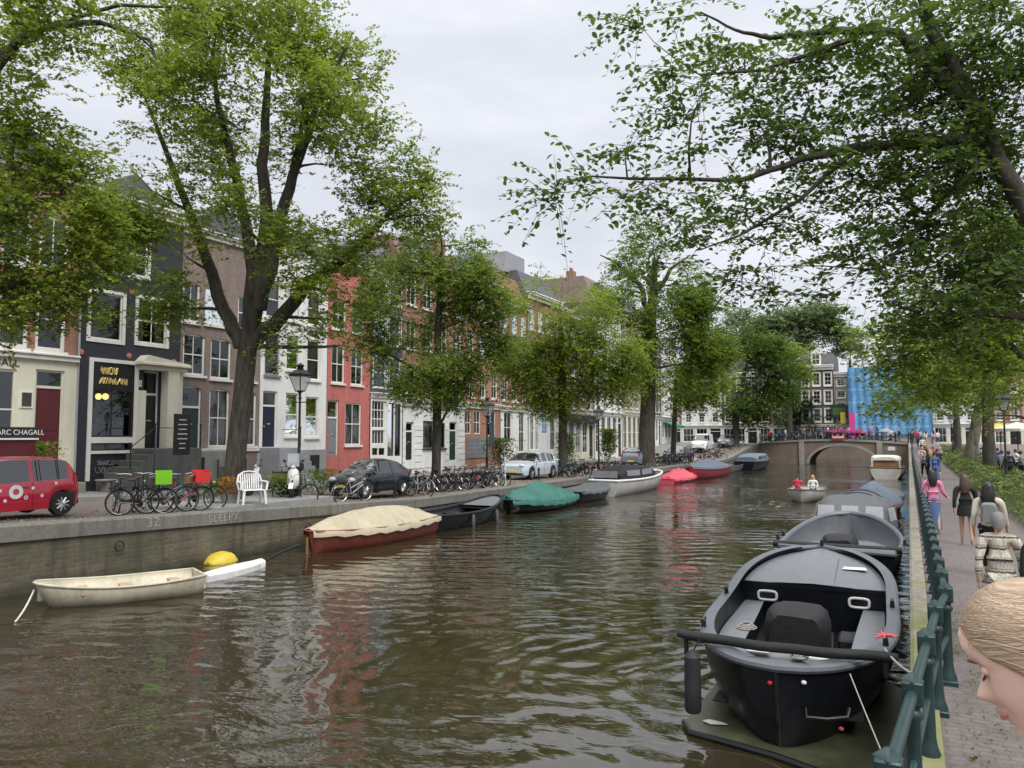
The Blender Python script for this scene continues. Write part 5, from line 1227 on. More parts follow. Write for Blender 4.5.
# ---- near black sloop: bow towards us
bow=onz(776,668,.94); far=onz(822,547,1.3); bow.z=far.z=0
L=(far-bow).length; 
bt=place('sloop','big black open sloop with grey benches and a padded bow bar','' or (far.x,far.y),axis_angle(far,bow),GB)
h=hullf(L,2.5,zg=.9,keel=-.4,stern=1.0,bowp=2.6,sheer_b=.02,sheer_s=.30,full=.5,bowstart=.55,stemrake=.25)
# round far end
w0=h['w']; 
def wr(t): 
    k=max(0,(.36-t)/.36); return w0(t) if t>.55 else min(w0(.55),1.25)*math.sqrt(max(0.0,1-k**2.4))
h['w']=lambda t: max(.02,wr(t)); h['z']=lambda t: .9+.40*max(0,(.6-t)/.6)**1.5+.04*max(0,t-.8)*5
N=44
make_hull(bt,h,'hull_black',inner='hull_black',floor=.22,rub='rub_grey',rubr=.05,N=N,transom=False)
m=MB() # broad light capping
pl=[(h['w'](t),L*t,h['z'](t)) for t in [i/60 for i in range(1,60)]]
rows=[]
for x,y,z in pl:
    rows.append([(x+.0,y,z+.045),(max(.01,x-.13),y*.965+L*.018,z+.045)])
m.grid(rows); m.grid([[(-p[0],p[1],p[2]) for p in r] for r in rows]); m.build('capping','rub_grey',bt,smooth=True)
def yat(px,py,z):   # local y along the boat of a picture point at height z
    p=onz(px,py,z); c,s=math.cos(-bt.rotation_euler.z),math.sin(-bt.rotation_euler.z); dx,dy=p.x-far.x,p.y-far.y
    return (dx*c-dy*s, dx*s+dy*c)
yb_=yat(818,579,1.1)[1]
ts=[i/30*yb_/L for i in range(1,31)]
m=MB(); m.grid([[(-(h['w'](t)-.12),L*t,h['z'](t)-.06),(-(h['w'](t)-.12)*.5,L*t,h['z'](t)-.02),(0,L*t,h['z'](t)),((h['w'](t)-.12)*.5,L*t,h['z'](t)-.02),(h['w'](t)-.12,L*t,h['z'](t)-.06)] for t in ts]); m.build('deck','deck_grey',bt,smooth=True)
zb_=h['z'](yb_/L)-.05; wb_=h['w'](yb_/L)-.08
m=MB(); m.add([(-wb_,yb_,.25),(wb_,yb_,.25),(wb_,yb_,zb_),(-wb_,yb_,zb_)],[(0,1,2,3)]); m.box(-wb_,yb_-.03,zb_-.05,wb_,yb_+.025,zb_+.02); bk=m.build('bulkhead','hull_black',bt)
m=MB(); m.grid([[(x_,L*t,h['z'](t)-.012) for x_ in (-.345,-.33)] for t in [.1+i*(yb_/L-.1)/8 for i in range(9)]]); m.build('deck_seam','black',bt)
for x in (-.72,.72):
    m=MB(); Q=[]
    for k in range(24):
        a=2*math.pi*k/24; ca,sa=math.cos(a),math.sin(a); Q.append((x+.15*abs(ca)**.5*(1 if ca>0 else -1),yb_+.04,zb_-.2+.075*abs(sa)**.5*(1 if sa>0 else -1)))
    m.tube(Q,.022,8,close=True); o=m.build('porthole','letters_white',bt,smooth=True)
    m=MB(); m.add([(q[0],yb_+.028,q[2]) for q in Q],[tuple(range(24))]); m.build('porthole_glass','black',o)
# side benches
zbn=.66
for sx in (-1,1):
    m=MB(); ya_,yz_=yb_+.02,L*.86; rows=[];low=[]
    for i in range(13):
        y=ya_+(yz_-ya_)*i/12; wo=max(.3,(h['w'](y/L)-.16)); wi=min(wo-.05,.78-.12*math.sin(i/12*1.4)) if i<10 else min(wo-.05,.66-.1*(i-9)); rows.append([(sx*wi,y,zbn),(sx*wo,y,zbn)]); low.append([(sx*wi,y,.24),(sx*wi,y,zbn)])
    m.grid(rows); b_=m.build('bench','deck_grey',bt,fix=False); m=MB(); m.grid(low); m.build('bench_front','hull_black',b_,fix=False)
m=MB(); m.box(-.85,yb_,.235,.85,L*.9,.25); m.build('floor','black_matt',bt)
# engine cover: draped black canvas box
ce=yat(798,625,.7); ye=ce[1]; m=MB(); prof=[]
rn=random.Random(2)
def loftbox(m,cx,y0,y1,w,z0,z1,rx=.12,n=10,jit=.012):
    rows=[]
    for j in range(9):
        t=j/8; y=y0+(y1-y0)*t; e=min(1,math.sin(math.pi*max(.02,min(.98,t)))**.35); top=z0+(z1-z0)*(.82+.18*e); row=[]
        for i in range(n*2+1):
            a=math.pi*i/(2*n); c=math.cos(a); s=math.sin(a); row.append((cx+w/2*e**.3*(abs(c)**.35)*(1 if c>0 else -1)+rn.uniform(-jit,jit),y+rn.uniform(-jit,jit),z0+(top-z0)*(s**.4)+rn.uniform(-jit,jit)))
        rows.append(row)
    m.grid(rows); m.add(rows[0],[tuple(range(len(rows[0])))]); m.add(rows[-1],[tuple(range(len(rows[-1])))])
cx=ce[0]
loftbox(m,cx,ye-.5,ye+.48,.92,.24,1.0); m.build('engine_cover','canvas_black',bt,smooth=True,auto=70)
# padded bar across the bow
a_=yat(686,632,1.08); b_=yat(898,660,1.08); yb2=(a_[1]+b_[1])/2
m=MB(); nn=20; m.tube([(1.2-2.42*i/nn,yb2+.02*math.sin(i),1.08-.04*math.sin(math.pi*i/nn)) for i in range(nn+1)],[.045]+[.06]*(nn-1)+[.045],12); m.build('padded_bar','canvas_black',bt,smooth=True)
m=MB(); 
for x in (-1.1,1.1): m.tube([(x,yb2,.85),(x,yb2,1.08)],.03,6)
m.build('bar_bracket','black',bt)
t0=.9; m=MB(); m.grid([[(-(h['w'](t)-.05),L*t,h['z'](t)-.03),(h['w'](t)-.05,L*t,h['z'](t)-.03)] for t in [.88+.115*i/12 for i in range(13)]]); m.build('foredeck','deck_grey',bt)
m=MB(); m.tube([(0,L+.0,.92),(0,L-.02,.7),(0,L-.1,.35),(0,L-.22,-.1)],.028,8); m.build('stem_band','black',bt,smooth=True)
m=MB(); m.tube([(-.28,L-.14,.5),(-.3,L-.04,.44),(-.5,L-.14,.42),(-.7,L-.27,.43),(-.72,L-.36,.5)],.022,8); m.build('grab_handle','black',bt,smooth=True)
for nm,x,z,mt,yy in (('navigation_light',.07,.76,'red',L-.03),('name_plate',-.28,.8,'letters_white',L-.07),('depth_mark',-.62,.2,'pinkred',L-.55)):
    m=MB(); m.ball((x,yy,z),.03,.02,.024); m.build(nm,mt,bt)
for (x,y) in ((1.1,L*.8),(-1.1,L*.8),(1.2,L*.5),(-1.2,L*.5),(0,.04)):
    m=MB(); z=h['z'](y/L)+.05; m.lathe([(.035,0),(.03,.09)],(x,y,z),8); m.tube([(x,y-.1,z+.09),(x,y+.1,z+.09)],.025,6); m.build('cleat','black',bt,smooth=True)
m=MB(); m.box(-.5,L*.905,.93,-.1,L*.935,.945); m.box(.15,L*.9,.93,.4,L*.925,.945); m.build('deck_hatch','letters_white',bt)
# a white sticker on the rear deck
m=MB(); q_=h['z'](.22)+.03; m.add([(-.8,1.2,q_),(-.45,1.22,q_),(-.42,1.48,q_-.005),(-.83,1.46,q_-.005)],[(0,1,2,3)]); m.build('paper_notice','letters_white',bt)
# coiled ropes and scuffs
rn=random.Random(9)
for nm,cx_,cy_,cz_,rr_ in (('rope_coil',.75,L*.62,zbn+.012,.15),('rope_coil',-.2,L*.93,.955,.1)):
    m=MB(); m.tube([(cx_+rr_*(1-.012*k)*math.cos(k*.5),cy_+rr_*(1-.012*k)*math.sin(k*.5),cz_+.004*k*.35) for k in range(50)],.009,5); m.build(nm,'rope',bt,smooth=True)
m=MB()
for k in range(26):
    a_=rn.uniform(-1,1); m.tube([(a_*.9,L*rn.uniform(.3,.34),h['z'](.3)-.1) for q_ in (0,)]+[(a_*.9+.02,L*.36,h['z'](.3)-.1)],.001,3)
m=MB(); m.tube([(-.05,yb_+.06,.3),(-.3,yb_+.5,.29),(.1,yb_+.9,.285),(.45,ye-.2,.28)],.012,5); m.build('fuel_hose','black',bt,smooth=True)
m=MB(); m.box(-.75,L*.44,.26,-.45,L*.52,.46,.03); m.build('fuel_can','black_matt',bt)
m=MB(); m.grid([[(-(h['w'](t)+.004),L*t,.06),(-(h['w'](t)+.004),L*t,.07)] for t in (.3,.4,.5)]); 
# fender
p=atd(692,640,9.5); q=onz(692,641,1.08); m=MB(); m.lathe([(.02,.98),(.05,.95),(.095,.9),(.1,.55),(.1,.3),(.08,.26),(.02,.24)],(q.x,q.y,0),12); m.tube([(q.x,q.y,.95),(q.x+.12,q.y,1.15)],.01,5)
whole('fender',m,'black_matt','black tubular fender hanging off the sloop bow','fender',loc=(q.x,q.y,.6),smooth=True)
# half sunken raft at the bow
pp=[onz(*q_,.04) for q_ in ((684,722),(690,732),(776,756),(870,790),(935,800),(905,690),(850,660),(714,686))]
m=MB(); m.prism([(p.x,p.y) for p in pp],-.12,.035); r=whole('sunken_raft',m,'algae','slimy half-sunken board floating under the sloop bow','raft',loc=(pp[0].x,pp[0].y,0))
m=MB(); o_=pp[0]; m.tube([(p.x-o_.x,p.y-o_.y,.04) for p in pp[:5]],.035,6); m.build('raft_edge','hull_black',r,shift=False,smooth=True)
m=MB(); c1=onz(712,722,.05); m.add([(c1.x-o_.x+dx,c1.y-o_.y+dy,.05) for dx,dy in ((-.12,0),(0,-.08),(.2,.0),(.1,.06),(-.05,.08))],[(0,1,2,3,4)]); m.build('worn_patch','hull_white',r,shift=False)
rail_pt=(posts[2][0],posts[2][1],1.5)
pr=onz(884,648,1.0); rope(pr,(posts[3][0],posts[3][1],1.6),.06,'grey mooring rope from the sloop to a green railing post')
rope(onz(850,674,.92),(posts[2][0],posts[2][1],1.0),.02,'thin taut line from the sloop bow down to the quay',r=.006)
m=MB(); rn=random.Random(5)
for i in range(5): m.tube([(pr.x+rn.gauss(0,.06),pr.y+rn.gauss(0,.06),1.14+.03*rn.random()) for k in range(5)],.014,5)
whole('rope_knot',m,'pinkred','small red rope knot on the sloop gunwale','rope',loc=tuple(pr),smooth=True)
# ---- generic covered / open boats
def boat(label,x,y0,y1,B,hull,zg=.6,cover=None,ridge=.6,open_=False,bowfar=True,ang=0,inner='inner_grey',rub='rub_grey',name='open_boat',floor=.1,sheer=.22,lump=0,seats='wood',stern=.75,keel=-.3,coverside=0.12,seed=1,peak=.5,ret=False,rubr=.04,bowp=2.2,end=(.0,1.0)):
    L=y1-y0; base=(x,y0) if bowfar else (x,y1)
    r=place(name,label,base,ang if bowfar else math.pi+ang,GB)
    h=hullf(L,B,zg=zg,keel=keel,stern=stern,bowp=bowp,sheer_b=sheer,sheer_s=.06,full=.5)
    make_hull(r,h,hull,inner=inner,floor=floor if open_ else None,rub=rub,rubr=rubr,N=22)
    if cover:
        rn=random.Random(seed); m=MB(); rows=[]; NT_=22
        for i in range(NT_+1):
            t=end[0]+(end[1]-end[0])*(.004+.99*i/NT_); w=h['w'](t)+.05; z=h['z'](t); e=math.sin(math.pi*min(1,max(0,(t-end[0])/(end[1]-end[0])))) ; 
            pk=1-abs(t-peak)*1.1; rz=ridge*max(.12,(e**.5)*(.65+.35*pk)); row=[]
            for j in range(15):
                a=-1+2*j/14; zz=z+rz*(1-abs(a)**1.25)+.055*mnoise.noise(Vector((a*w*2.2,h['L']*t*1.6,seed*3.1)))+.03*abs(mnoise.noise(Vector((a*w*5,h['L']*t*2.5,seed*1.7))))+(lump*math.sin(i*1.3+a*3)*math.sin(a*5+i*.7) if lump else 0)*.5
                row.append((a*w,h['L']*t,zz+rn.uniform(-.008,.008)))
            row=[(-w-.015,h['L']*t,z-coverside-.03*math.sin(i*2.1))]+row+[(w+.015,h['L']*t,z-coverside-.03*math.sin(i*1.7))]
            rows.append(row)
        m.grid(rows); m.add(rows[0],[tuple(range(len(rows[0])))]); m.build('cover',cover,r,smooth=True,auto=70)
    if open_ and seats:
        for t in (.22,.5,.74):
            m=MB(); w=h['w'](t)-.05; z=h['z'](t)-.16; m.box(-w,L*t-.13,z-.02,w,L*t+.13,z+.02,.008); m.build('thwart',seats,r)
    return (r,h) if ret else r
yq=lambda px,x,z=.3: xpx(px,x,z)
# L1 weathered rowing boat
a=onz(34,581,.55); b=onz(199,571,.42); a.z=b.z=0; 
L=(b-a).length; r=place('rowing_boat','weathered cream rowing boat moored by the left quay wall',(b.x,b.y),axis_angle(b,a),GB)
h=hullf(L,1.5,zg=.36,keel=-.15,stern=.72,bowp=2.0,sheer_b=.16,sheer_s=.04,full=.45,bowstart=.4); make_hull(r,h,'hull_dirty',inner='hull_dirty',floor=.13,rub='hull_dirty',rubr=.028,N=26)
for t in (.14,.45,.72):
    m=MB(); w=h['w'](t)-.03; z=h['z'](t)-.14; m.box(-w,L*t-.12,z-.015,w,L*t+.12,z+.015,.006); m.build('thwart','tan',r)
m=MB(); m.box(-.4,L*.06,.14,.4,L*.66,.165); m.build('floorboard','tan',r)
m=MB(); w=h['w'](0.0); m.box(-w+.02,-.02,.1,w-.02,.03,h['z'](0)+.03,.01); m.build('transom','hull_dirty',r)
rope(onz(34,590,.35),onz(15,622,.0),.06,'pale mooring line hanging from the rowing boat bow','' or .018,'rope_w')
p=onz(222,562,0); m=MB(); rn=random.Random(3); rows=[]
for i in range(9):
    t=i/8; e=math.sin(math.pi*max(.03,min(.97,t)))**.4; rows.append([(p.x+(-.1)+.42*e*math.cos(math.pi*j/8)*1.0,p.y-.42+.95*t,-.1+.37*e*(math.sin(math.pi*j/8)**.6)+rn.uniform(-.02,.02)) for j in range(9)])
m.grid(rows); m.add(rows[0],[tuple(range(9))]); m.add(rows[-1],[tuple(range(9))]); whole('float_bag',m,'yellow','lumpy yellow floating bag against the quay wall','float',loc=(p.x,p.y,0),smooth=True,auto=60)
a=onz(203,577,.12); b=onz(261,562,.12); d=(b-a).normalized(); n_=Vector((-d.y,d.x,0)); m=MB(); rows=[]; L=(b-a).length
for i in range(13):
    t=i/12; w=.3*math.sin(math.pi*min(.96,max(.06,t)))**.35; c=a+d*L*t; rows.append([tuple(c+n_*w*k+Vector((0,0,z_))) for k,z_ in ((-1,-.15),(-1,.02),(-.8,.06),(0,.1),(.8,.06),(1,.02),(1,-.15))])
m.grid(rows); m.add(rows[0],[tuple(range(7))]); m.add(rows[-1],[tuple(range(7))]); whole('paddle_board',m,'letters_white','white board floating upside down beside the rowing boat','board',loc=tuple(a),smooth=True)
rope(onz(262,563,.1),onz(300,545,.45),-.05,'dark pipe slanting out of the water by the quay',r=.04,mat='hull_black',cat='pipe')
# L2 cream covered boat
r,h=boat('wooden boat under a taut cream canvas cover',-16.0,yq(318,-15.6),yq(428,-15.8),1.95,'hull_red',zg=.55,cover='canvas_cream',ridge=.62,bowfar=False,ret=True,sheer=.12,name='covered_boat',coverside=.16,peak=.35,rub='hull_red',bowp=1.8)
L=h['L']
for t in (.42,.7):
    m=MB(); w=h['w'](t)+.055; m.tube([(a_*w,L*t,h['z'](t)+.62*.97*max(.12,(math.sin(math.pi*t)**.5)*(.65+.35*(1-abs(t-.35)*1.1)))*(1-abs(a_)**1.25)+.012) for a_ in [-1+i/7 for i in range(15)]],.012,5); m.build('seam','canvas_cream',r)
m=MB(); m.box(-.012,L-.02,-.3,.012,L+.06,.5); m.build('stem_post','wood',r)
# L3 black open boat
r,h=boat('black open boat between the cream and green covered boats',-16.0,yq(432,-15.6),yq(500,-15.8),1.9,'hull_black',zg=.55,open_=True,inner='hull_black',rub='black_matt',sheer=.4,seats='black_matt',ret=True,stern=.8,rubr=.05)
for t,sx in ((.35,1),(.72,1)):
    m=MB(); x=(h['w'](t)+.06); m.lathe([(.02,.5),(.07,.42),(.07,0),(.02,-.08)],(x,h['L']*t,0),8); m.build('fender','canvas_grey',r,smooth=True)
m=MB(); m.grid([[(-(h['w'](t)-.05),h['L']*t,h['z'](t)-.03),(h['w'](t)-.05,h['L']*t,h['z'](t)-.03)] for t in [.72+.27*i/10 for i in range(11)]]); m.build('foredeck','deck_grey',r)
# L4 green tarpaulin
boat('boat heaped under a rumpled green tarpaulin',-16.0,yq(514,-15.7),yq(572,-15.5),2.3,'hull_black',zg=.45,cover='canvas_green',ridge=.82,bowfar=False,lump=.2,name='covered_boat',coverside=.2,seed=4,peak=.45,rub='canvas_green')
boat('low boat under a flat grey green cover',-16.0,yq(573,-15.7),yq(607,-15.7),2.1,'hull_black',zg=.55,cover='canvas_grey',ridge=.3,name='covered_boat',seed=5,rub='canvas_blue',lump=.05)
r,h=boat('white motor boat with a black canvas cabin',-15.9,yq(610,-15.5),yq(662,-15.5),2.4,'hull_white',zg=.85,keel=-.3,open_=False,sheer=.25,name='cabin_boat',ret=True,rub='letters_white',rubr=.07)
def cabin(r,h,t0,t1,H,mat,glass='dark_glass',inset=.12,slope=.1):
    L=h['L']; m=MB(); rows=[]
    for i in range(13):
        t=t0+(t1-t0)*i/12; e=min(1,math.sin(math.pi*(.04+.92*i/12))**.3); w=(h['w'](t)-inset); z=h['z'](t); row=[]
        for j in range(13):
            a=math.pi*j/12; row.append((w*(abs(math.cos(a))**.4)*(1 if math.cos(a)>0 else -1)*(1-slope*math.sin(a)),L*t,z+H*e*(math.sin(a)**.45)))
        rows.append(row)
    m.grid(rows); m.add(rows[0],[tuple(range(13))]); m.add(rows[-1],[tuple(range(13))]); c=m.build('canopy',mat,r,smooth=True)
    for sx in (-1,1):
        for k in (0,1):
            ta=t0+(t1-t0)*(.14+.38*k); tb=t0+(t1-t0)*(.46+.38*k); m=MB(); wa=(h['w'](ta)-inset)*.985+.02; wb=(h['w'](tb)-inset)*.985+.02
            m.add([(sx*wa,L*ta,h['z'](ta)+H*.28),(sx*wb,L*tb,h['z'](tb)+H*.28),(sx*(wb-.05),L*tb,h['z'](tb)+H*.68),(sx*(wa-.05),L*ta,h['z'](ta)+H*.68)],[(0,1,2,3)]); m.build('window',glass,c,fix=False)
    return c
c=cabin(r,h,.06,.68,.85,'canvas_black','grey_paint')
m=MB(); m.box(-.75,.32,.95+.1,.75,.34,1.45); m.build('rear_window','grey_paint',c)
m=MB(); m.lathe([(.03,.7),(.1,.6),(.1,.1),(.03,0)],(-1.12,-.12,0.05),8); m.lathe([(.03,.7),(.1,.6),(.1,.1),(.03,0)],(-.3,-.14,0.05),8); m.build('fender','pinkred',r,smooth=True)
# pink tarp, red boat, others
boat('inflatable dinghy under bright pink red tarps',-16.0,yq(667,-15.8),yq(694,-15.8),2.0,'pinkred',zg=.3,cover='pinkred',ridge=.6,lump=.35,name='covered_boat',seed=9,rub='pinkred',sheer=.05)
boat('red sloop half covered by a grey tarpaulin',-15.6,yq(690,-15.6),yq(724,-15.4),2.3,'red_deep',zg=.8,cover='canvas_blue',ridge=.7,name='covered_boat',seed=10,bowfar=False,rub='red_deep')
boat('small grey open boat with oars before the bridge',-15.9,yq(724,-15.8),yq(742,-15.8),1.9,'rub_grey',zg=.6,open_=True,ret=False)
r,h=boat('black sloop under a pale rounded hood by the bridge',-14.9,yq(744,-14.9),yq(768,-14.4),2.7,'hull_black',zg=.9,ret=True,name='cabin_boat'); cabin(r,h,.1,.85,.75,'canvas_blue','dark_glass')
m=MB(); p0=onz(733,464,.8); 
# right side boats
r,h=boat('black sloop with a light grey bulwark right behind the nearest one',-1.45,onz(850,549,1.15).y,onz(850,515,1.4).y,2.5,'hull_black',zg=1.05,open_=True,inner='inner_grey',rub='rub_grey',sheer=.4,seats=None,ret=True,bowfar=True,rubr=.07,stern=.9,floor=.45,name='sloop')
L=h['L']; m=MB(); m.tube([(1.26-2.52*i/16,.12,1.16) for i in range(17)],.07,10); m.build('padded_bar','canvas_black',r,smooth=True)
m=MB(); loftbox(m,0.0,.9,1.7,.8,.45,1.3); m.build('engine_cover','canvas_black',r,smooth=True,auto=70)
m=MB(); m.grid([[(-(h['w'](t)-.08),L*t,.8),(h['w'](t)-.08,L*t,.8)] for t in [.3+.6*i/10 for i in range(11)]]); m.build('deck','deck_grey',r)
for x,y in ((-1.32,L*.25),(-1.3,L*.4),(1.3,L*.3)):
    m=MB(); z=h['z'](y/L)+.05; m.lathe([(.04,0),(.03,.1)],(x,y,z),8); m.tube([(x,y-.1,z+.1),(x,y+.1,z+.1)],.03,6); m.build('cleat','black',r,smooth=True)
y0_=onz(850,515,1.4).y+.3
r,h=boat('grey canopied tour sloop with clear side windows',-1.45,y0_,y0_+4.6,2.4,'inner_grey',zg=.9,name='cabin_boat',ret=True,rub='black_matt'); c=cabin(r,h,.02,.7,.9,'canvas_grey','lampglass',inset=.1,slope=.16)
m=MB(); 
for k in range(3): m.add([(-.85+.6*k,-.0,1.18),(-.4+.6*k,-.0,1.18),(-.42+.6*k,-.0+.05,1.62),(-.83+.6*k,.05,1.62)],[(0,1,2,3)])
m.build('clear_window','lampglass',c)
yn=y0_+5.2
r,h=boat('white open boat with an arched grey hoop frame',-1.6,yn,yn+4.5,2.1,'hull_white',zg=.8,open_=True,ret=True)
for t in (.2,.5):
    m=MB(); m.tube([(-.95*math.cos(math.pi*i/12),4.5*t,.85+.75*math.sin(math.pi*i/12)) for i in range(13)],.035,6); m.build('hoop','rub_grey',r,smooth=True)
yn+=5; boat('boat under a blue grey cover with red trim',-1.4,yn,yn+5.5,2.1,'hull_red',zg=.8,cover='canvas_blue',ridge=.8,name='covered_boat',rub='red',seed=12)
yn+=6; boat('flat dark covered boat behind the blue one',-1.3,yn,yn+4.2,2.0,'hull_black',zg=.7,cover='canvas_grey',ridge=.35,name='covered_boat',seed=13)
yn+=5.2; yn=max(yn,onz(888,478,.1).y)
r,h=boat('white wooden-decked launch with a cream windscreen near the bridge',-1.75,yn,yn+7,3.0,'hull_white',zg=.85,open_=True,inner='wood',ret=True,seats='wood',name='cabin_boat',rub='hull_black'); 
m=MB(); m.box(-1.0,.9,.95,1.0,3.4,1.5,.05); m.build('cockpit','wood',r)
m=MB(); rows=[]
for i in range(9):
    y_=.75+2.8*i/8; e=math.sin(math.pi*(.08+.84*i/8))**.3; rows.append([(1.15*e*math.copysign(abs(math.cos(a_))**.5,math.cos(a_)),y_,1.5+.42*e*math.sin(a_)**.5) for a_ in [math.pi*j/10 for j in range(11)]])
m.grid(rows); m.add(rows[0],[tuple(range(11))]); m.add(rows[-1],[tuple(range(11))]); m.build('canopy','cream',r,smooth=True)
for sx in (-1,1): m=MB(); m.box(sx*1.02-.05,.85,.95,sx*1.02+.05,.97,1.55); m.build('canopy_post','letters_white',r)


# moving boat
p=onz(801,503,.0); mv=place('launch','small white open launch carrying two people mid-canal',(p.x,p.y+4.6),math.pi,None)
mh=hullf(4.6,1.9,zg=.55,keel=-.2,stern=.8,sheer_b=.15); make_hull(mv,mh,'hull_white',inner='hull_white',floor=.12,rub='rub_grey',rubr=.035)
for t in (.25,.6): m=MB(); w=mh['w'](t)-.05; m.box(-w,4.6*t-.15,.38,w,4.6*t+.15,.42); m.build('thwart','hull_white',mv)
LAUNCH=(p.x,p.y)
def foammat():
    mm,t,out=newmat('wake_foam'); g=wpos(t); n=noise(t,mp(t,g,(1,.35,1)),3.0,6,.7); a=ramp(t,n,[(.53,(0,0,0)),(.75,(.7,.7,.7))])
    b=t.n('ShaderNodeBsdfPrincipled',ins={'Base Color':(.42,.42,.38,1),'Roughness':.4}); tr=t.n('ShaderNodeBsdfTransparent'); mx=t.n('ShaderNodeMixShader'); t.l(a,mx.inputs[0]); t.l(tr.outputs[0],mx.inputs[1]); t.l(b.outputs[0],mx.inputs[2]); t.l(mx.outputs[0],out.inputs[0]); return mm
M['foam']=foammat()
q=[onz(*k,.006) for k in ((738,507),(775,499),(790,504),(778,509),(745,511))]
m=MB(); m.add(q,[tuple(range(5))]); tag(m.build('wake_foam','foam'),'white churned wake beside the moving launch','wake',kind='stuff')
# ================================================================== cars
M['tyre']=pm('tyre_rubber',(.012,.012,.012),.8,.3,8); M['alloy']=pm('wheel_alloy',(.45,.46,.47),.35,.15,6,metal=.6); M['plate']=pm('yellow_plate',(.7,.5,.03),.5,.1,2)
M['headlamp']=pm('headlamp_glass',(.55,.57,.6),.1,.2,8); M['tail']=pm('tail_lamp',(.35,.01,.01),.15,.2,5)
def paint(name,c,metal=0): return pm(name,c,.28,.06,.7,coat=.8,metal=metal,dirt=.06)
M['car_red']=paint('crimson_car_paint',(.42,.008,.03)); M['car_navy']=paint('midnight_car_paint',(.006,.007,.014)); M['car_ice']=paint('pale_blue_car_paint',(.46,.53,.58)); M['car_grey']=paint('grey_blue_car_paint',(.13,.16,.19)); M['car_silver']=paint('silver_car_paint',(.42,.42,.45),.3); M['car_white']=paint('white_van_paint',(.7,.72,.72))
def interp(pts,y):
    if y<=pts[0][0]: return pts[0][1]
    for (a,b),(c,d) in zip(pts[:-1],pts[1:]):
        if y<=c: t=(y-a)/(c-a); t=t*t*(3-2*t)*.35+t*.65; return b+(d-b)*t
    return pts[-1][1]
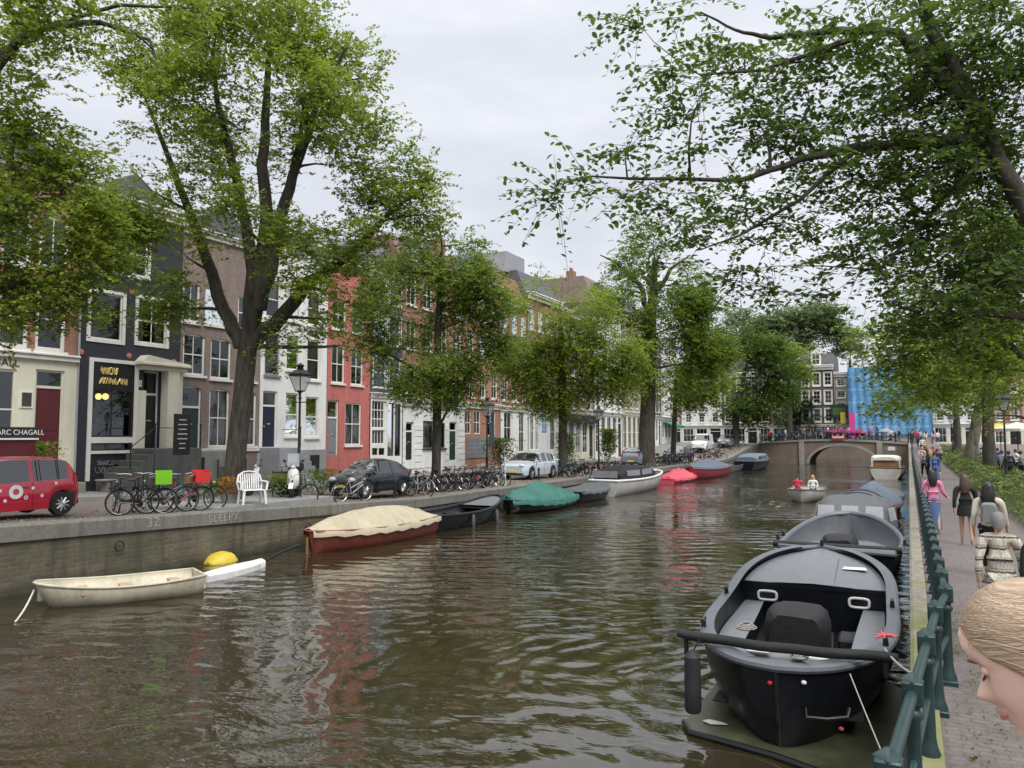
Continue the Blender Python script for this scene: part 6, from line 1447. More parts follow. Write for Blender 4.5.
def car(name,label,loc,rotz,P,cat='car'):
    """local +y forward; P: L,W,H,belt,top profiles,wheel positions"""
    r=thing(name,label,cat,loc,rotz=rotz,world=False)
    L,W=P['L'],P['W']; wr=P['wr']; wf,wb=P['wheels']; ra=wr+.055; zl_=P.get('sill',.2)
    N=84; ys=[-L/2+L*i/N for i in range(N+1)]
    def halfw(y):
        t=abs(y)/(L/2); return W/2*(1-.26*max(0,(t-.72)/.28)**2.2)
    body=MB(); glass=MB(); rows=[]; flags=[]
    cab=P['cabin']  # (rear base y, rear roof y, front roof y, front base y)
    for y in ys:
        wb_=halfw(y); zb=interp(P['belt'],y); zr_=interp(P['top'],y); incab=zr_>zb+.06
        low=zl_+.0
        for wy in (wf,wb):
            if abs(y-wy)<ra: low=max(low,math.sqrt(ra*ra-(y-wy)**2)+wr*.98)
        e=max(0,(abs(y)/(L/2)-.93)/.07); low2=low+.1*e
        wr_=wb_-(P['tumble']*(zr_-zb)/(P['H']-zb+1e-6) if incab else .05)
        zt=max(zr_,zb+.03)
        mid=low2+(zb-low2)*.55
        s=[(0,low2),(wb_*.8,low2),(wb_-.03,low2+.005),(wb_-.004,low2+(mid-low2)*.35),(wb_+.012,mid),(wb_-.012,zb-.07),(wb_-.045,zb),(wr_+ (0 if incab else 0),zt-.055 if incab else zt-.012),(wr_-.10,zt-.008),(wr_*.5,zt+.016),(0,zt+.022)]
        rows.append([(-x,y,z) for x,z in s[:0:-1]]+[(x,y,z) for x,z in s]); flags.append(incab)
    nc=len(rows[0]); 
    for i in range(N):
        for j in range(nc-1):
            k=j if j<nc//2 else nc-2-j     # symmetric strip index counted from the roof edge: k=0 roof centre ...
            kk=abs(j-(nc-1)/2); yc=(ys[i]+ys[i+1])/2
            q=[rows[i][j],rows[i+1][j],rows[i+1][j+1],rows[i][j+1]]
            # strips: section index along s from bottom: recompute
            a=j-(nc-1)//2; idx=a if a>=0 else -a-1   # 0..9 from the keel centre outwards to the roof
            isg=False
            if flags[i] and flags[i+1]:
                if idx==6: isg=any(g0<yc<g1 for g0,g1 in P['side_glass'])
                if idx>=7 and (cab[0]+.04<yc<cab[1]-.02 or cab[2]+.04<yc<cab[3]-.06): isg=True
                if idx==7 and False: isg=True
            (glass if isg else body).add(q,[(0,1,2,3)])
    # NB rows run roof-left .. keel .. roof-right
    for i,rev in ((0,0),(N,1)): body.add(rows[i],[tuple(range(nc))])
    def weld(mb):
        me=bpy.data.meshes.new('t'); return mb
    b=body.build('body',P['mat'],r); bm=bmesh.new(); bm.from_mesh(b.data); bmesh.ops.remove_doubles(bm,verts=bm.verts,dist=.0004); bmesh.ops.recalc_face_normals(bm,faces=bm.faces); bm.to_mesh(b.data); bm.free()
    b.data.polygons.foreach_set('use_smooth',[True]*len(b.data.polygons)); b.data.set_sharp_from_angle(angle=R(38))
    g=glass.build('window','dark_glass',r); bm=bmesh.new(); bm.from_mesh(g.data); bmesh.ops.remove_doubles(bm,verts=bm.verts,dist=.0004); bm.to_mesh(g.data); bm.free(); g.data.polygons.foreach_set('use_smooth',[True]*len(g.data.polygons))
    m=MB(); m.box(-W*.42,-L/2+.25,zl_+.02,W*.42,L/2-.25,zl_+.35)
    for wy in (wf,wb): m.box(-W*.47,wy-ra*.98,zl_,W*.47,wy+ra*.98,wr*2+.02)
    m.build('underbody','black_matt',r)
    for wy in (wf,wb):
        for sx in (-1,1):
            x=sx*(W/2-.02); m=MB(); m.lathe([(wr*.62,-.1),(wr*.95,-.1),(wr,-.06),(wr,.06),(wr*.95,.1),(wr*.62,.1)],(x-sx*.1,wy,wr),24,'x'); w=m.build('wheel','tyre',r,smooth=True)
            m=MB(); xo=x-sx*.1+sx*.085
            m.lathe([(wr*.66,-.005),(wr*.62,.012),(wr*.56,-.01),(.001,-.012)] if sx>0 else [(wr*.66,.005),(wr*.62,-.012),(wr*.56,.01),(.001,.012)],(xo,wy,wr),20,'x')
            m.mat(1)
            for k in range(P.get('spokes',8)):
                a=2*math.pi*k/P.get('spokes',8); m.tube([(xo+sx*.012,wy+.03*math.cos(a),wr+.03*math.sin(a)),(xo+sx*.012,wy+wr*.6*math.cos(a),wr+wr*.6*math.sin(a))],[.03,.022],4)
            m.tube([(xo+sx*.0,wy,wr),(xo+sx*.03,wy,wr)],.05,8); m.build('rim',['dark2' if P.get('spokes',8)<9 else 'alloy','alloy'],w,smooth=True)
    for sx in (-1,1):
        m=MB(); y=L/2; hz=P['lampz']; ww=halfw(y*.97); 
        m.ball((sx*(ww*.78),y-.09,hz),.17,.13,.1,n=12,m=8); m.build('headlight','headlamp',r,smooth=True)
        m=MB(); m.ball((sx*(W/2*.76),-y+.13,hz+.14),.08,.08,.16,n=10,m=7); m.build('tail_light','tail',r,smooth=True)
        yb=P['cabin'][3]-.25; zb=interp(P['belt'],yb); m=MB(); m.ball((sx*(W/2+.09),yb,zb+.07),.1,.06,.07); m.tube([(sx*(W/2-.05),yb,zb+.0),(sx*(W/2+.05),yb,zb+.05)],.02,5); m.build('mirror',P['mat'],r,smooth=True)
        for yd in P['doors']:
            zb=interp(P['belt'],yd); m=MB(); m.tube([(sx*(W/2-.008),yd,zb-.02),(sx*(W/2+.012),yd+.0,zl_+(zb-zl_)*.55),(sx*(W/2-.0),yd,zl_+.08)],.006,4); m.build('door_seam','black',r)
        for yd in P['handles']:
            zb=interp(P['belt'],yd)-.12; m=MB(); m.tube([(sx*(W/2+.012),yd-.08,zb),(sx*(W/2+.03),yd,zb),(sx*(W/2+.012),yd+.08,zb)],.014,5); m.build('handle',P['mat'],r)
    for yy,s_ in ((L/2+.008,1),(-L/2-.008,-1)):
        m=MB(); m.box(-.26,yy-.01,.42,.26,yy+.01,.53,.004); m.build('number_plate','plate',r)
        m=MB(); m.box(-W*.36,yy-.012*1-.0,.26,W*.36,yy-.0,.4); m.build('bumper_grille','black_matt',r)
    return r
LC=R(180)   # cars parked along the quay, nose towards us
up_=dict(L=3.55,W=1.64,H=1.49,wr=.295,wheels=(1.16,-1.24),sill=.2,mat='car_red',tumble=.2,lampz=.68,
 belt=[(-1.78,.86),(-1.6,.93),(-.6,.9),(.9,.84),(1.3,.80),(1.7,.62),(1.78,.5)],
 top=[(-1.78,.80),(-1.72,1.0),(-1.62,1.16),(-1.46,1.38),(-1.1,1.47),(0,1.49),(.35,1.46),(1.05,.95),(1.2,.86),(1.6,.74),(1.76,.6)],
 cabin=(-1.7,-1.42,.38,1.1),side_glass=[(-1.38,-.52),(-.42,.72)],doors=(.82,-.47),handles=(-.3,),spokes=9)
# red car: rear wheel centre at px 68; sees its left flank -> parked with nose to the left of the picture
yw=xpx(68,-19.0,1.7); c_=yw-1.24
rc=car('hatchback','crimson hatchback with white ring and petal decals at the left edge',(-20.0,yw-1.24-.02,zl(yw-1.2)+.01),LC,up_)
rc.rotation_euler=(R(-.0),0,R(180)); 
def decal(parent,y,z,r0,r1,seg=20,x=-(1.64/2+.013),nm='ring_decal',petals=0,mt='letters_white'):
    m=MB(); a=[];b=[]
    for k in range(seg):
        t=2*math.pi*k/seg; kk=1
        if petals: kk=.55+.45*abs(math.cos(petals*t/2))
        a.append((x-.004,y+r1*kk*math.cos(t),z+r1*kk*math.sin(t))); b.append((x-.004,y+r0*math.cos(t),z+r0*math.sin(t)))
    if r0>0: m.grid([a,b],closev=True)
    else: m.add(a,[tuple(range(seg))])
    m.build(nm,mt,parent,fix=False)
# picture column -> local y on the flank that faces the canal (local -x side)
def fl(px,py):
    p=onx(px,py,-20.0+.835); return (rc.location.y-p.y, p.z-rc.location.z)
for px,py,r0,r1 in ((16,492,.075,.17),(26,497.5,.025,.05)):
    y,z=fl(px,py); decal(rc,y,z,r0,r1)
for px,py in ((0,491),(5,501),(33,488),(42,495.5),(56,483),(-14,486),(-22,498)):
    y,z=fl(px,py); decal(rc,y,z,0,.05,petals=5,nm='petal_decal')
fiat=dict(L=3.55,W=1.63,H=1.49,wr=.29,wheels=(1.15,-1.15),sill=.2,mat='car_navy',tumble=.24,lampz=.72,
 belt=[(-1.78,.72),(-1.6,.88),(-.6,.93),(.8,.9),(1.3,.84),(1.65,.68),(1.78,.5)],
 top=[(-1.78,.7),(-1.66,.95),(-1.45,1.12),(-1.0,1.38),(-.4,1.49),(.2,1.46),(.95,1.0),(1.15,.92),(1.5,.8),(1.7,.66)],
 cabin=(-1.62,-.95,.22,1.05),side_glass=[(-1.2,-.5),(-.4,.62)],doors=(.75,-.45),handles=(-.25,),spokes=12)
ya,yb=xpx(336,-19.6,1.1),xpx(402,-19.6,1.1)
car('hatchback','small midnight blue hatchback parked nose towards us before the red house',(-19.7,(ya+yb)/2+.1,zl(ya)+.01),LC-R(4),fiat)
suv=dict(L=4.25,W=1.83,H=1.58,wr=.35,wheels=(1.35,-1.3),sill=.26,mat='car_ice',tumble=.24,lampz=.82,
 belt=[(-2.12,.8),(-1.9,1.02),(-.8,1.02),(.9,.98),(1.4,.95),(1.95,.84),(2.12,.6)],
 top=[(-2.12,.85),(-2.0,1.08),(-1.7,1.3),(-1.3,1.52),(-.3,1.58),(.3,1.53),(1.1,1.08),(1.3,1.0),(1.8,.92),(2.05,.78)],
 cabin=(-1.95,-1.3,.32,1.2),side_glass=[(-1.45,-.65),(-.55,.1),(.18,.7)],doors=(.85,-.1,-.95),handles=(-.3,-1.1),spokes=5)
ya,yb=xpx(501,-20.1,1.0),xpx(558,-20.1,1.0)
car('compact_suv','pale ice blue compact SUV parked facing us beside the elm trunk',(-20.2,(ya+yb)/2,zl(ya)+.01),LC-R(3),suv)
s2=dict(suv); s2['mat']='car_grey'
ya,yb=xpx(617,-20.3,1.0),xpx(656,-20.3,1.0)
car('compact_suv','grey blue SUV parked facing away above the white cabin boat',(-20.4,(ya+yb)/2,zl(ya)+.01),R(4),s2)
s3=dict(fiat); s3['mat']='car_silver'; s3['L']=3.55
ya=xpx(690,-18.7,1.0)
s4=dict(suv); s4['mat']='car_navy'
car('compact_suv','dark car with a bright windscreen near the left end of the bridge',(-19.8,ya,zl(ya)+.01),LC-R(6),s4)
van=dict(L=4.6,W=1.85,H=2.05,wr=.33,wheels=(1.5,-1.4),sill=.25,mat='car_white',tumble=.12,lampz=.85,
 belt=[(-2.3,1.1),(1.0,1.1),(1.6,1.05),(2.2,.8),(2.3,.6)],top=[(-2.3,1.2),(-2.27,1.9),(-2.0,2.03),(0.3,2.05),(.9,1.95),(1.6,1.15),(2.0,1.0),(2.25,.8)],cabin=(-2.29,-2.24,.9,1.6),side_glass=[(.1,1.1)],doors=(1.0,0.0),handles=(.2,),spokes=6)
ya=xpx(707,-21.5,1.4); car('delivery_van','white van standing just before the far bridge',(-22.0,ya,zl(ya)+.01),LC,van,cat='van')
ya=xpx(724,-20.5,1.4); s5=dict(fiat); s5['mat']='car_grey'; car('hatchback','grey hatchback beyond the white van',(-20.2,ya,zl(ya)+.01),LC,s5)
# ================================================================== bicycles
M['chrome']=pm('bright_steel',(.5,.5,.5),.25,.15,6,metal=.8); M['saddle']=pm('brown_saddle',(.07,.04,.025),.6,.2,6); M['lime']=pm('lime_crate',(.2,.55,.02),.5,.1,3); M['crate_red']=pm('red_crate',(.6,.03,.03),.5,.1,3); M['wicker']=pm('wicker',(.2,.13,.07),.8,.4,20); M['teal']=pm('teal_frame',(.03,.16,.17),.4,.2,4); M['silver_frame']=pm('silver_frame',(.4,.4,.4),.35,.2,4,metal=.4)
def bicycle(name,label,frame='black',crate=None,basket=None,rim='chrome',fine=True,mesh_only=False):
    r=thing(name,label,'bicycle',(0,0,0),world=False)
    wr=.34; wb=1.08; n=22 if fine else 12
    for y,ff in ((0,1),(wb,0)):
        m=MB(); m.tube([(0,y+wr*math.cos(2*math.pi*k/n),wr+wr*math.sin(2*math.pi*k/n)) for k in range(n)],.021,5,close=True)
        w=m.build('wheel','tyre',r,smooth=True); m=MB()
        m.tube([(0,y+(wr-.03)*math.cos(2*math.pi*k/n),wr+(wr-.03)*math.sin(2*math.pi*k/n)) for k in range(n)],.009,4,close=True)
        for k in range(14 if fine else 0): a=math.pi*2*k/14; m.tube([(.02 if k%2 else -.02,y,wr),(0,y+(wr-.03)*math.cos(a),wr+(wr-.03)*math.sin(a))],.0022,3)
        m.tube([(-.04,y,wr),(.04,y,wr)],.025,6); m.build('rim',rim,w)
        m=MB(); m.grid([[(sx*.03,y+(wr+.04)*math.cos(a),wr+(wr+.04)*math.sin(a)) for sx in (-1,0,1)] for a in [R(10+150*k/8) if ff==0 else R(30+140*k/8) for k in range(9)]]); m.build('mudguard',frame,r,smooth=True)
    m=MB(); bb=(0,.47,.29); st=(0,.36,.78); hd=(0,.93,.82); hb=(0,.96,.6)
    for a,b,q in ((bb,st,.017),(bb,hb,.019),(hd,hb,.02),(st,(0,0,.34),.009),((0,0,.34),bb,.011),(hb,(0,1.08,.34),.014),((0,.36,.78),(0,.34,.92),.014),(hd,(0,.91,1.02),.014),((0,.42,.5),(0,.94,.72),.016)): m.tube([a,b],q,6 if fine else 4)
    m.build('frame',frame,r,smooth=True)
    m=MB(); m.tube([(-.3,.68,1.03),(-.24,.82,1.06),(-.1,.9,1.05),(0,.91,1.03),(.1,.9,1.05),(.24,.82,1.06),(.3,.68,1.03)],.012,5); m.build('handlebar','chrome',r,smooth=True)
    m=MB(); m.ball((0,.28,.95),.1,.13,.04,n=8,m=5); m.build('saddle','saddle' if frame!='silver_frame' else 'black',r,smooth=True)
    m=MB(); m.box(-.055,-.02,.3,-.035,.52,.42,.01); m.lathe([(.09,-.05),(.09,-.03)],(0,.47,.29),12,'x'); m.tube([(-.1,.47,.16),(-.05,.47,.29),(.05,.47,.29),(.1,.47,.42)],.01,4); m.build('chain_case','black_matt',r)
    m=MB(); m.box(-.06,-.28,.73,.06,.2,.745); m.tube([(0,-.25,.73),(0,0,.36)],.006,4); m.build('luggage_rack','black',r)
    m=MB(); m.ball((0,1.03,.8),.045,n=8,m=6); m.build('headlamp','chrome',r)
    if crate:
        m=MB(); y0,y1,z0,z1,w=.84,1.24,.84,1.14,.3; t=.018
        m.box(-w,y0,z0,w,y1,z0+t)
        for a in ((-w,y0,-w+t,y1),(w-t,y0,w,y1),(-w+t,y0,w-t,y0+t),(-w+t,y1-t,w-t,y1)): m.box(a[0],a[1],z0+t,a[2],a[3],z1)
        m.build('crate',crate,r)
    if basket:
        m=MB(); m.lathe([(.12,0),(.17,.22),(.18,.24),(.15,.23),(.1,.02)],(0,1.12,.78),10); m.build('basket',basket,r)
    return r
def bikeplace(b,px,py,x,rot,label=None,proto=False,group=None,z=None,lean=0):
    y=xpx(px,x,1.1); zz=zl(y) if z is None else z
    o=b if proto else dup(b,(x,y,zz),rot,label,group)
    o.location=(x,y,zz+.01); o.rotation_euler=(R(lean),0,rot) if False else (0,R(lean),rot)
    if group: o['group']=group
    return o
GBK='bicycles parked along the left quay'
b_lime=bicycle('bicycle','black bicycle with a lime green front crate','black',crate='lime'); bikeplace(b_lime,119,500,-18.6,R(-38),proto=True,group=GBK,lean=5)
b_red=bicycle('bicycle','red framed bicycle with a bright red front crate','red',crate='crate_red'); bikeplace(b_red,160,500,-18.8,R(-28),proto=True,group=GBK,lean=4)
b_teal=bicycle('bicycle','teal bicycle between the lime and red crates','teal',basket='wicker'); bikeplace(b_teal,146,500,-18.7,R(-20),proto=True,group=GBK,lean=-4)
b_blk=bicycle('bicycle','black bicycle leaning farthest left by the shop steps','black'); bikeplace(b_blk,117,500,-19.2,R(60),proto=True,group=GBK,lean=6)
b_sil=bicycle('bicycle','silver bicycle standing in front of the dark hatchback','silver_frame'); bikeplace(b_sil,340,500,-17.95-.15,R(-15),proto=True,group=GBK,lean=3)
b_low=bicycle('bicycle','black bicycle behind the lantern post','black',fine=False); bikeplace(b_low,291,495,-19.3,R(70),proto=True,group=GBK,z=ZI,lean=5)
b_sl=bicycle('bicycle','silver low bicycle','silver_frame',fine=False); b_tl=bicycle('bicycle','teal low bicycle','teal',fine=False,basket='wicker'); b_rd=bicycle('bicycle','red','red',fine=False)
dup(b_blk,(0,0,0),0,'black bicycle behind the lime crate bicycle',GBK); o=C.objects[-1] if False else None
rn=random.Random(12)
CN=[0]
def cluster(px0,px1,n,where,x0=-18.2,x1=-19.6,sil=.3):
    ys=[xpx(px0,-18.8,1.0),xpx(px1,-18.8,1.0)]
    for i in range(n):
        y=ys[0]+(ys[1]-ys[0])*(i+rn.uniform(.2,.8))/n; x=rn.uniform(x1,x0); CN[0]+=1; b=[b_low,b_sl,b_low,b_low,b_tl,b_low,b_sl,b_low,b_low,b_sl,b_low,b_low,b_rd,b_low][CN[0]%14]
        col={b_sl.name:'silver framed',b_tl.name:'teal',b_rd.name:'red framed',b_low.name:'black'}[b.name]
        o=dup(b,(x,y,zl(y)+.01),R(rn.choice([90,80,100,70,-80,-95,-70,60])+rn.uniform(-12,12)),'%s bicycle %s'%(col,where),GBK); o.rotation_euler.y=R(rn.uniform(-7,7))
cluster(404,462,9,'in the row between the dark hatchback and the brick house lantern'); cluster(464,500,8,'in the row just left of the pale blue car')
cluster(562,612,12,'in the row right of the pale blue car',sil=.25); cluster(657,682,9,'in the row past the grey SUV'); cluster(700,735,8,'parked by the far dark elms')
cluster(284,302,1,'crammed beside the scooter')
for b,px,x,ro,lb in ((b_blk,134,-19.3,40,'black bicycle behind the one with the lime crate'),(b_blk,178,-19.4,-60,'black bicycle behind the red crate bicycle')):
    y=xpx(px,x,1.2); dup(b,(x,y,zl(y)+.01),R(ro),lb,GBK)
for b in (b_sl,b_tl,b_rd):   # unused prototypes go to a real place in the row
    y=xpx(rn.uniform(420,480),-19,1.0); b.location=(-19.2,y,zl(y)+.01); b.rotation_euler=(0,R(4),R(80)); b['group']=GBK
b_sl['label']='silver bicycle at the back of the row by the two-door house'; b_tl['label']='teal bicycle with wicker basket at the back of the row'; b_rd['label']='red bicycle at the back of the row by the two-door house'
o=[ob for ob in C.objects if ob.type=='EMPTY' and ob.get('label')=='black bicycle behind the lime crate bicycle'][0]
for ch in list(o.children):
    for g in list(ch.children): bpy.data.objects.remove(g)
    bpy.data.objects.remove(ch)
bpy.data.objects.remove(o)
for i in range(11):   # bikes on the far bridge
    x=-16.3+i*1.45+rn.uniform(-.3,.3); b=rn.choice([b_low,b_low,b_sl,b_tl]); o=dup(b,(x,104.5,dkz(x)+.1),R(90+rn.uniform(-6,6)),'%s bicycle leaning on the bridge railing'%{b_sl.name:'silver',b_tl.name:'teal',b_low.name:'black'}[b.name],'bicycles on the bridge')
for i in range(10):
    y=rn.uniform(40,95); o=dup(rn.choice([b_low,b_sl]),(6.9+rn.uniform(-.3,.5),y,zr(y)+.01),R(rn.uniform(60,110)),'bicycle parked on the road side of the right verge','bicycles on the right quay')
# ================================================================== scooter
def scooter(label,loc,rot):
    r=thing('scooter',label,'scooter',loc,rotz=rot,world=False); wr=.23
    for y in (0,1.25):
        m=MB(); m.lathe([(wr*.55,-.05),(wr*.9,-.06),(wr,0),(wr*.9,.06),(wr*.55,.05)],(0,y,wr),20,'x'); w=m.build('wheel','tyre',r,smooth=True)
        m=MB(); m.lathe([(wr*.56,-.03),(wr*.56,.03)],(0,y,wr),16,'x')
        for k in range(5): a=2*math.pi*k/5; m.tube([(0,y,wr),(0,y+wr*.55*math.cos(a),wr+wr*.55*math.sin(a))],.02,4)
        m.build('rim','alloy',w)
    m=MB(); rows=[]
    for y,z,w_,z2 in ((-.3,.55,.1,.62),(-.2,.42,.17,.75),(.05,.36,.18,.76),(.3,.32,.17,.72),(.45,.24,.15,.5),(.6,.22,.16,.3),(.85,.22,.16,.3),(.95,.25,.17,.34)):
        rows.append([(-w_,y,z),(-w_*1.05,y,(z+z2)/2),(-w_*.7,y,z2),(w_*.7,y,z2),(w_*1.05,y,(z+z2)/2),(w_,y,z)])
    m.grid(rows,closev=True); m.add(rows[0],[tuple(range(6))]); m.add(rows[-1],[tuple(range(6))]); m.build('body','black',r,smooth=True)
    m=MB(); rows=[]
    for z,y,w_ in ((.3,1.0,.12),(.45,1.06,.2),(.7,1.04,.21),(.9,.98,.17),(1.0,.94,.08)):
        rows.append([(-w_,y-.05,z),(-w_*.6,y+.06,z),(0,y+.1,z),(w_*.6,y+.06,z),(w_,y-.05,z)])
    m.grid(rows); m.build('front_shield','letters_white',r,smooth=True)
    m=MB(); m.grid([[(sx*.08,1.25+(wr+.05)*math.cos(a),wr+(wr+.05)*math.sin(a)) for sx in (-1,-.5,.5,1)] for a in [R(20+150*k/8) for k in range(9)]]); m.build('front_mudguard','letters_white',r,smooth=True)
    m=MB(); m.tube([(0,1.25,wr),(0,1.08,.7),(0,.95,1.02)],.03,8); m.tube([(-.3,.85,1.05),(-.1,.95,1.08),(.1,.95,1.08),(.3,.85,1.05)],.016,6); m.build('handlebar','black',r,smooth=True)
    m=MB(); rows=[[(a*.2,.96-.1*(z-1.05),z) for a in (-1,-.5,0,.5,1)] for z in (1.05,1.25,1.5)]; m.grid(rows); m.build('windscreen','lampglass',r,smooth=True)
    m=MB(); m.box(-.15,-.25,.76,.15,.42,.85,.04); m.build('seat','saddle',r)
    m=MB(); m.box(-.18,-.5,.85,.18,-.2,1.15,.05); m.build('top_box','black_matt',r)
    for sx in (-1,1): m=MB(); m.tube([(sx*.24,.9,1.06),(sx*.3,.9,1.22)],.008,4); m.ball((sx*.31,.9,1.25),.06,.02,.045); m.build('mirror','black',r)
    m=MB(); m.ball((0,1.0,1.03),.09,.07,.07); m.build('headlamp','headlamp',r,smooth=True)
    return r
y=xpx(308,-18.7,1.2); scooter('white fronted black scooter with a tall windscreen by the lantern',(-19.5,y+.3,ZI),R(215))
y=xpx(284,-19.6,1.2); scooter('black scooter tucked behind the lantern post',(-20.2,y+.6,ZI),R(150)).children[2] 
# parking pole and signs
y=xpx(505,-18.6,1.0); m=MB(); m.tube([(-18.6,y,.97),(-18.6,y,2.4)],.05,6); whole('bollard',m,'letters_white','white leaning post beside the pale blue car','post',loc=(-18.6,y,.97))
y=xpx(487,-25.5,1.0); m=MB()
p=onx(491,402,-25.5); r=thing('street_sign','pale blue and white notice on a pole near the brick house','sign',(-25.5,p.y,1.1))
m.tube([(-25.5,p.y,1.1),(-25.5,p.y,4.4)],.04,6); m.build('pole','kerb',r); m=MB(); m.box(-25.45,p.y-.35,2.9,-25.42,p.y+.35,4.4); m.build('board','canvas_blue',r)
for i in range(9):
    y=26+i*6.5+rn.uniform(-.5,.5); x=-17.95-.45; m=MB(); m.lathe([(.09,0),(.09,.06),(.06,.1),(.055,.6),(.075,.64),(.075,.7),(.03,.78)],(x,y,zl(y)),8)
    whole('bollard',m,'iron','small black iron bollard near the edge of the left quay','bollard',group='iron bollards on the left quay',loc=(x,y,zl(y)))
# ================================================================== people
M['skin']=pm('skin',(.52,.3,.21),.55,.06,3,spec=.3); M['skin_d']=pm('darker_skin',(.3,.16,.1),.55,.08,3)
M['hair_dark']=pm('dark_hair',(.012,.009,.008),.45,.4,12); M['hair_grey']=pm('grey_hair',(.2,.19,.19),.6,.3,14); M['hair_blond']=pm('blond_hair',(.42,.3,.15),.5,.3,14); M['hair_brown']=pm('brown_hair',(.07,.04,.025),.5,.3,14)
for k,c in dict(c_pink=(.62,.2,.32),c_denim=(.075,.13,.24),c_black=(.01,.01,.011),c_cream=(.5,.46,.38),c_beige=(.36,.31,.24),c_white=(.65,.65,.63),c_red=(.5,.03,.06),c_blue=(.06,.13,.3),c_grey=(.18,.19,.2),c_olive=(.09,.1,.05),c_navy=(.02,.03,.06),c_palepink=(.6,.38,.38)).items(): M[k]=pm(k.replace('c_','cloth_'),c,.85,.18,5,bmp=.25)
def stripemat():
    m,t,out=newmat('striped_knit'); o=opos(t); s=t.n('ShaderNodeSeparateXYZ',ins={0:o}); n=noise(t,mp(t,o,(14,14,5)),3,4,.7)
    k=t.n('ShaderNodeMath',operation='MULTIPLY_ADD',ins={0:n,1:.05}); t.l(s.outputs[2],k.inputs[2])
    f=t.n('ShaderNodeMath',operation='MULTIPLY',ins={0:k.outputs[0],1:7.2}); fr=t.n('ShaderNodeMath',operation='FRACT',ins={0:f.outputs[0]})
    c=ramp(t,fr.outputs[0],[(.0,(.62,.58,.48)),(.42,(.62,.58,.48)),(.46,(.02,.02,.02)),(.58,(.02,.02,.02)),(.62,(.55,.5,.4)),(.78,(.2,.18,.15)),(.84,(.62,.58,.48))])
    n2=noise(t,mp(t,o,(30,30,3)),2,3); c=mixc(t,ramp(t,n2,[(.45,(0,0,0)),(.6,(.6,.6,.6))]),c,(.25,.23,.19))
    b=t.n('ShaderNodeBsdfPrincipled',ins={'Base Color':c,'Roughness':.9}); t.l(b.outputs[0],out.inputs[0]); return m
M['stripes']=stripemat()
def skinned(name,joints,edges,mat,parent,sub=2,root=0,matf=None,mats=None):
    """one continuous surface grown round a joint graph; joints: [(x,y,z,rx[,ry])]"""
    me=bpy.data.meshes.new(name); me.from_pydata([j[:3] for j in joints],edges,[]); o=bpy.data.objects.new(name,me); C.objects.link(o)
    sk=o.modifiers.new('s','SKIN'); sk.use_smooth_shade=True; sk.branch_smoothing=.6
    for i,j in enumerate(joints):
        d=me.skin_vertices[0].data[i]; d.radius=(j[3],j[4] if len(j)>4 else j[3]); d.use_root=(i==root)
    su=o.modifiers.new('d','SUBSURF'); su.levels=sub; su.render_levels=sub
    dg=bpy.context.evaluated_depsgraph_get(); ne=bpy.data.meshes.new_from_object(o.evaluated_get(dg)); bpy.data.objects.remove(o)
    ne.materials.clear()
    for m_ in (mats or [mat]): ne.materials.append(M[m_])
    if matf: ne.polygons.foreach_set('material_index',[matf(p.center) for p in ne.polygons])
    ne.polygons.foreach_set('use_smooth',[True]*len(ne.polygons)); ne.name=name
    n=bpy.data.objects.new(name,ne); C.objects.link(n); n.parent=parent; return n
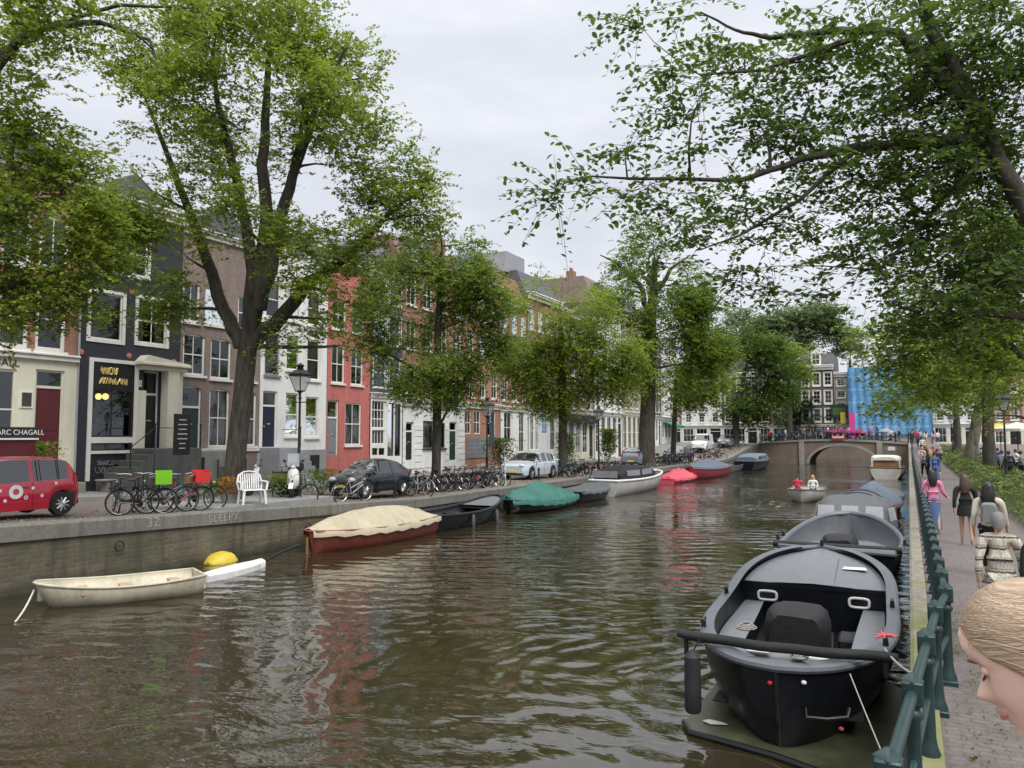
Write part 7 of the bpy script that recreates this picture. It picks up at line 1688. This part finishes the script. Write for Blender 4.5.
def person(label,loc,rot,H=1.68,top='c_black',legs='c_denim',hair='hair_dark',skin='skin',skirt=None,long_hair=True,stride=.16,arm='down',bare=False,shoes='c_white',group=None,coat=None,topmat=None,wide=1.0,sit=False,sleeve=True,detail=2,torso_top=None):
    """local +y is the walking direction; everything scales with H"""
    r=thing('person',label,'person',loc,rotz=rot,group=group,world=False); s=H/1.7
    J=[];E=[]
    def j(x,y,z,a,b=None): J.append((x*s,y*s,z*s,a*s,(b or a)*s)); return len(J)-1
    dz=-.45 if sit else 0
    pel=j(0,0,.95+dz,.13,.1); wa=j(0,0,1.1+dz,.11,.085); ch=j(0,.01,1.3+dz,.135,.095); nk0=j(0,0,1.43+dz,.06,.06); nk=j(0,.01,1.5+dz,.045); hd0=j(0,.02,1.57+dz,.07,.08); hd=j(0,.02,1.63+dz,.078,.092)
    E+=[(pel,wa),(wa,ch),(ch,nk0),(nk0,nk),(nk,hd0),(hd0,hd)]
    hands=[]
    for sx in (-1,1):
        sy=stride*(-sx)
        hip=j(sx*.09,0,.9+dz,.085); 
        if sit: kn=j(sx*.12,.42,.5,.055); an=j(sx*.12,.4,.1,.036); to=j(sx*.13,.53,.03,.034)
        else: kn=j(sx*.1,sy*.55+.03,.5,.055); an=j(sx*.1,sy,.09+(.04 if sy<0 else 0),.036); to=j(sx*.11,sy+.14,.03,.032)
        E+=[(pel,hip),(hip,kn),(kn,an),(an,to)]
        sh=j(sx*.18*wide,0,1.38+dz,.055); 
        if arm=='down': el=j(sx*.235*wide,-sy*.5-.02,1.12+dz,.04); wr_=j(sx*.25*wide,-sy*.9+.04,.88+dz,.027); ha=j(sx*.25*wide,-sy*.9+.07,.79+dz,.03,.02)
        elif arm=='bent': el=j(sx*.25*wide,-.03,1.12+dz,.042); wr_=j(sx*.2*wide,.2,1.08+dz,.028); ha=j(sx*.15,.28,1.1+dz,.03,.022)
        else: el=j(sx*.24*wide,.0,1.12+dz,.04); wr_=j(sx*(.36 if sx>0 else .25),.18 if sx>0 else 0,.98 if sx>0 else .88+dz,.027); ha=j(sx*(.42 if sx>0 else .25),.24 if sx>0 else .02,.96 if sx>0 else .8,.03,.02)
        E+=[(ch,sh),(sh,el),(el,wr_),(wr_,ha)]; hands.append((J[wr_],J[ha],sx))
    zsh=.13*s
    def mf(c): return 1 if c.z<.1*s and not sit else 0
    skinned('body',J,E,None,r,sub=detail,mats=[skin,shoes],matf=mf)
    # fingers
    for w_,h_,sx in hands:
        w_=Vector(w_[:3]); h_=Vector(h_[:3]); d=(h_-w_).normalized(); 
        for k in range(5):
            off=Vector((0,(k-1.5)*.018*s,0)) if k<4 else Vector((-sx*.0,.035*s,0)); ln=(.075,.085,.08,.065,.05)[k]*s
            m=MB(); a=h_+off*(1 if k<4 else .8)-d*(0 if k<4 else .03*s); m.tube([a,a+d*ln*.55+Vector((0,0,0)),a+d*ln+Vector((-sx*.012*s,.004,0))],[.009*s,.008*s,.006*s],5)
            m.build('finger' if k<4 else 'thumb',skin,r)
    # trousers
    if legs:
        T=[(0,0,.95*s+dz*s,.145*s,.115*s)];EE=[]
        for sx in (-1,1):
            sy=stride*(-sx); b=len(T)
            if sit: T+=[(sx*.095*s,0,.45*s,.1*s),(sx*.12*s,.42*s,.5*s,.075*s),(sx*.12*s,.4*s,.16*s,.055*s)]
            else: T+=[(sx*.095*s,0,.88*s,.1*s),(sx*.1*s,(sy*.55+.03)*s,.5*s,.075*s),(sx*.1*s,sy*s,.14*s,(.075 if legs=='c_denim' else .055)*s)]
            EE+=[(0,b),(b,b+1),(b+1,b+2)]
        skinned('trousers',T,EE,legs,r,sub=detail)
    if skirt:
        mt,z1,w1=skirt; m=MB(); n=18; rows=[]
        for z,w in ((1.02,.14),(.95,.165),((1.0+z1)/2,.17+(w1-.17)*.5),(z1,w1)): rows.append([(w*s*math.cos(2*math.pi*k/n)*(1+.05*math.sin(k*3)),w*s*.75*math.sin(2*math.pi*k/n),z*s) for k in range(n)])
        m.grid(rows,closev=True); m.build('skirt',mt,r,smooth=True)
    # top with sleeves
    zt=(.93 if not coat else coat)+dz; T=[(0,0,(1.0+dz)*s,.15*s,.12*s),(0,0,(1.12+dz)*s,.14*s,.11*s),(0,.01*s,(1.3+dz)*s,.155*s*wide,.12*s),(0,0,(1.43+dz)*s,.1*s,.085*s)]; EE=[(0,1),(1,2),(2,3)]
    if zt<.98+dz: T.append((0,0,zt*s,.165*s*wide,.135*s)); EE.append((0,4))
    for (w_,h_,sx) in hands:
        b=len(T); hidx=None
        T+= [(sx*.185*s*wide,0,(1.38+dz)*s,.088*s)]; EE.append((3,b))
        if sleeve:
            e=J[[i for i,q in enumerate(J) if q[:3]==w_[:3]][0]-1]; T+=[(e[0],e[1],e[2],.05*s),(w_[0]*.97+e[0]*.03,w_[1],w_[2]+.02*s,.044*s)]; EE+=[(b,b+1),(b+1,b+2)]
        else:
            e=J[[i for i,q in enumerate(J) if q[:3]==w_[:3]][0]-1]; T+=[((T[b][0]+e[0])/2,e[1]/2,(T[b][2]+e[2])/2,.06*s)]; EE+=[(b,b+1)]
    skinned('top',T,EE,topmat or top,r,sub=detail)
    # head: hair cap, long hair, ears, nose
    hz=1.62*s+dz*s; m=MB(); n=14; rows=[]
    for i in range(8):
        th=math.pi*.5*i/6 if i<7 else math.pi*.62; 
        rows.append([(.092*s*math.sin(max(.02,th))*math.cos(a),.012*s+.108*s*math.sin(max(.02,th))*math.sin(a)*(1 if math.sin(a)<0 else .82),hz+.115*s*math.cos(th)+.012*s-(.05*s*max(0,-math.sin(a))*(th/1.57)**2)) for a in [2*math.pi*k/n for k in range(n)]])
    m.grid(rows,closev=True); hr=m.build('hair',hair,r,smooth=True)
    if long_hair:
        rows=[]; m=MB()
        for i in range(7):
            t=i/6; z=hz+.03*s-t*.36*s; w=(.1+.03*math.sin(math.pi*t*.8))*s*(1-.35*t*t); d=.5
            rows.append([(w*math.cos(a),-.035*s+w*.75*math.sin(a)-.04*s*t,z+rnp.uniform(-.006,.006)) for a in [2*math.pi*k/12 for k in range(12)]])
        m.grid(rows,closev=True); m.add(rows[-1],[tuple(range(12))]); m.build('long_hair',hair,r,smooth=True)
    m=MB(); m.ball((0,.115*s,hz-.02*s),.014*s,.02*s,.022*s,n=6,m=5); m.build('nose',skin,r)
    for sx in (-1,1): m=MB(); m.ball((sx*.083*s,.01*s,hz-.02*s),.01*s,.02*s,.03*s,n=6,m=5); m.build('ear',skin,r); m=MB(); m.ball((sx*.032*s,.1*s,hz+.01*s),.012*s,.008*s,.008*s,n=6,m=4); m.build('eye','black',r)
    m=MB(); m.ball((0,.102*s,hz-.06*s),.025*s,.01*s,.006*s,n=8,m=4); m.build('mouth','c_pink',r)
    return r
rnp=random.Random(77)
def gp(px,pyfeet,z=.97): p=onz(px,pyfeet,z); return (p.x,p.y,z)
away=0
def hat(px,pyh,H,z=.97):
    """ground point of someone of height H whose head top shows at (px,pyh)"""
    p=onz(px,pyh,z+H) if z+H<HC-.05 else onz(px,pyh,z+H); return (p.x,p.y,z)
person('woman in a pink cropped top and long blue denim skirt beside the railing',hat(932,471,1.62),R(6),1.62,top='c_pink',legs=None,skirt=('c_denim',.12,.2),hair='hair_dark',arm='out')
m=MB()
p=hat(930,471,1.62)
b=thing('shoulder_bag','small dark shoulder bag on the hip of the woman in pink','bag',(p[0]-.22,p[1]-.1,p[2]+.98),world=False); m.box(-.06,-.1,-.1,.06,.1,.1,.03); m.build('pouch','c_navy',b); m=MB(); m.tube([(0,0,.08),(.2,.0,.48)],.008,4); m.build('strap','c_navy',b)
person('woman in a black jacket and short skirt with bare legs',hat(964.5,476,1.6),R(-3),1.6,top='c_black',legs=None,skirt=('c_black',.72,.19),hair='hair_brown',coat=.85,wide=1.0,stride=.12)
pw=hat(988,484,1.66); person('dark haired woman in a cream top carrying a small grey backpack',pw,R(-12),1.66,top='c_cream',legs='c_black',hair='hair_dark',wide=1.0,coat=.88)
bp=thing('backpack','small grey backpack worn over the cream top','bag',(pw[0]-.02,pw[1]-.17,pw[2]+1.2),world=False)
m=MB(); loftbox(m,0,-.1,.03,.26,-.2,.14,n=8,jit=.004); m.build('bag_body','c_grey',bp,smooth=True)
for sx in (-1,1): m=MB(); m.tube([(sx*.1,.02,.12),(sx*.11,.16,.24),(sx*.11,.26,.18)],.014,4); m.build('strap','c_black',bp)
pg=hat(998,515,1.56); person('grey haired woman in a black and cream striped knitted jacket',pg,R(-2),1.56,top='c_cream',topmat='stripes',legs='stripes',hair='hair_grey',long_hair=False,wide=1.03,coat=.72,skirt=('stripes',.62,.24))
pd=hat(1046,520,1.62); person('dark haired person in black at the right edge beside the grey haired woman',pd,R(-2),1.62,top='c_black',legs='c_black',hair='hair_dark',wide=1.0)
bagp=(pg[0]-.35,pg[1]+1.0,.97+.85); 
# walkers further along
GW='walkers on the right quay path'
data=[(903+8,441,'c_black','c_denim','person in dark clothes walking close to the railing'),(922,447,'c_palepink','c_beige','person in pale pink farther down the path'),(930,450,'c_black','c_black','cyclist like walker in black ahead of the woman in pink'),(917,437,'c_red','c_black','person in red near the right end of the bridge'),(926,441,'c_white','c_beige','person in white in the group by the bridge'),(934,443,'c_palepink','c_blue','person in a light pink top near the hedge end'),(912,434,'c_navy','c_black','dark dressed person standing at the bridge corner'),(920,434,'c_cream','c_blue','person in cream near the bridge corner'),(938,438,'c_white','c_grey','person in white far along the verge')]
for px,pyh,tp_,lg,lb in data:
    # far people: position by depth from head height 1.68
    z=.97; hh=z+1.68
    D=max(30,min(100,(HC-hh)*FPX/max(1.5,(pyh-436)))) if pyh>437 else 99
    if pyh<=437: y=103; x=ony(px,438,y).x; z=2.5
    else: p=atd(px,pyh,D); x,y=p.x,p.y; z=zr(y)
    person(lb,(x,y,z),R(rnp.uniform(-20,20)),1.68,top=tp_,legs=lg,hair=rnp.choice(['hair_dark','hair_brown','hair_blond']),long_hair=rnp.random()<.5,group=GW,detail=1)
for i,(px,y,tp_,lb) in enumerate([(1001,52,'c_grey','person in grey by the road under the orange parasol'),(1008,50,'c_navy','person in navy standing on the road at the right'),(1015,56,'c_white','person in white on the road at the right edge'),(1020,50,'c_grey','person in a grey hoodie at the right edge'),(997,62,'c_blue','person in blue near the red parasol')]):
    x=ony(px,440,y).x; person(lb,(x,y,zr(y)),R(rnp.uniform(0,360)),1.7,top=tp_,legs='c_black',hair='hair_dark',long_hair=False,group='people on the right quay road',detail=1)
cols=['c_red','c_blue','c_white','c_black','c_grey','c_denim','c_cream','c_navy','c_pink','c_olive']
words_=['red','blue','white','black','grey','denim','cream','navy','pink','olive']
for i in range(14):
    k=i%10; x=-16.6+i*1.22+rnp.uniform(-.4,.4); yy=105.5+rnp.uniform(0,4)
    person('person in %s standing %s'%(words_[k],'at the left part of the far bridge' if i<5 else 'over the arch of the far bridge' if i<10 else 'at the right part of the far bridge'),(x,yy,dkz(x)+.09),R(rnp.uniform(0,360)),rnp.uniform(1.6,1.8),top=cols[k],legs=rnp.choice(['c_denim','c_black','c_navy']),hair=rnp.choice(['hair_dark','hair_brown','hair_blond']),long_hair=rnp.random()<.5,group='people on the far bridge',detail=1)
for i in range(9):
    k=(i*3+1)%10; y=48+i*6.2+rnp.uniform(-1.5,1.5); x=rnp.uniform(.8,2.5)
    person('walker in %s in the crowd %s the path'%(words_[k],'midway along' if i<4 else 'at the far end of'),(x,y,zr(y)),R(rnp.choice([0,0,180])+rnp.uniform(-20,20)),rnp.uniform(1.6,1.8),top=cols[k],legs=rnp.choice(['c_denim','c_black','c_beige']),hair=rnp.choice(['hair_dark','hair_brown','hair_blond']),long_hair=rnp.random()<.5,group=GW,detail=1)
# launch passengers
lx_,ly_=LAUNCH
person('passenger in a red jacket sitting in the launch',(lx_-.38,ly_+1.9,.12),R(178),1.65,top='c_red',legs='c_black',hair='hair_dark',sit=True,long_hair=False,arm='bent')
person('blond passenger in a white top sitting in the launch',(lx_+.38,ly_+2.2,.12),R(184),1.65,top='c_white',legs='c_black',hair='hair_blond',sit=True,arm='bent')
# ------------------------------------------------------------------ girl beside the camera
def hairmat():
    m,t,out=newmat('light_brown_hair'); o=t.n('ShaderNodeUVMap').outputs[0]
    n=noise(t,mp(t,o,(4,150,1),rot=(0,0,.12)),1.0,4,.6,.2); n2=noise(t,mp(t,o,(2,30,1),rot=(0,0,.12)),1.0,2,.5)
    k=t.n('ShaderNodeMath',operation='MULTIPLY_ADD',ins={0:n2,1:.6}); t.l(n,k.inputs[2])
    c=ramp(t,k.outputs[0],[(.5,(.15,.10,.06)),(.78,(.34,.24,.155)),(1.0,(.62,.49,.35))])
    b=t.n('ShaderNodeBsdfPrincipled',ins={'Base Color':c,'Roughness':.38}); t.l(bump(t,k.outputs[0],.16,.002),b.inputs['Normal']); t.l(b.outputs[0],out.inputs[0]); return m
M['girl_hair']=hairmat()
def skinmat():
    m,t,out=newmat('child_skin'); o=opos(t); n=noise(t,o,9,3)
    s=t.n('ShaderNodeSeparateXYZ',ins={0:o})
    c=ramp(t,n,[(.3,(.80,.52,.41)),(.7,(.88,.61,.5))])
    b=t.n('ShaderNodeBsdfPrincipled',ins={'Base Color':c,'Roughness':.5}); b.inputs['Subsurface Weight'].default_value=.15; b.inputs['Subsurface Radius'].default_value=(.02,.008,.004); b.inputs['Subsurface Scale'].default_value=.5
    t.l(b.outputs[0],out.inputs[0]); return m
M['girl_skin']=skinmat()
def head_pt(th,z):
    """surface of a child's head; th 0 = face direction (+y), z from chin (-.10) to crown (+.11)"""
    pass
def girl():
    D=1.0
    g=thing('person','fair haired girl looking down at the lower right corner of the view','person',(0,0,0),world=False)
    # profile of the face (forward y for each height z), head centred at the ear
    prof=[(-.118,.045),(-.108,.074),(-.098,.083),(-.086,.079),(-.078,.083),(-.070,.091),(-.064,.0865),(-.060,.093),(-.052,.090),(-.046,.0925),(-.041,.103),(-.034,.111),(-.027,.108),(-.015,.096),(.002,.084),(.012,.084),(.024,.092),(.045,.096),(.065,.091),(.085,.074),(.1,.047),(.108,.02),(.111,0)]
    def fw(z):
        for (a,b),(c,d) in zip(prof[:-1],prof[1:]):
            if a<=z<=c: t=(z-a)/(c-a); return b+(d-b)*t
        return 0
    m=MB(); rows=[]; NZ=70; NA=56
    for i in range(NZ+1):
        z=-.118+.229*i/NZ
        # skull ellipse: half width and back depth
        kz=max(0,1-((z-.02)/.0912)**2) if z>.02 else 1
        w=.073*math.sqrt(kz) if z>.02 else .073-.03*((.02-z)/.138)**1.6
        back=.095*math.sqrt(kz) if z>.02 else .095-.05*((.02-z)/.138)**1.2
        f=fw(z); row=[]
        smoothf=.088*math.sqrt(kz) if z>.02 else .088-.018*((.02-z)/.138)
        for j in range(NA):
            a=2*math.pi*j/NA; ca=math.cos(a); sa=math.sin(a)  # a=0 forward
            if ca>=0:
                narrow=math.exp(-(a if a<math.pi else 2*math.pi-a)**2/(2*.19**2)); ff=min(smoothf,f)+(f-min(smoothf,f))*narrow if f>smoothf else f+(smoothf-f)*(1-math.exp(-(min(a,2*math.pi-a))**2/(2*.55**2)))*.6
                y=ff*ca**.85; x=w*math.copysign(abs(sa)**.9,sa)
                # eye sockets
                an=min(a,2*math.pi-a); es=math.exp(-((an-.38)/.17)**2-((z-.008)/.013)**2); y-=.009*es
                ck=math.exp(-((an-.62)/.3)**2-((z+.035)/.025)**2); y+=.006*ck; x*=1+.05*ck
            else: y=back*ca; x=w*sa
            row.append((x,y,z))
        rows.append(row)
    m.grid(rows,closev=True); m.add(rows[0],[tuple(range(NA))]); m.add(rows[-1],[tuple(range(NA))])
    # neck and shoulders continue the same body mesh
    hd=m.build('body','girl_skin',g,smooth=True,auto=80)
    return g,hd,prof
gg,hd,prof=girl()
# orientation: face turned to the left of the picture and bowed down
HC_=atd(1052,668,1.06)
rotm=Matrix.Rotation(YAW+R(57),4,'Z')@Matrix.Rotation(R(-25),4,'X')
HC_=atd(977,698,1.24)-rotm.to_3x3()@Vector((0,.111,-.034))
def xf(o,loc=HC_): o.matrix_local=Matrix.Translation(loc-Vector(gg.location))@rotm
gg.location=(HC_.x,HC_.y,1.9)
xf(hd)
# hair shell, combed back from the forehead
def hend(side): return .08 if side<.3 else .08-.085*((side-.3)/1.0) if side<1.3 else (-.005-.105*min(1,(side-1.3)/.5))
def hs(a,z,k=1.0):
    kz=math.sqrt(max(0.0,1-max(0,(z-.02))**2/.1025**2)) if z>.02 else 1
    w=.0805*kz; bk=.104*kz; f=(.1005 if z>.02 else .097)*kz
    if z<.02: bk=.104-.03*((.02-z)/.1); w=.0805-.006*((.02-z)/.1)
    fr=math.cos(a); return (w*math.sin(a)*k,(f if fr>0 else bk)*fr*k,z)
m=MB(); NA,NZ=96,44; rows=[]; uvl=[]
for i in range(NZ+1):
    t=i/NZ; row=[]
    for j in range(NA+1):
        a=-math.pi+2*math.pi*j/NA; z=.1225+(hend(abs(a))-.1225)*t**1.1
        q=z+.05*abs(a)/3; thick=1+.004*math.sin(q*310)*min(1,t*3)+.003*math.sin(q*530+a)*min(1,t*3)-.05*max(0,(t-.93)/.07)
        row.append(hs(a,z,thick)); uvl.append((a*.5,q*10))
    rows.append(row)
m.grid(rows); hr=m.build('hair','girl_hair',gg,smooth=True,auto=80,fix=False)
uv=hr.data.uv_layers.new(name='UVMap')
for p_ in hr.data.polygons:
    for li in p_.loop_indices: uv.data[li].uv=uvl[hr.data.loops[li].vertex_index]
xf(hr)
m=MB(); rn=random.Random(31)
for k in range(260):
    sg=rn.choice([-1,1]); a0=rn.uniform(.05,.9); z0=hend(a0)+rn.uniform(0,1)**1.2*(.121-hend(a0)); a1=rn.uniform(1.6,2.9); pts=[]; dd=rn.uniform(.03,.06)
    for i in range(10):
        t=i/9; a=a0+(a1-a0)*t; z=max(min(z0-dd*t+.012*math.sin(math.pi*t),.1215),hend(a)-.004); pts.append(hs(sg*a,z,1.006+.004*rn.random()))
    m.tube(pts,[.0003]+[.0007]*8+[.0003],3,cap=False)
for k in range(24):  # loose wisps at the forehead
    a0=rn.uniform(.0,.8)*rn.choice([-1,1]); p0=Vector(hs(a0,hend(abs(a0))+.004,1.0)); m.tube([p0,p0+Vector((0,.003,-.004)),p0+Vector((rn.gauss(0,.004),.003,-.012))],[.0005,.0004,.0002],3,cap=False)
lk=m.build('hair_lock','girl_hair',gg,smooth=True)
uv=lk.data.uv_layers.new(name='UVMap')
for p_ in lk.data.polygons:
    r_=(p_.index//27)*.137
    for li in p_.loop_indices: uv.data[li].uv=(.1,r_)
xf(lk)
# eye lashes, brow, lips, ear
for sx in (-1,1):
    m=MB(); m.ball((sx*.030,.070,.004),.011,.008,.006,n=12,m=8); o=m.build('eye','letters_white',gg,smooth=True); xf(o)
    m=MB(); m.ball((sx*.030,.0725,.008),.0135,.0095,.0085,n=14,m=10); o=m.build('eyelid','girl_skin',gg,smooth=True); xf(o)
    m=MB(); 
    for k in range(9): q=-1+k/4; m.tube([(sx*.030+q*.011,.0795-abs(q)*.003,.002),(sx*.030+q*.014,.087-abs(q)*.003,-.004)],[.0009,.0003],3)
    o=m.build('eyelash','hair_brown',gg); xf(o)
    m=MB(); m.tube([(sx*(.014+.03*k/6),.0945-.013*(k/6)**2-.001,.024+.003*math.sin(math.pi*k/6)) for k in range(7)],[.0012,.0022,.0026,.0026,.0022,.0018,.001],5); o=m.build('eyebrow','hair_brown',gg,smooth=True); xf(o)
    m=MB(); m.tube([(sx*.073,-.002+.018*math.cos(k*.6-.4),-.008+.028*math.sin(k*.6-.4)) for k in range(9)],.005,6); m.ball((sx*.073,.002,-.01),.006,.012,.02,n=8,m=6); o=m.build('ear','girl_skin',gg,smooth=True); xf(o)
M['lip']=pm('lips',(.62,.3,.26),.45,.1,4)
m=MB(); m.tube([(-.02,.080,-.064),(-.01,.088,-.061),(0,.0905,-.062),(.01,.088,-.061),(.02,.080,-.064)],[.0015,.004,.0045,.004,.0015],6); m.tube([(-.018,.080,-.068),(0,.0895,-.0705),(.018,.080,-.068)],[.0015,.005,.0015],6); o=m.build('mouth','lip',gg,smooth=True); xf(o)
# neck, torso, arms and legs below the frame
B0=Vector((0,0,0)); hc=HC_-Vector(gg.location); ax=rotm.to_3x3()
nk=hc+ax@Vector((0,-.03,-.09)); back=Vector((math.cos(YAW),math.sin(YAW),0))
sh=nk+back*.07+Vector((0,0,-.13)); hp=sh+back*.03+Vector((0,0,-.42)); side=Vector((-math.sin(YAW),math.cos(YAW),0))
J=[tuple(hp)+(.11,.09),tuple(sh-Vector((0,0,.1)))+(.115,.085),tuple(sh)+(.09,.07),tuple(nk+Vector((0,0,-.04)))+(.042,),tuple(nk+ax@Vector((0,.0,.03)))+(.042,)]
E=[(0,1),(1,2),(2,3),(3,4)]
for q in (-1,1):
    b=len(J); a=sh+side*.13*q; J+=[tuple(a)+(.045,),tuple(a+Vector((0,0,-.22)))+(.034,),tuple(a+Vector((0,0,-.36))-back*.16)+(.024,),tuple(a+Vector((0,0,-.38))-back*.23)+(.026,)]; E+=[(2,b),(b,b+1),(b+1,b+2),(b+2,b+3)]
    b=len(J); l=hp+side*.075*q; J+=[tuple(l-Vector((0,0,.05)))+(.07,),tuple(Vector((l.x,l.y,.4)))+(.048,),tuple(Vector((l.x,l.y,.07)))+(.032,),tuple(Vector((l.x,l.y,.03))-back*.12)+(.03,)]; E+=[(0,b),(b,b+1),(b+1,b+2),(b+2,b+3)]
skinned('limbs',J,E,'girl_skin',gg,sub=2)
T=[tuple(hp-Vector((0,0,.06)))+(.14,.12),tuple(sh-Vector((0,0,.1)))+(.13,.1),tuple(sh+Vector((0,0,.0)))+(.105,.085)]; EE=[(0,1),(1,2)]
for q in (-1,1): b=len(T); a=sh+side*.13*q; T+=[tuple(a)+(.06,),tuple(a+Vector((0,0,-.16)))+(.05,)]; EE+=[(2,b),(b,b+1)]
skinned('top',T,EE,'c_white',gg,sub=2)
